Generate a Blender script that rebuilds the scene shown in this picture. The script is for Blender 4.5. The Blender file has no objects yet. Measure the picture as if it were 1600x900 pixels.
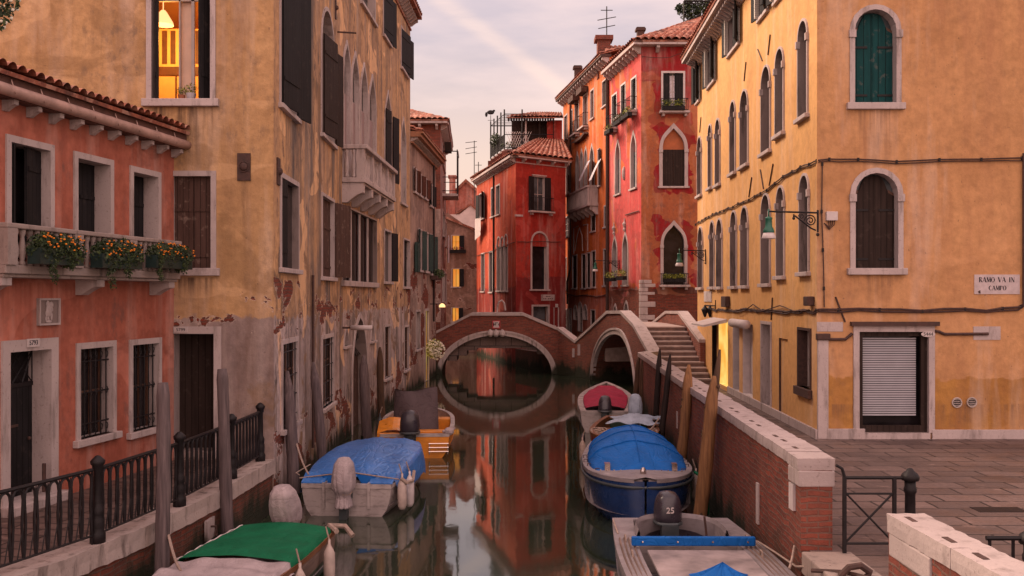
import bpy, math, random
from mathutils import Vector, Matrix
from mathutils.geometry import delaunay_2d_cdt
random.seed(7)
SC = bpy.context.scene
COL = SC.collection
F = 1500.0; EYE = 4.1; HOR = 462.0

# ------------------------------------------------------------------ camera, sky, sun, exposure
cd = bpy.data.cameras.new("camera"); cam = bpy.data.objects.new("camera", cd); COL.objects.link(cam)
cam.location = (0, 0, EYE); cam.rotation_euler = (math.radians(90), 0, 0)
cd.sensor_width = 36; cd.lens = 36 * F / 1600; cd.shift_y = 12 / 1600
cd.clip_start = 0.1; cd.clip_end = 4000
SC.camera = cam
SUN_EL, SUN_AZ = 36.0, 300.0      # compass-like: direction the light comes from, degrees clockwise from +Y
sd = bpy.data.lights.new("sun", 'SUN'); sun = bpy.data.objects.new("sun", sd); COL.objects.link(sun)
sd.energy = 4.7; sd.angle = math.radians(38); sd.color = (1.0, 0.74, 0.56)
az, el = math.radians(SUN_AZ), math.radians(SUN_EL)
dirv = Vector((math.sin(az) * math.cos(el), math.cos(az) * math.cos(el), math.sin(el)))
sun.rotation_euler = dirv.to_track_quat('Z', 'Y').to_euler(); sun.location = (-20, -20, 40)
W = bpy.data.worlds.new("World"); SC.world = W; W.use_nodes = True
wt = W.node_tree; wt.nodes.clear()
def wn(t, **k):
    n = wt.nodes.new(t)
    for a, b in k.items(): setattr(n, a, b)
    return n
wo = wn('ShaderNodeOutputWorld'); bg = wn('ShaderNodeBackground')
sky = wn('ShaderNodeTexSky', sky_type='NISHITA', sun_disc=False)
sky.sun_elevation = math.radians(6); sky.sun_rotation = az; sky.altitude = 0; sky.air_density = 1; sky.dust_density = 2
tc = wn('ShaderNodeTexCoord'); sp = wn('ShaderNodeSeparateXYZ'); wt.links.new(tc.outputs['Generated'], sp.inputs[0])
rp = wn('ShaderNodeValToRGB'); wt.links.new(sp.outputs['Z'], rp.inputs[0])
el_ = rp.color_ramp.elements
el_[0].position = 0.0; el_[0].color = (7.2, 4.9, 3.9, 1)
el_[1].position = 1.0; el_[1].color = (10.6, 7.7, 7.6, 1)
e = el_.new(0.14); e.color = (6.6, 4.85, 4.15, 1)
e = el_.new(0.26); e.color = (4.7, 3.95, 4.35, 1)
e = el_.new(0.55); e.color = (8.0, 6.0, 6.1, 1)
mp = wn('ShaderNodeMapping'); mp.inputs['Scale'].default_value = (1.5, 1.5, 6.5); mp.inputs['Rotation'].default_value = (0.25, 0.35, 0.2)
wt.links.new(tc.outputs['Generated'], mp.inputs[0])
nz = wn('ShaderNodeTexNoise'); nz.inputs['Scale'].default_value = 2.2; nz.inputs['Detail'].default_value = 7; nz.inputs['Roughness'].default_value = 0.55
wt.links.new(mp.outputs[0], nz.inputs['Vector'])
cr = wn('ShaderNodeValToRGB'); wt.links.new(nz.outputs['Fac'], cr.inputs[0])
cr.color_ramp.elements[0].position = 0.44; cr.color_ramp.elements[0].color = (0, 0, 0, 1)
cr.color_ramp.elements[1].position = 0.66; cr.color_ramp.elements[1].color = (.55, .55, .55, 1)
cm = wn('ShaderNodeMix', data_type='RGBA'); wt.links.new(cr.outputs[0], cm.inputs[0])
wt.links.new(rp.outputs[0], cm.inputs[6]); cm.inputs[7].default_value = (8.6, 6.3, 5.7, 1)
sm = wn('ShaderNodeMix', data_type='RGBA'); sm.inputs[0].default_value = 0.85
# warm sky glow added behind the viewer to light the house fronts
def wdot(v):
    v = Vector(v).normalized(); x = wn('ShaderNodeVectorMath', operation='DOT_PRODUCT'); wt.links.new(tc.outputs['Generated'], x.inputs[0]); x.inputs[1].default_value = v; return x.outputs['Value']
def wmap(f, a, b, lo, hi):
    x = wn('ShaderNodeMapRange', interpolation_type='SMOOTHSTEP'); wt.links.new(f, x.inputs[0]); x.inputs[1].default_value = a; x.inputs[2].default_value = b; x.inputs[3].default_value = lo; x.inputs[4].default_value = hi; return x.outputs[0]
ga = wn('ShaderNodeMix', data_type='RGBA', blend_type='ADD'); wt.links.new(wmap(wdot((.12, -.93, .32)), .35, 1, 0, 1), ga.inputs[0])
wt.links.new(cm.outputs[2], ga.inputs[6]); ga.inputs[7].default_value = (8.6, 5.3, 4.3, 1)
# one faint peach trail across the sky
d1, d2 = Vector((-112, 1500, 462)), Vector((75, 1500, 325)); nn_ = d1.cross(d2)
ab = wn('ShaderNodeMath', operation='ABSOLUTE'); wt.links.new(wdot(nn_), ab.inputs[0])
tm = wn('ShaderNodeMath', operation='MULTIPLY'); wt.links.new(wmap(ab.outputs[0], .001, .013, .42, 0), tm.inputs[0]); wt.links.new(wmap(nz.outputs['Fac'], .3, .6, .2, 1), tm.inputs[1])
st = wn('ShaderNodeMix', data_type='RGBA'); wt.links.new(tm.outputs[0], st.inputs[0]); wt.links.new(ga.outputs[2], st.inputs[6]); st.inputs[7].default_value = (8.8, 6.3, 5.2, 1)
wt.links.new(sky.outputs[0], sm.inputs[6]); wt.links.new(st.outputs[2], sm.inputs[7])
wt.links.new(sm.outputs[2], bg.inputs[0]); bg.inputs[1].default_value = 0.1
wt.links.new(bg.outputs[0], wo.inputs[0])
SC.view_settings.view_transform = 'Standard'; SC.view_settings.look = 'None'
SC.view_settings.gamma = 1; SC.view_settings.exposure = 0.68; SC.view_settings.use_curve_mapping = False
SC.cycles.use_denoising = True
SC.cycles.max_bounces = 6; SC.cycles.diffuse_bounces = 3; SC.cycles.glossy_bounces = 3; SC.cycles.sample_clamp_indirect = 4

# ------------------------------------------------------------------ projection helper: a pixel of the photo at a distance
def S(x, y, Y): return Vector(((x - 800) / F * Y, Y, EYE + (HOR - y) / F * Y))

# ------------------------------------------------------------------ materials
class G:
    def __init__(s, name, rough=.85, metal=0, spec=.3):
        s.m = bpy.data.materials.new(name); s.m.use_nodes = True; s.t = s.m.node_tree
        s.b = s.t.nodes['Principled BSDF']; s.b.inputs['Roughness'].default_value = rough
        s.b.inputs['Metallic'].default_value = metal; s.b.inputs['Specular IOR Level'].default_value = spec
        s._g = s._c = None
    def n(s, t, **k):
        x = s.t.nodes.new(t)
        for a, b in k.items(): setattr(x, a, b)
        return x
    def set(s, inp, v):
        if isinstance(v, bpy.types.NodeSocket): s.t.links.new(v, inp)
        elif isinstance(v, (tuple, list)) and len(v) == 3 and inp.type == 'RGBA': inp.default_value = (*v, 1)
        else: inp.default_value = v
    def pos(s):
        if not s._g: s._g = s.n('ShaderNodeNewGeometry')
        return s._g.outputs['Position']
    def uv(s):
        if not s._c: s._c = s.n('ShaderNodeTexCoord')
        return s._c.outputs['UV']
    def obj(s):
        if not s._c: s._c = s.n('ShaderNodeTexCoord')
        return s._c.outputs['Object']
    def sep(s, v, i):
        x = s.n('ShaderNodeSeparateXYZ'); s.set(x.inputs[0], v); return x.outputs[i]
    def map(s, v, scale=(1, 1, 1), rot=(0, 0, 0), loc=(0, 0, 0)):
        x = s.n('ShaderNodeMapping'); s.set(x.inputs[0], v); x.inputs['Scale'].default_value = scale
        x.inputs['Rotation'].default_value = rot; x.inputs['Location'].default_value = loc; return x.outputs[0]
    def noise(s, v, scale=1, detail=4, rough=.55, dist=0):
        x = s.n('ShaderNodeTexNoise'); s.set(x.inputs['Vector'], v); x.inputs['Scale'].default_value = scale
        x.inputs['Detail'].default_value = detail; x.inputs['Roughness'].default_value = rough; x.inputs['Distortion'].default_value = dist
        return x.outputs['Fac']
    def ramp(s, f, a, b, lo=0., hi=1.):
        x = s.n('ShaderNodeMapRange'); s.set(x.inputs[0], f); x.inputs[1].default_value = a; x.inputs[2].default_value = b
        x.inputs[3].default_value = lo; x.inputs[4].default_value = hi; return x.outputs[0]
    def math(s, op, a, b=0., c=False):
        x = s.n('ShaderNodeMath', operation=op, use_clamp=c); s.set(x.inputs[0], a); s.set(x.inputs[1], b); return x.outputs[0]
    def mix(s, f, a, b, mode='MIX'):
        x = s.n('ShaderNodeMix', data_type='RGBA', blend_type=mode); s.set(x.inputs[0], f); s.set(x.inputs[6], a); s.set(x.inputs[7], b); return x.outputs[2]
    def brick(s, v, c1, c2, mortar, w=.27, h=.075, m=.012, off=.5):
        x = s.n('ShaderNodeTexBrick'); s.set(x.inputs['Vector'], v); s.set(x.inputs['Color1'], c1); s.set(x.inputs['Color2'], c2); s.set(x.inputs['Mortar'], mortar)
        x.inputs['Scale'].default_value = 1; x.inputs['Mortar Size'].default_value = m; x.inputs['Mortar Smooth'].default_value = .3
        x.inputs['Brick Width'].default_value = w; x.inputs['Row Height'].default_value = h; x.offset = off
        return x.outputs['Color'], x.outputs['Fac']
    def bump(s, h, strength=.5, dist=.02):
        x = s.n('ShaderNodeBump'); s.set(x.inputs['Height'], h); x.inputs['Strength'].default_value = strength; x.inputs['Distance'].default_value = dist
        s.t.links.new(x.outputs[0], s.b.inputs['Normal'])
    def col(s, v): s.set(s.b.inputs['Base Color'], v)
    def done(s, v=None):
        if v is not None: s.col(v)
        return s.m

def add_drips(m, rects, col=(.07, .05, .045), amt=.75):
    """dirty runs below the sills: rects = [(u centre, sill z, half width, length)]"""
    t = m.node_tree; b = t.nodes['Principled BSDF']; src = b.inputs['Base Color'].links[0].from_socket
    g = G.__new__(G); g.m = m; g.t = t; g.b = b; g._g = g._c = None
    P = g.pos(); z = g.sep(P, 2); u = g.sep(g.uv(), 0); st = g.ramp(g.noise(g.map(P, (9, 9, .5)), 1, 5, .6), .42, .62)
    tot = None
    for (uc, zs, hw, ln) in rects:
        a = g.ramp(g.math('ABSOLUTE', g.math('SUBTRACT', u, uc)), hw + .12, hw - .1)
        c_ = g.math('MULTIPLY', g.ramp(z, zs - ln, zs - .05), g.ramp(z, zs + .02, zs - .02))
        q = g.math('MULTIPLY', a, c_); tot = q if tot is None else g.math('MAXIMUM', tot, q)
    g.col(g.mix(g.math('MULTIPLY', g.math('MULTIPLY', tot, st), amt), src, col))

def simple(name, c, rough=.6, var=.25, scale=6, metal=0, spec=.4, bump=.15):
    g = G(name, rough, metal, spec)
    f = g.noise(g.obj(), scale, 5)
    dark = tuple(x * (1 - var) for x in c); lite = tuple(min(1, x * (1 + var)) for x in c)
    g.col(g.mix(g.ramp(f, .3, .7), dark, lite))
    g.set(g.b.inputs['Roughness'], g.ramp(f, .3, .7, rough * .85, min(1, rough * 1.1)))
    if bump: g.bump(g.noise(g.obj(), scale * 5, 3), bump, .01)
    return g.m

def brick_nodes(g, warm=1.0, dark=1.0):
    v = g.uv()
    n = g.noise(g.pos(), .8, 3); n2 = g.noise(g.pos(), 9, 3)
    dv = g.n('ShaderNodeVectorMath', operation='ADD'); g.set(dv.inputs[0], v)
    cn = g.n('ShaderNodeCombineXYZ'); g.set(cn.inputs[1], g.ramp(g.noise(g.pos(), 2.5, 2), .3, .7, -.02, .02)); g.set(dv.inputs[1], cn.outputs[0])
    c, f = g.brick(dv.outputs[0], (.27 * dark, .058 * dark, .034 * dark), (.13 * dark, .034 * dark, .024 * dark), (.15 * dark, .09 * dark, .07 * dark))
    c = g.mix(g.ramp(n2, .35, .7, 0, .6), c, (.10 * dark, .04 * dark, .03 * dark))
    c = g.mix(g.ramp(n, .5, .78, 0, .4), c, (.30 * dark, .11 * dark, .07 * dark))
    return c, f

def algae(g, c, zlo=.25, zhi=1.0, amt=.9):
    z = g.sep(g.pos(), 2)
    zz = g.math('ADD', z, g.ramp(g.noise(g.map(g.pos(), (1.4, 1.4, .5)), 1.5, 5), .3, .7, -.3, .3))
    c = g.mix(g.ramp(zz, zhi, zlo, 0, .75), c, (.05, .035, .022))
    return g.mix(g.ramp(zz, zlo + .25, zlo, 0, amt), c, (.012, .017, .008))

def brickmat(name, dark=1.0, wet=True, zhi=1.0):
    g = G(name, .85)
    c, f = brick_nodes(g, dark=dark)
    if wet: c = algae(g, c, .3, zhi)
    g.bump(g.math('SUBTRACT', g.noise(g.pos(), 20, 3), g.math('MULTIPLY', f, 1.4)), .7, .02)
    return g.done(c)

def plaster(name, base, var, low=None, wear=1.0, bricks=(), streak=.55, streakc=(.07, .045, .035), zalg=None, mottle=.5, rects=(), blotch=None, top=None):
    """stucco: base/var mottled; low=(colour, var, z) another coat below z; bricks=[(z0,z1,threshold,uscale)] fallen plaster;
    blotch=(colour, threshold, scale) patches of another coat; rects=[(u,z,hu,hz)] + top=z : painted fields of the blotch colour"""
    g = G(name, .9, spec=.15)
    P = g.pos(); z = g.sep(P, 2)
    c = g.mix(g.ramp(g.noise(P, .55, 5, .6), .35, .65), base, var)
    if blotch:
        bc, th, bs = blotch
        bn = g.noise(P, bs, 2, .4, .8)
        m = g.ramp(bn, th, th + .015)
        U = g.sep(g.uv(), 0)
        wob = g.ramp(g.noise(P, 1.0, 2, .35, 1.2), .3, .7, -.4, .4)
        for (ru, rz, hu, hz) in rects:
            du = g.math('SUBTRACT', g.math('ABSOLUTE', g.math('SUBTRACT', U, ru)), hu)
            dz = g.math('SUBTRACT', g.math('ABSOLUTE', g.math('SUBTRACT', z, rz)), hz)
            d = g.math('ADD', g.math('MAXIMUM', du, dz), wob)
            m = g.math('MAXIMUM', m, g.ramp(d, .02, -.02))
        if top is not None: m = g.math('MAXIMUM', m, g.ramp(z, top - .02, top + .02))
        c = g.mix(m, c, bc)
    if low:
        lc, lv, lz = low
        m = g.ramp(g.math('ADD', z, g.ramp(g.noise(P, 2.2, 5), .3, .7, -.1, .1)), lz + .02, lz - .02)
        c = g.mix(m, c, g.mix(g.ramp(g.noise(g.map(P, (1, 1, .5)), .8, 6, .6), .4, .6), lc, lv))
    fine = g.noise(P, 5.5, 6, .65)
    c = g.mix(mottle, c, g.mix(g.ramp(fine, .3, .7), (.22, .20, .19), (1.08, 1.08, 1.08)), 'MULTIPLY')
    sn = g.noise(g.map(P, (2.3, 2.3, .16)), 1.0, 7, .62)
    sn2 = g.noise(P, .35, 3)
    sm_ = g.math('MULTIPLY', g.ramp(sn, .44, .68), g.ramp(sn2, .36, .6, .3, 1))
    c = g.mix(g.math('MULTIPLY', sm_, streak, True), c, streakc)
    # pale washed runs
    sn3 = g.noise(g.map(P, (1.9, 1.9, .22), loc=(7, 3, 1)), 1.0, 5, .6)
    c = g.mix(g.math('MULTIPLY', g.ramp(sn3, .52, .72), .5), c, g.mix(.5, c, (.75, .62, .55)))
    # repaired patches with a clear edge
    rp2 = g.noise(g.map(P, (.8, .8, 1.1), loc=(11, 4, 2)), .7, 2, .4, .6)
    c = g.mix(g.ramp(rp2, .60, .612, 0, .28 * wear), c, tuple(min(1, x * 1.25 + .05) for x in base))
    rp3 = g.noise(g.map(P, (.7, .7, 1.0), loc=(3, 9, 5)), .9, 5, .6, .5)
    c = g.mix(g.ramp(rp3, .56, .62, 0, .45 * wear), c, tuple(x * .5 for x in var))
    mo = g.math('MULTIPLY', g.ramp(g.noise(g.map(P, (5, 5, 2.6)), 1, 7, .7), .5, .66), g.ramp(g.noise(P, .6, 3, loc) if False else g.noise(g.map(P, (.6, .6, .6), loc=(5, 1, 7)), 1, 4), .44, .62))
    c = g.mix(g.math('MULTIPLY', mo, .6 * wear, True), c, (.10, .08, .075))
    # hairline cracks / spots
    sp_ = g.noise(P, 14, 2, .5)
    c = g.mix(g.ramp(sp_, .72, .76, 0, .5), c, (.09, .06, .05))
    hgt = g.noise(P, 18, 5, .6)
    if bricks:
        bcx, bf = brick_nodes(g)
        m = None
        for (z0, z1, th, us) in bricks:
            nn = g.noise(g.map(P, (us, us * .55, us * 1.1), loc=(z0, z1, 0)), 1, 6, .6, .3)
            band = g.math('MULTIPLY', g.ramp(z, z0 - .25, z0 + .1), g.ramp(z, z1 + .25, z1 - .1))
            nb_ = g.math('MULTIPLY', nn, band); mm = g.ramp(nb_, th, th + .012)
            rim_ = g.math('MULTIPLY', g.ramp(nb_, th - .022, th - .004), .55 if th > .45 else 0.0); c = g.mix(rim_, c, (.60, .47, .41))
            m = mm if m is None else g.math('MAXIMUM', m, mm)
        edge = g.math('SUBTRACT', g.ramp(mm, 0, 1), 0)
        c = g.mix(m, c, bcx)
        hgt = g.math('SUBTRACT', g.math('MULTIPLY', hgt, .4), g.math('MULTIPLY', m, g.math('ADD', g.math('MULTIPLY', bf, .8), 1.0)))
        g.bump(hgt, .8, .03)
    else: g.bump(hgt, .35, .02)
    g.final = c
    if zalg is not None: c = algae(g, c, zalg - .15, zalg + .45, .9)
    return g.done(c)

def stonemat(name, c=(.47, .385, .37), wet=False, dirt=.6):
    g = G(name, .75, spec=.25)
    P = g.pos()
    a = g.mix(g.ramp(g.noise(P, 1.6, 5), .3, .7), c, tuple(x * .82 for x in c))
    a = g.mix(g.ramp(g.noise(g.map(P, (4, 4, .8)), 1.2, 7, .65), .52, .68, 0, dirt), a, (.11, .085, .075))
    a = g.mix(g.ramp(g.noise(P, 24, 3), .62, .7, 0, .5), a, (.16, .12, .11))
    if wet: a = algae(g, a, .25, .6)
    g.bump(g.noise(P, 22, 5), .45, .015)
    return g.done(a)

def woodmat(name, c, c2, axis=2, rough=.8, sc=1.0):
    g = G(name, rough)
    s_ = [26, 26, 26]; s_[axis] = 1.6
    n = g.noise(g.map(g.obj(), tuple(x * sc for x in s_)), 1, 6, .6, .4)
    n2 = g.noise(g.obj(), 1.4, 4)
    a = g.mix(g.ramp(n, .32, .68), c, c2)
    a = g.mix(g.ramp(n2, .4, .7, 0, .5), a, tuple(x * .4 for x in c))
    g.bump(n, .6, .012)
    return g.done(a)

def plankmat(name, c, w=.14, horizontal=False, rough=.7, worn=.2):
    g = G(name, rough, spec=.12)
    v = g.uv()
    u = g.sep(v, 1 if horizontal else 0)
    fr = g.math('FRACT', g.math('DIVIDE', u, w))
    gap = g.math('LESS_THAN', fr, .09)
    n = g.noise(g.map(g.pos(), (9, 9, 1.1)), 1, 5)
    a = g.mix(g.ramp(n, .3, .7), tuple(x * .75 for x in c), tuple(min(1, x * 1.3) for x in c))
    a = g.mix(g.ramp(g.noise(g.pos(), 6, 5), .58, .7, 0, worn), a, (.3, .22, .18))
    a = g.mix(gap, a, tuple(x * .25 for x in c))
    g.bump(g.math('SUBTRACT', g.math('MULTIPLY', n, .3), gap), .6, .012)
    return g.done(a)

def emis(name, c, st, c2=None):
    g = G(name, .5)
    v = g.noise(g.map(g.pos(), (2.2, 2.2, 1.0)), 1.5, 3)
    g.col((.3, .2, .1))
    col = g.mix(g.ramp(v, .35, .65), c, c2 or c)
    g.set(g.b.inputs['Emission Color'], col); g.b.inputs['Emission Strength'].default_value = st
    return g.m

def glassmat(name, c=(.010, .008, .009), rough=.15):
    g = G(name, rough, spec=.22)
    n = g.noise(g.pos(), 1.7, 3)
    g.col(g.mix(g.ramp(n, .4, .6), c, tuple(x * 2.2 for x in c)))
    g.bump(g.noise(g.pos(), 2.5, 2), .12, .02)
    return g.m

MT = {}
MT['stone'] = stonemat('istrian_stone')
MT['stone_wet'] = stonemat('quay_stone', wet=True, dirt=.75)
MT['stone_coping'] = stonemat('coping_stone', (.42, .34, .325), dirt=.5)
MT['stone_mid'] = stonemat('weathered_stone', (.33, .26, .235), dirt=.8)
MT['stone_dark'] = stonemat('soiled_shaded_stone', (.25, .19, .175), dirt=1.0)  # soiled stone; its dark tone also paints in the shade of window reveals
MT['brick'] = brickmat('old_brick')
MT['brick_dry'] = brickmat('dry_brick', wet=False)
MT['brick_dark'] = brickmat('dark_brick', dark=.7, zhi=1.6)
MT['glass'] = glassmat('window_glass')
MT['glass_grey'] = glassmat('grey_glass', (.045, .05, .055), .2)
MT['iron'] = simple('black_iron', (.012, .009, .010), .55, .4, 12, spec=.25)
MT['rust'] = simple('rusty_iron', (.06, .03, .024), .8, .4, 14)
MT['sh_green'] = plankmat('green_boards', (.006, .044, .046), .16)
MT['sh_black'] = plankmat('black_shutter_boards', (.016, .014, .015), .13, worn=.05)
MT['sh_brown'] = plankmat('brown_shutter_boards', (.030, .019, .016), .13, worn=.08)
MT['sh_old'] = plankmat('weathered_boards', (.075, .042, .034), .11, worn=.5)
MT['sh_rust'] = plankmat('reddish_louvres', (.085, .03, .02), .06, True, worn=.15)
MT['sh_sea'] = plankmat('sea_green_boards', (.035, .06, .055), .12, worn=.2)
MT['sh_white'] = plankmat('white_louvres', (.62, .56, .5), .05, True, worn=.2)
MT['white'] = simple('white_paint', (.50, .43, .42), .6, .12, 5)
MT['creamwood'] = simple('white_window_wood', (.40, .33, .30), .6, .15, 5)
MT['brownwood'] = simple('brown_window_wood', (.10, .045, .028), .6, .3, 8)
MT['lace'] = simple('lace_curtain', (.5, .45, .48), .9, .3, 20)
MT['lit'] = emis('lit_window', (1, .26, .015), .42, (1, .42, .05))
MT['litstrip'] = emis('lit_doorway', (1, .42, .05), .5, (1, .85, .25))
MT['black'] = simple('black_lettering', (.02, .015, .02), .7, .1, 5, bump=0)
def tilemat():
    g = G('roof_tiles', .85)
    v = g.uv()
    c = g.mix(g.ramp(g.noise(g.pos(), 5, 4), .35, .65), (.33, .10, .055), (.17, .06, .045))
    c = g.mix(g.ramp(g.noise(g.pos(), 13, 3), .5, .7, 0, .7), c, (.48, .22, .15))
    c = g.mix(g.ramp(g.noise(g.pos(), 1.5, 4), .5, .68, 0, .7), c, (.05, .035, .03))
    c = g.mix(g.ramp(g.noise(g.pos(), 3.4, 2, .5), .55, .6, 0, .5), c, (.52, .30, .22))
    g.bump(g.noise(g.pos(), 25, 3), .3, .01)
    return g.done(c)
MT['tile'] = tilemat()

# ------------------------------------------------------------------ mesh builder
class M:
    def __init__(s): s.v = []; s.f = []; s.mi = []
    def add(s, vs, fs, mi=0):
        k = len(s.v); s.v += [tuple(p) for p in vs]
        for f in fs: s.f.append(tuple(i + k for i in f)); s.mi.append(mi)
    def quad(s, a, b, c, d, mi=0): s.add([a, b, c, d], [(0, 1, 2, 3)], mi)
    def obox(s, c, ax, mi=0):
        c = Vector(c); x, y, z = [Vector(a) for a in ax]
        p = [c + x * i + y * j + z * k for i in (-1, 1) for j in (-1, 1) for k in (-1, 1)]
        s.add(p, [(0, 1, 3, 2), (4, 6, 7, 5), (0, 4, 5, 1), (2, 3, 7, 6), (0, 2, 6, 4), (1, 5, 7, 3)], mi)
    def box(s, x0, x1, y0, y1, z0, z1, mi=0):
        s.obox(((x0 + x1) / 2, (y0 + y1) / 2, (z0 + z1) / 2), (((x1 - x0) / 2, 0, 0), (0, (y1 - y0) / 2, 0), (0, 0, (z1 - z0) / 2)), mi)
    def tube(s, pts, r, n=6, mi=0, cap=True):
        pts = [Vector(p) for p in pts]; rs = r if isinstance(r, (list, tuple)) else [r] * len(pts)
        up = Vector((0, 0, 1)); k = len(s.v); prev = None
        for i, p in enumerate(pts):
            t = (pts[min(i + 1, len(pts) - 1)] - pts[max(i - 1, 0)])
            t = t.normalized() if t.length > 1e-9 else Vector((0, 0, 1))
            if prev is None:
                a = t.cross(up)
                if a.length < .05: a = t.cross(Vector((1, 0, 0)))
                a.normalize()
            else:
                a = (prev - t * prev.dot(t))
                a = a.normalized() if a.length > 1e-6 else t.orthogonal().normalized()
            prev = a; b = t.cross(a)
            for j in range(n):
                an = 2 * math.pi * j / n
                s.v.append(tuple(p + (a * math.cos(an) + b * math.sin(an)) * rs[i]))
        for i in range(len(pts) - 1):
            for j in range(n):
                q = k + i * n; s.f.append((q + j, q + (j + 1) % n, q + n + (j + 1) % n, q + n + j)); s.mi.append(mi)
        if cap:
            s.f.append(tuple(k + j for j in reversed(range(n)))); s.mi.append(mi)
            q = k + (len(pts) - 1) * n; s.f.append(tuple(q + j for j in range(n))); s.mi.append(mi)
    def lathe(s, prof, c=(0, 0, 0), n=12, mi=0):
        s_ = [Vector((c[0], c[1], c[2] + z)) for r, z in prof]
        k = len(s.v)
        for (r, z) in prof:
            for j in range(n):
                an = 2 * math.pi * j / n; s.v.append((c[0] + r * math.cos(an), c[1] + r * math.sin(an), c[2] + z))
        for i in range(len(prof) - 1):
            for j in range(n):
                q = k + i * n; s.f.append((q + j, q + (j + 1) % n, q + n + (j + 1) % n, q + n + j)); s.mi.append(mi)
        s.f.append(tuple(k + j for j in reversed(range(n)))); s.mi.append(mi)
        q = k + (len(prof) - 1) * n; s.f.append(tuple(q + j for j in range(n))); s.mi.append(mi)
    def grid(s, fn, nu, nv, mi=0):
        k = len(s.v)
        for i in range(nu + 1):
            for j in range(nv + 1): s.v.append(tuple(fn(i / nu, j / nv)))
        for i in range(nu):
            for j in range(nv):
                a = k + i * (nv + 1) + j; s.f.append((a, a + nv + 1, a + nv + 2, a + 1)); s.mi.append(mi)
    def ball(s, c, r, n=8, mi=0, sq=(1, 1, 1), jit=0):
        c = Vector(c)
        def fn(u, v):
            a = 2 * math.pi * u; b = math.pi * (v - .5)
            rr = r * (1 + jit * math.sin(a * 3 + b * 5))
            return c + Vector((math.cos(a) * math.cos(b) * rr * sq[0], math.sin(a) * math.cos(b) * rr * sq[1], math.sin(b) * rr * sq[2]))
        s.grid(fn, n, max(4, n // 2 + 1), mi)
    def prism(s, poly, vec, mi=0, caps=True):
        n = len(poly); a = [Vector(p) for p in poly]; b = [p + Vector(vec) for p in a]
        fs = [(i, (i + 1) % n, n + (i + 1) % n, n + i) for i in range(n)]
        if caps: fs += [tuple(reversed(range(n))), tuple(range(n, 2 * n))]
        s.add(a + b, fs, mi)
    def leaves(s, c, rad, n, size, mis=(0,), rng=random, shell=False):
        for _ in range(n):
            while True:
                p = Vector((rng.uniform(-1, 1), rng.uniform(-1, 1), rng.uniform(-1, 1)))
                if .05 < p.length < 1 and (not shell or p.length > .55): break
            p = Vector((c[0] + p.x * rad[0], c[1] + p.y * rad[1], c[2] + p.z * rad[2]))
            a = Vector((rng.gauss(0, 1), rng.gauss(0, 1), rng.gauss(0, 1))).normalized(); b = a.orthogonal().normalized()
            q = size * rng.uniform(.6, 1.3)
            s.quad(p - a * q, p + b * q * .5, p + a * q, p - b * q * .5, rng.choice(mis))
    def mesh(s, name, mats, smooth=False, merge=False):
        me = bpy.data.meshes.new(name); me.from_pydata(s.v, [], s.f)
        for m in mats: me.materials.append(m)
        if len(mats) > 1: me.polygons.foreach_set('material_index', s.mi)
        if smooth: me.polygons.foreach_set('use_smooth', [True] * len(s.f))
        me.update()
        uvl = me.uv_layers.new(name='UVMap'); uv = [0.0] * (len(me.loops) * 2)
        vs = me.vertices
        for p in me.polygons:
            n = p.normal
            if abs(n.z) > .75: tx, ty, fz = 1, 0, True
            else:
                l = math.hypot(n.x, n.y) or 1; tx, ty, fz = -n.y / l, n.x / l, False
                if abs(tx) > abs(ty):
                    if tx < 0: tx, ty = -tx, -ty
                elif ty < 0: tx, ty = -tx, -ty
            for li in p.loop_indices:
                co = vs[me.loops[li].vertex_index].co
                if fz: uv[li * 2] = co.x; uv[li * 2 + 1] = co.y
                else: uv[li * 2] = co.x * tx + co.y * ty; uv[li * 2 + 1] = co.z
        uvl.data.foreach_set('uv', uv)
        return me

def absloc(o):
    l = Vector(o.location)
    while o.parent: o = o.parent; l += Vector(o.location)
    return l
def link(name, me, parent=None, world=True):
    o = bpy.data.objects.new(name, me); COL.objects.link(o)
    if parent is not None:
        o.parent = parent
        if world: o.matrix_parent_inverse = Matrix.Translation(-absloc(parent)) if parent.type == 'EMPTY' else Matrix()
    return o
def ob(name, mb, mats, parent=None, smooth=False, local=False, bevel=0):
    if not isinstance(mats, (list, tuple)): mats = [mats]
    mats = [MT[m] if isinstance(m, str) else m for m in mats]
    o = link(name, mb.mesh(name, mats, smooth), parent, not local)
    if bevel:
        b = o.modifiers.new('bevel', 'BEVEL'); b.width = bevel; b.segments = 2; b.limit_method = 'ANGLE'
    return o
def T(name, label, cat, loc=(0, 0, 0), rz=0, group=None):
    o = bpy.data.objects.new(name, None); COL.objects.link(o); o.location = loc; o.rotation_euler = (0, 0, rz)
    o.empty_display_size = .2
    return tag(o, label, cat, group)
def tag(o, label=None, cat=None, group=None, kind=None):
    if label: o['label'] = label
    if cat: o['category'] = cat
    if group: o['group'] = group
    if kind: o['kind'] = kind
    return o
from mathutils import noise as mnoise
def roughen(o, cuts=9, amt=.012, edge=.02, seed=0, smooth=False):
    """wear a stone block: subdivide and push its surface, most at the arrises"""
    import bmesh
    bm = bmesh.new(); bm.from_mesh(o.data)
    for _ in range(cuts):
        es = [e for e in bm.edges if e.calc_length() > .13]
        if not es: break
        bmesh.ops.subdivide_edges(bm, edges=es, cuts=1, use_grid_fill=True)
    bm.normal_update()
    sharp = {v for e in bm.edges if len(e.link_faces) == 2 and e.calc_face_angle(0) > .8 for v in e.verts}
    for v in bm.verts:
        n = mnoise.noise(v.co * 5 + Vector((seed, 0, 0))); n2 = mnoise.noise(v.co * 13 + Vector((seed, 3, 0)))
        d = n * amt + n2 * amt * .5
        if v in sharp: d -= edge * max(0, .35 + n2 * 1.3) * .6
        v.co += v.normal * d
    bm.to_mesh(o.data); bm.free(); return o
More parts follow.
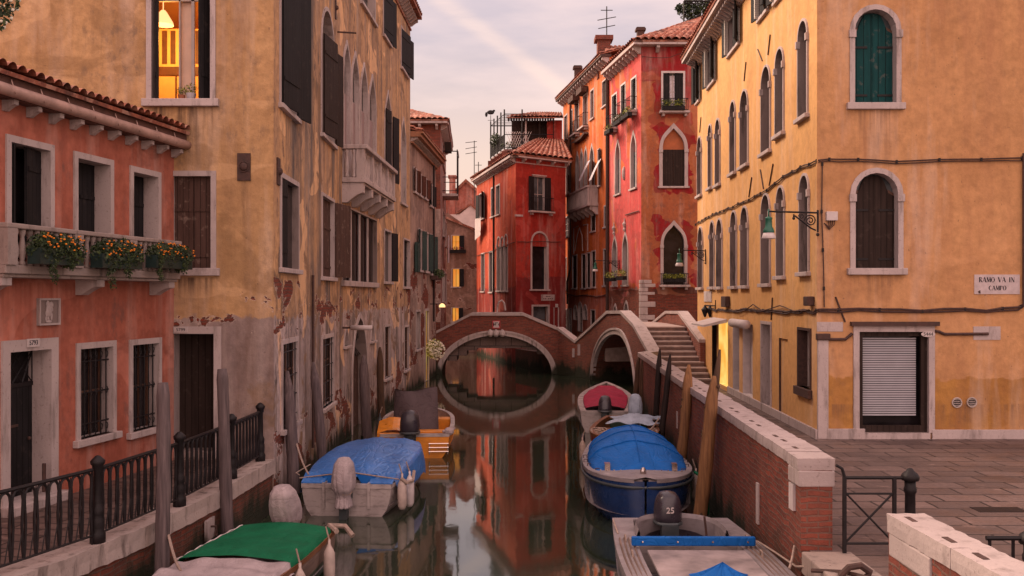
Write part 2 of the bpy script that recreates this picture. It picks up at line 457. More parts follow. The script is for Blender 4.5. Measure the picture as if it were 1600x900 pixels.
def inst(name, me, loc, parent, rz=0, local=False, scale=None):
    o = link(name, me, parent, not local); o.location = loc; o.rotation_euler = (0, 0, rz)
    if scale: o.scale = scale
    return o
def copy_tree(o, parent=None):
    c = o.copy(); COL.objects.link(c); c.parent = parent
    for ch in [x for x in bpy.data.objects if x.parent == o]: copy_tree(ch, c)
    return c

# ------------------------------------------------------------------ facades
def outline(kind, u0, u1, z0, z1, n=10):
    w = u1 - u0; uc = (u0 + u1) / 2; hw = w / 2
    if kind == 'rect': return [(u0, z0), (u1, z0), (u1, z1), (u0, z1)]
    pts = [(u0, z0), (u1, z0)]
    if kind == 'round':
        zs = z1 - hw
        for i in range(n + 1):
            a = math.pi * i / n; pts.append((uc + hw * math.cos(a), zs + hw * math.sin(a)))
    elif kind == 'seg':
        rise = w * .18; zs = z1 - rise
        for i in range(n + 1):
            t = i / n; pts.append((u1 - w * t, zs + rise * math.sin(math.pi * t)))
    else:
        ratio = {'gothic': .85, 'ogee': .95}[kind]
        zs = z1 - w * ratio
        tab = {'gothic': ((0, 1), (.2, .985), (.4, .92), (.58, .8), (.73, .64), (.85, .45), (.93, .28), (1, 0)),
               'ogee': ((0, 1), (.18, .98), (.36, .91), (.52, .78), (.66, .59), (.78, .38), (.88, .2), (.95, .09), (1, 0))}[kind]
        for h, k in tab: pts.append((uc + hw * k, zs + (z1 - zs) * h))
        for h, k in tab[-2::-1]: pts.append((uc - hw * k, zs + (z1 - zs) * h))
    return pts
def clip(poly, lo, hi, ax=0):
    for sgn, lim in ((1, lo), (-1, hi)):
        out = []
        for i in range(len(poly)):
            a, b = poly[i], poly[(i + 1) % len(poly)]
            ia, ib = sgn * (a[ax] - lim) >= 0, sgn * (b[ax] - lim) >= 0
            if ia: out.append(a)
            if ia != ib:
                t = (lim - a[ax]) / (b[ax] - a[ax])
                out.append((a[0] + t * (b[0] - a[0]), a[1] + t * (b[1] - a[1])))
        poly = out
        if not poly: return []
    return poly

class Face:
    def __init__(s, A, B):
        s.A = Vector((*A, 0)); s.B = Vector((*B, 0)); s.d = (s.B - s.A).normalized(); s.L = (s.B - s.A).length
        s.n = Vector((s.d.y, -s.d.x, 0)); s.holes = []
    def w(s, u, z, off=0): return s.A + s.d * u + s.n * off + Vector((0, 0, z))
    def px(s, x, y, off=0):
        A = s.A + s.n * off; k = (x - 800) / F
        u = (k * A.y - A.x) / (s.d.x - k * s.d.y); Y = A.y + u * s.d.y
        return u, EYE + (HOR - y) / F * Y
    def build(s, parent, mat, z0, z1, name='wall', top=None, depth=.0):
        pts = [(0, z0), (s.L, z0)] + (top or [(s.L, z1), (0, z1)])
        vs = [Vector(p) for p in pts]; loops = [list(range(len(pts)))]
        for h in s.holes:
            k = len(vs); h = [(min(max(u, .012), s.L - .012), min(max(z, z0 + .01), 99)) for u, z in h]
            vs += [Vector(p) for p in h]; loops.append([k + i for i in range(len(h))])
        edges = [(l[i], l[(i + 1) % len(l)]) for l in loops for i in range(len(l))]
        r = delaunay_2d_cdt(vs, edges, [], 1, 1e-5)
        V, Fc = r[0], r[2]
        def inside(p, poly):
            c = False; n = len(poly); j = n - 1
            for i in range(n):
                a, b = poly[i], poly[j]
                if (a[1] > p[1]) != (b[1] > p[1]) and p[0] < (b[0] - a[0]) * (p[1] - a[1]) / (b[1] - a[1]) + a[0]: c = not c
                j = i
            return c
        hp = [[vs[i] for i in l] for l in loops[1:]]; op = [vs[i] for i in loops[0]]
        fs = []
        for f in Fc:
            c = sum((V[i] for i in f), Vector((0, 0))) / len(f)
            if inside(c, op) and not any(inside(c, h) for h in hp): fs.append(tuple(f))
        m = M(); m.add([s.w(p.x, p.y) for p in V], fs)
        me = m.mesh(name, [MT[mat] if isinstance(mat, str) else mat])
        uvl = me.uv_layers[0]
        inv = [(p.x, p.y) for p in V]
        for lp in me.loops: uvl.data[lp.index].uv = inv[lp.vertex_index]
        return link(name, me, parent)
    def slab(s, mb, poly, o0, o1, mi=0):
        """flat polygon in (u,z) from offset o0 to o1"""
        mb.prism([s.w(u, z, o0) for u, z in poly], s.n * (o1 - o0), mi)
    def bx(s, mb, u0, u1, z0, z1, o0, o1, mi=0): s.slab(mb, [(u0, z0), (u1, z0), (u1, z1), (u0, z1)], o0, o1, mi)

def leaf_box(fc, mb, u, z0, z1, side, ang, w, th=.04, off=.03, mi=0):
    """a shutter leaf hinged at u; ang 0 = closed across the opening, 180 = folded back on the wall. side -1: hinge on the image-left jamb"""
    a = math.radians(ang); sg = 1 if side < 0 else -1
    d = fc.d * (sg * math.cos(a)) + fc.n * math.sin(a); nn = fc.n * math.cos(a) - fc.d * (sg * math.sin(a))
    o = fc.w(u, (z0 + z1) / 2, off + th / 2) + d * (w / 2)
    mb.obox(o, (d * (w / 2), nn * (th / 2), Vector((0, 0, (z1 - z0) / 2))), mi)
    for zz in (z0 + (z1 - z0) * .18, z0 + (z1 - z0) * .82):
        mb.obox(Vector((o.x, o.y, zz)) + nn * (th * .6), (d * (w / 2 - .03), nn * .012, Vector((0, 0, .035))), mi)

def win(fc, b, x0, x1, yt, yb, kind='rect', fw=.1, depth=.22, fill='glass', sill=.06, mat='stone', leaves=(), lm='sh_black', yx=None,
        inner=False, name='window', proud=.03, label=None, lintel=0, mull=(1, 2), door=False, fm=None, keep=False, imp=False, lin=None):
    xm = (x0 + x1) / 2 if yx is None else yx
    u0, _ = fc.px(x0, yt); u1, _ = fc.px(x1, yt); _, zt = fc.px(xm, yt); _, zb = fc.px(xm, yb)
    if inner: u0 -= fw; u1 += fw; zt += fw
    if fw > 0: fw = min(fw, (u1 - u0) * .22)
    kw = {'rect': 1, 'round': 1, 'seg': 1, 'gothic': 1.3, 'ogee': 1.6}[kind]
    O = outline(kind, u0, u1, zb, zt); I = outline(kind, u0 + fw, u1 - fw, zb, zt - fw * kw)
    n = len(O)
    fc.holes.append(outline(kind, u0 + fw * .5, u1 - fw * .5, zb + .001, zt - fw * .5 * kw) if fw else I)
    m = M()
    if fw:
        A = [fc.w(u, z, 0 - .01) for u, z in O]; B = [fc.w(u, z, proud) for u, z in O]
        C = [fc.w(u, z, proud) for u, z in I]; D = [fc.w(u, z, -depth) for u, z in I]
    else:
        A = None; C = [fc.w(u, z, 0) for u, z in I]; D = [fc.w(u, z, -depth) for u, z in I]
    rng_ = range(n)
    if A:
        m.add(A + B, [(i, (i + 1) % n, n + (i + 1) % n, n + i) for i in rng_])
        m.add(B + C, [(i, (i + 1) % n, n + (i + 1) % n, n + i) for i in rng_])
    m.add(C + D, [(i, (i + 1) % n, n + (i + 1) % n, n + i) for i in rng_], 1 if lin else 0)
    if imp and fw:      # impost blocks where the arch springs
        zs = I[2][1]
        for ua, ub in ((u0 - .02, u0 + fw + .015), (u1 - fw - .015, u1 + .02)): fc.bx(m, ua, ub, zs - .16, zs, -.02, proud + .035)
    if lintel: fc.bx(m, u0 - .06, u1 + .06, zt - .002, zt + lintel, -.02, proud + .06)
    wo_ = ob(name, m, [mat if fw else (fm or mat)] + ([lin] if lin else []), b, bevel=0)
    if label: wo_['label'] = label
    if sill and not door:
        s_ = M(); fc.bx(s_, u0 - .07, u1 + .07, zb - sill * 1.6, zb, -depth * .5, proud + .07); ob('sill', s_, mat, wo_, bevel=.01)
    iu0, iu1 = u0 + fw, u1 - fw; uc = (iu0 + iu1) / 2; izt = zt - fw * kw
    def pane(mt, nm='pane', off=-depth + .005, poly=None):
        p = M(); p.add([fc.w(u, z, off) for u, z in (poly or I)], [tuple(range(len(poly or I)))]); return ob(nm, p, mt, wo_)
    if fill in ('glass', 'lit', 'greyglass', 'litstrip'):
        pane({'glass': 'glass', 'lit': 'lit', 'greyglass': 'glass_grey', 'litstrip': 'litstrip'}[fill])
        q = M(); nb, nh = mull; t = .03
        for i in range(nb): uu = iu0 + (iu1 - iu0) * (i + 1) / (nb + 1); fc.bx(q, uu - t / 2, uu + t / 2, zb, izt - .02, -depth + .01, -depth + .045)
        for i in range(nh): zz = zb + (izt - zb) * (i + 1) / (nh + 1); fc.bx(q, iu0, iu1, zz - t / 2, zz + t / 2, -depth + .012, -depth + .04)
        fc.bx(q, iu0, iu0 + .04, zb, izt - (.3 if kind != 'rect' else 0) * (iu1 - iu0), -depth + .008, -depth + .05); fc.bx(q, iu1 - .04, iu1, zb, izt - (.3 if kind != 'rect' else 0) * (iu1 - iu0), -depth + .008, -depth + .05)
        ob('sash', q, fm or 'creamwood', wo_)
    elif fill == 'dark': pane('glass')
    elif fill == 'boards':
        for lo, hi in ((iu0, uc - .006), (uc + .006, iu1)):
            pl = clip(I, lo, hi); q = M(); fc.slab(q, pl, -depth - .02, -depth + .03)
            for zz in (zb + (izt - zb) * .12, zb + (izt - zb) * .62): fc.bx(q, lo + .02, hi - .02, zz, zz + .06, -depth + .028, -depth + .05)
            ob('shutter', q, lm, wo_)
    elif fill == 'tymp':      # boards below the springing, dark or plastered tympanum above
        zs = I[2][1]
        pane(fm or 'glass', 'tympanum')
        for lo, hi in ((iu0, uc - .006), (uc + .006, iu1)):
            q = M(); fc.bx(q, lo, hi, zb, zs, -depth + .01, -depth + .05); ob('shutter', q, lm, wo_)
    elif fill == 'shape':     # shutters whose shoulders are cut in, light behind
        pane('glass_grey')
        zs = I[2][1]; hw = (iu1 - iu0) / 2
        for sg in (-1, 1):
            pr = [(0.01, zb), (.99, zb), (.99, zs - .02), (.72, zs + hw * .1), (.55, zs + hw * .55), (.38, zs + hw * .86), (.01, zs + hw * .93)]
            q = M(); pl = [(uc + sg * t * hw, z) for t, z in pr]
            if sg < 0: pl.reverse()
            fc.slab(q, pl, -depth + .02, -depth + .06)
            for zz in (zb + .18, zs - .35): fc.bx(q, uc + sg * hw * .99 if sg < 0 else uc + hw * .25, uc - hw * .25 if sg < 0 else uc + hw * .99, zz, zz + .045, -depth + .06, -depth + .075, 1)
            ob('shutter', q, [lm, 'iron'], wo_)
        for sg in (-1, 1):
            q = M(); fc.slab(q, [(uc + sg * hw * .99, zs - .05), (uc + sg * hw * .6, zs + .02), (uc + sg * hw * .72, zs + .12), (uc + sg * hw * .97, zs + .05)][::(1 if sg > 0 else -1)], -depth + .015, -depth + .045); ob('sash', q, 'brownwood', wo_)
    elif fill: pane(fill)
    for (side, ang, wf) in leaves:
        q = M(); hu = iu0 if side < 0 else iu1
        leaf_box(fc, q, hu, zb + .02, izt if kind == 'rect' else I[2][1], side, ang, (iu1 - iu0) * wf, off=proud if ang > 60 else -.05)
        ob('shutter', q, lm, wo_)
    return wo_, (u0, u1, zb, zt, iu0, iu1, izt)

def corbels(fc, b, z, u0, u1, step, size=(.12, .3, .16), mat='stone', name='corbel', off=0):
    a, l, h = size; m = M()
    prof = [(0, 0), (l, 0), (l, -h * .45), (l * .75, -h * .55), (l * .45, -h * .8), (l * .25, -h), (0, -h)]
    P = [Vector((-a / 2, 0, 0)) + Vector((0, -o, zz)) for o, zz in prof]
    m.prism(P, (a, 0, 0)); me = m.mesh(name, [MT[mat]])
    ang = math.atan2(fc.d.y, fc.d.x); n = max(1, int((u1 - u0) / step))
    for i in range(n + 1):
        inst(name, me, fc.w(u0 + (u1 - u0) * i / n, z, off), b, ang)

def tileroof(b, e0, e1, r1, r0, pitch=.22, row=.36, name='roof', mat='tile', amp=.06):
    """barrel tiles: eave e0-e1, ridge r0-r1"""
    e0, e1, r0, r1 = map(Vector, (e0, e1, r0, r1))
    nc = max(3, int((e1 - e0).length / pitch)); nr = max(3, int(((r0 + r1) / 2 - (e0 + e1) / 2).length / row))
    nrm = (e1 - e0).cross(r0 - e0).normalized()
    if nrm.z < 0: nrm = -nrm
    def fn(u, v):
        p = (e0 * (1 - u) + e1 * u) * (1 - v) + (r0 * (1 - u) + r1 * u) * v
        ph = u * nc; rw = v * nr; f = rw % 1.0
        jit = math.sin(int(ph) * 12.9 + int(rw) * 7.3) * .012
        return p + nrm * (amp * abs(math.sin(math.pi * ph)) ** .7 * 1.3 + .05 * (1 - f) + jit)
    m = M(); m.grid(fn, nc * 6, nr * 4)
    u_ = M(); th = nrm * -.06
    u_.add([e0, e1, r1, r0, e0 + th, e1 + th, r1 + th, r0 + th], [(0, 1, 2, 3), (4, 7, 6, 5), (0, 4, 5, 1), (1, 5, 6, 2), (2, 6, 7, 3), (3, 7, 4, 0)])
    k = len(m.v); m.v += u_.v; m.f += [tuple(i + k for i in f) for f in u_.f]; m.mi += u_.mi
    return ob(name, m, mat, b)

def shell(b, pts, z0, z1, mat, cap=True, name='rear_wall', open_=False):
    m = M(); n = len(pts)
    for i in range(n - (1 if open_ else 0)):
        a, c = pts[i], pts[(i + 1) % n]; m.quad((a[0], a[1], z0), (c[0], c[1], z0), (c[0], c[1], z1), (a[0], a[1], z1))
    if cap: m.add([(x, y, z1) for x, y in pts], [tuple(range(n))])
    return ob(name, m, mat, b)

def text(s, loc, size, parent, ang=0, mat='black', name='lettering', ext=.003, align='CENTER', sx=1, bold=0, tilt=90):
    c = bpy.data.curves.new(name, 'FONT'); c.body = s; c.size = size; c.align_x = align; c.align_y = 'CENTER'; c.extrude = ext; c.offset = bold
    c.materials.append(MT[mat]); c.resolution_u = 3
    o = bpy.data.objects.new(name, c); COL.objects.link(o); o.location = loc; o.rotation_euler = (math.radians(tilt), 0, ang); o.scale = (sx, 1, 1)
    bpy.context.view_layer.update()
    me = bpy.data.meshes.new_from_object(o.evaluated_get(bpy.context.evaluated_depsgraph_get())); me.name = name
    if not me.materials: me.materials.append(MT[mat])
    l_, r_, s_ = o.location.copy(), o.rotation_euler.copy(), o.scale.copy(); bpy.data.objects.remove(o)
    o = bpy.data.objects.new(name, me); COL.objects.link(o); o.location, o.rotation_euler, o.scale = l_, r_, s_
    o.parent = parent; o.matrix_parent_inverse = Matrix.Translation(-absloc(parent)) if parent.type == 'EMPTY' else Matrix()
    return o
# ------------------------------------------------------------------ ground and water
def watermat():
    g = G('canal_water', .05, spec=.5)
    g.b.inputs['IOR'].default_value = 1.95
    P = g.pos()
    g.col(g.mix(g.ramp(g.noise(P, .5, 3), .35, .65), (.018, .028, .018), (.028, .034, .020)))
    g.set(g.b.inputs['Roughness'], g.ramp(g.noise(g.map(P, (.5, .12, 1)), 1, 3), .35, .65, .025, .07))
    h = g.math('ADD', g.noise(g.map(P, (2.2, .8, 1)), 1, 3, .5), g.math('MULTIPLY', g.noise(g.map(P, (7, 3, 1)), 1, 2), .25))
    g.bump(h, .035, .04)
    return g.m
m = M(); m.box(-600, 600, -60, 1500, -1.6, 0)
tag(ob('water', m, watermat()), kind='structure')

def pavemat(name, rot=0., w=.82, h=.5, c=(.185, .128, .115)):
    g = G(name, .7, spec=.35)
    v = g.map(g.uv(), (1, 1, 1), (0, 0, rot))
    dv = g.n('ShaderNodeVectorMath', operation='ADD'); g.set(dv.inputs[0], v)
    nn = g.n('ShaderNodeTexNoise'); nn.inputs['Scale'].default_value = 1.3; g.set(nn.inputs['Vector'], g.pos())
    sc = g.n('ShaderNodeVectorMath', operation='SCALE'); g.set(sc.inputs[0], nn.outputs['Color']); sc.inputs['Scale'].default_value = .07; g.set(dv.inputs[1], sc.outputs[0])
    cc, f = g.brick(dv.outputs[0], c, tuple(x * .62 for x in c), (.014, .010, .009), w, h, .02, .37)
    cc = g.mix(g.ramp(g.noise(g.pos(), .6, 4), .4, .65, 0, .6), cc, tuple(x * .55 for x in c))
    cc = g.mix(.6, cc, g.mix(g.ramp(g.noise(g.pos(), 14, 5, .7), .3, .7), (.5, .48, .46), (1.1, 1.05, 1.0)), 'MULTIPLY')
    cc = g.mix(g.ramp(g.noise(g.pos(), 3.3, 5), .62, .72, 0, .5), cc, (.30, .20, .17))
    cc = g.mix(g.ramp(g.noise(g.map(g.pos(), (.5, 1.2, 1)), 1, 5, .6), .52, .66, 0, .6), cc, (.06, .04, .036))
    g.set(g.b.inputs['Roughness'], g.ramp(g.noise(g.pos(), 2, 4), .35, .65, .45, .8))
    g.bump(g.math('SUBTRACT', g.math('MULTIPLY', g.noise(g.pos(), 16, 4), .5), f), .7, .014)
    return g.done(cc)
MT['pave'] = pavemat('trachyte_paving')
MT['pave_left'] = pavemat('quay_paving', math.radians(8), .7, .32, (.17, .115, .10))
def slab_ground(name, pts, z=1.0, mat='pave', skirt='brick_dark', lo=-1.2):
    m = M(); n = len(pts); m.add([(x, y, z) for x, y in pts], [tuple(range(n))])
    for i in range(n):
        a, b = pts[i], pts[(i + 1) % n]; m.quad((a[0], a[1], lo), (b[0], b[1], lo), (b[0], b[1], z), (a[0], a[1], z), 1)
    return tag(ob(name, m, [mat, skirt]), kind='structure')
WALLX = lambda y: 3.52 + (y - 11.7) * .0418
right_edge = [(WALLX(-6) + .1, -6), (WALLX(8.9) + .1, 8.9), (3.62, 8.9), (3.62, 11.6), (WALLX(11.6) + .1, 11.6), (WALLX(33) + .1, 33), (5.0, 34.5), (4.95, 38.4)]
slab_ground('pavement', right_edge + [(40, 38.4), (40, -6)])
slab_ground('campo_pavement', [(2.45, 50.1), (3.35, 49.2), (5.0, 46.4), (40, 46.4), (40, 90), (.0, 90), (.2, 56.0)], mat='pave')
QE = [(-8.0, 3.0), (-6.35, 8), (-5.28, 11.2), (-4.92, 12.9), (-4.66, 15.2), (-4.51, 18.2)]
def qx(y):
    for (a, b), (c, d) in zip(QE, QE[1:]):
        if y <= d: return a + (c - a) * (y - b) / (d - b)
    return QE[-1][0]
slab_ground('quay_pavement', [(x - .25, y) for x, y in QE[:-1]] + [(-4.76, 18.25), (-12, 18.25), (-12, 3)], z=.985, mat='pave_left', skirt='brick_dark')
slab_ground('alley_pavement', [(-3.9, 49.7), (-3.9, 52.75), (-20, 52.75), (-20, 49.7)])

# quay wall on the near side with its stone kerb
qw = T('quay_wall', 'red brick quay wall with worn white kerb below the iron railing', 'quay wall', (-4.8, 13, 0))
m = M(); k = M()
def strip(mb, pts, z0, z1, o0, o1, sub=6):
    P = []
    for a, b in zip(pts, pts[1:]):
        for i in range(sub): P.append(Vector((a[0] + (b[0] - a[0]) * i / sub, a[1] + (b[1] - a[1]) * i / sub, 0)))
    P.append(Vector((*pts[-1], 0)))
    N = []
    for i in range(len(P)):
        d = (P[min(i + 1, len(P) - 1)] - P[max(i - 1, 0)]).normalized(); N.append(Vector((d.y, -d.x, 0)))
    rows = []
    for p, n in zip(P, N):
        rows.append([p + n * o0 + Vector((0, 0, z0)), p + n * o1 + Vector((0, 0, z0)), p + n * o1 + Vector((0, 0, z1)), p + n * o0 + Vector((0, 0, z1))])
    v = [q for r in rows for q in r]; f = []
    for i in range(len(rows) - 1):
        for j in range(4): a = i * 4 + j; b = i * 4 + (j + 1) % 4; f.append((a, b, b + 4, a + 4))
    f += [(0, 1, 2, 3), tuple(len(v) - 4 + j for j in (3, 2, 1, 0))]
    mb.add(v, f)
strip(m, QE, -1.2, .74, -.3, -.03)
ob('brickwork', m, 'brick', qw)
strip(k, QE, .74, 1.0, -.42, .02, 9)
MT['kerb'] = stonemat('kerb_stone', (.42, .34, .31), wet=False, dirt=.9)
roughen(ob('kerb', k, 'kerb', qw), 4, .012, .03)
m = M(); f0 = Vector((qx(14.9) + .0, 14.9, .48)); m.obox(f0, ((.02, 0, 0), (0, .19, 0), (0, 0, .16))); o = ob('mooring_plate', m, 'stone_wet', qw)
m = M(); m.tube([f0 + Vector((.02, 0, .04)), f0 + Vector((.1, 0, .04)), f0 + Vector((.1, 0, -.02))], .018); m.tube([f0 + Vector((.1, .0 + .05 * math.sin(a), -.06 + .05 * math.cos(a))) for a in [i * .7 for i in range(10)]], .012)
ob('ring', m, 'rust', o)

# ------------------------------------------------------------------ pink house on the left quay
pinkm = plaster('salmon_stucco', (.48, .16, .105), (.39, .12, .08), streak=.55, streakc=(.22, .06, .035), mottle=.45)
bp = T('pink_house', 'low salmon pink house with flowered stone balcony on the left quay', 'house', (-6.9, 14.5, 1))
PA, PB = (-8.08, 8.2), (-6.41, 18.2)
fp = Face(PA, PB)
W3 = []
for (x0, x1, yt, yb, sh) in ((8, 83, 218, 406, 0), (114, 176, 243, 400, 1), (202, 250, 264, 398, 1)):
    w_, g_ = win(fp, bp, x0, x1, yt, yb, fw=.1, depth=.3, fill='glass' if not sh else 'boards', lm='sh_black', sill=.0, fm='brownwood', mull=(1, 0))
    W3.append((w_, g_))
w_, g_ = W3[0]; q = M(); leaf_box(fp, q, g_[4] + .02, g_[2], g_[6] - .02, -1, 80, .28, off=-.27); ob('shutter', q, 'sh_black', w_)
q = M(); leaf_box(fp, q, g_[5] - .02, g_[2], g_[6] - .02, 1, 12, .46, off=-.16); ob('shutter', q, 'sh_black', w_)
q = M(); fp.bx(q, g_[4] + .2, g_[4] + .48, g_[2] + .3, g_[6] - .3, -.292, -.28); ob('curtain', q, 'lace', w_)
def grille(fc, par, g, off=.0, bars=6, rows=(.15, .5, .85), scroll=True):
    u0, u1, zb, zt, a, b_, it = g; q = M()
    for i in range(bars): u = a + (b_ - a) * (i + .5) / bars; q.tube([fc.w(u, zb, off), fc.w(u, it, off)], .012, 4)
    for r in rows: z = zb + (it - zb) * r; q.tube([fc.w(a, z, off), fc.w(b_, z, off)], .013, 4)
    if scroll:
        st = (b_ - a) / bars
        for zc in (it - .12, zb + .12, zb + (it - zb) * .5):
            for i in range(bars):
                c = a + st * (i + .5)
                q.tube([fc.w(c + .035 * math.cos(t * 1.05) * (1 - t * .06), zc + .055 * math.sin(t * 1.05), off + .014) for t in range(7)], .008, 4)
    ob('grille', q, 'iron', par)
for (x0, x1, yt, yb) in ((118, 180, 534, 681), (201, 251, 529, 670)):
    w_, g_ = win(fp, bp, x0, x1, yt, yb, fw=.1, depth=.24, fill='glass', sill=.07, mull=(2, 1), fm='brownwood'); grille(fp, w_, g_, -.06)
w_, g_ = win(fp, bp, 1, 89, 530, 792, fw=.17, depth=.36, fill=None, door=True, name='door_frame')
u0, u1, zb, zt, a, b_, it = g_
q = M(); fp.bx(q, a, b_, 1.0, it - .55, -.36, -.3); d_ = ob('door', q, 'sh_black', w_); q = M(); fp.bx(q, (a + b_) / 2 - .1, (a + b_) / 2 + .12, 2.15, 2.19, -.3, -.28); ob('letter_slot', q, 'rust', d_)
q = M(); q.ball(fp.w(b_ - .12, 1.95, -.26), .03, 6); ob('handle', q, 'rust', d_)
q = M(); fp.bx(q, a, b_, it - .55, it - .49, -.36, -.28); q.add([fp.w(u, z, -.36) for u, z in ((a, it - .5), (b_, it - .5), (b_, it), (a, it))], [(0, 1, 2, 3)])
for i in range(5): q.tube([fp.w(a + (b_ - a) * i / 4, it - .5, -.3), fp.w(a + (b_ - a) * (i + 2) / 4 if i < 3 else b_, it - .02, -.3)], .012, 4); q.tube([fp.w(b_ - (b_ - a) * i / 4, it - .5, -.3), fp.w(b_ - (b_ - a) * (i + 2) / 4 if i < 3 else a, it - .02, -.3)], .012, 4)
ob('transom_grille', q, 'iron', w_)
q = M(); fp.bx(q, u0 - .05, u1 + .05, .98, 1.12, -.3, .22); ob('doorstep', q, 'stone', bp, bevel=.015)
# number plate
def plate(fc, b, x0, x1, yt, yb, txt, h=.7, off=.035, oval=False, name='number_plate', sub=None):
    u0, _ = fc.px(x0, yt); u1, _ = fc.px(x1, yt); xm = (x0 + x1) / 2; zt = fc.px(xm, yt)[1]; zb = fc.px(xm, yb)[1]
    q = M(); ang = math.atan2(fc.d.y, fc.d.x)
    if oval: fc.slab(q, [((u0 + u1) / 2 + (u1 - u0) / 2 * math.cos(t * math.pi / 8), (zt + zb) / 2 + (zt - zb) / 2 * math.sin(t * math.pi / 8)) for t in range(16)], off, off + .015)
    else:
        fc.bx(q, u0, u1, zb, zt, off, off + .015)
    p = ob(name, q, 'white', b)
    text(txt, fc.w((u0 + u1) / 2, (zt + zb) / 2, off + .017), (zt - zb) * h, p, ang)
    return p
plate(fp, bp, 38, 57.5, 529, 542, '5793', .8)
# lion relief
q = M(); ua, _ = fp.px(57, 480); ub, _ = fp.px(90, 480); _, za = fp.px(73, 466); _, zb_ = fp.px(73, 508)
fp.bx(q, ua, ub, zb_, za, -.01, .02); fp.bx(q, ua + .03, ub - .03, zb_ + .03, za - .03, .02, .024, 1); t = .03  # recessed ground coloured dark in place of shading around the figure
for bx_ in ((ua, ub, za - t, za), (ua, ub, zb_, zb_ + t), (ua, ua + t, zb_ + t, za - t), (ub - t, ub, zb_ + t, za - t)): fp.bx(q, *bx_, .03, .055)
uc, zc = (ua + ub) / 2, (za + zb_) / 2
for (du, dz, r, sx, sz) in ((-.01, .02, .085, .9, 1.2), (.05, .1, .06, .9, .9), (-.03, .12, .05, 1, 1), (-.06, -.02, .035, .8, 1.6), (.06, -.07, .03, .8, 2.2), (-.02, -.1, .028, .8, 2.0), (-.07, -.11, .026, .8, 1.8), (.0, -.15, .05, 1.7, .5), (.08, .03, .02, 1, 1.5)):
    q.ball(fp.w(uc + du, zc + dz, .03), r, 8, 0, (.45, sx, sz))
ob('relief_plaque', q, ['stone', 'stone_dark'], bp, smooth=False)
q = M(); pts = [fp.w(fp.px(x, y)[0], fp.px(x, y)[1], .03) for x, y in ((66, 724), (66, 768))]; q.tube(pts, .03, 8); ob('pipe', q, 'rust', bp)
add_drips(pinkm, [(.3 + .5 * i, 6.75, .08, 1.3) for i in range(20)] + [((g[1][0] + g[1][1]) / 2, 4.3, .8, 1.1) for g in W3], (.30, .09, .06), .8)
fp.build(bp, pinkm, .95, 6.95)
shell(bp, [fp.B[:2], (-12, 18.2), (-12, 8.2), fp.A[:2]], .9, 6.95, pinkm, open_=True)
# balcony
bal = M(); zf, zr = 4.52, 5.02; pr = .42
ub0, _ = fp.px(7, 417, pr); ub1, _ = fp.px(276, 417, pr)
fp.bx(bal, ub0 - .04, ub1 + .05, zf - .12, zf, 0, pr + .05); fp.bx(bal, ub0 - .02, ub1 + .03, zf - .17, zf - .12, 0, pr + .0)
bo = ob('balcony_floor', bal, 'stone_mid', bp, bevel=.012)
bal = M(); fp.bx(bal, ub0 - .05, ub1 + .05, zr, zr + .07, pr - .1, pr + .08); fp.bx(bal, ub1 - .08, ub1 + .05, zr, zr + .07, 0, pr - .1); fp.bx(bal, ub0 - .05, ub0 + .08, zr, zr + .07, 0, pr - .1)
ob('balcony_rail', bal, 'stone_mid', bp, bevel=.015)
balp = [(.045, 0), (.05, .04), (.03, .07), (.055, .17), (.05, .24), (.03, .36), (.028, .4), (.045, .44), (.05, .5)]
q = M(); q.lathe(balp, n=8); bme = q.mesh('baluster', [MT['stone_mid']], True)
q = M(); q.box(-.1, .1, -.08, .08, 0, .5); pme = q.mesh('pedestal', [MT['stone_mid']])
ang = math.atan2(fp.d.y, fp.d.x); nb = 30
for i in range(nb + 1):
    u = ub0 + .06 + (ub1 - ub0 - .1) * i / nb
    if i % 10 == 0: inst('pedestal', pme, fp.w(u, zf, pr - .0), bp, ang)
    else: inst('baluster', bme, fp.w(u, zf, pr), bp, ang)
corbels(fp, bp, zf - .17, ub0 + .1, ub1 - .1, 1.75, (.2, .38, .24))
# eave: gutter, corbels, tiles
ue, _ = fp.px(287, 230, .45)
q = M(); ge = fp.L + .05
q.tube([fp.w(u, 6.95 + .0, .25) for u in [ge * i / 20 for i in range(21)]], .085, 10)
for i in range(16): q.tube([fp.w(.2 + i * .63, 7.1, .27), fp.w(.2 + i * .63, 6.9, .34)], .01, 4)
ob('gutter', q, simple('pinkish_gutter', (.38, .24, .2), .6, .25, 5), bp, smooth=True)
corbels(fp, bp, 6.86, .3, fp.L - .06, .5, (.09, .2, .15), off=.0)
q = M(); fp.bx(q, 0, fp.L + .04, 6.86, 6.93, -.02, .2); fp.bx(q, 0, fp.L + .04, 6.98, 7.18, .0, .24); ob('cornice', q, simple('brown_fascia', (.10, .045, .035), .8, .3, 6), bp)
tileroof(bp, fp.w(0, 7.19, .33), fp.w(fp.L, 7.19, .33), fp.w(fp.L, 8.1, -3.2), fp.w(0, 8.1, -3.2), .2, .36)

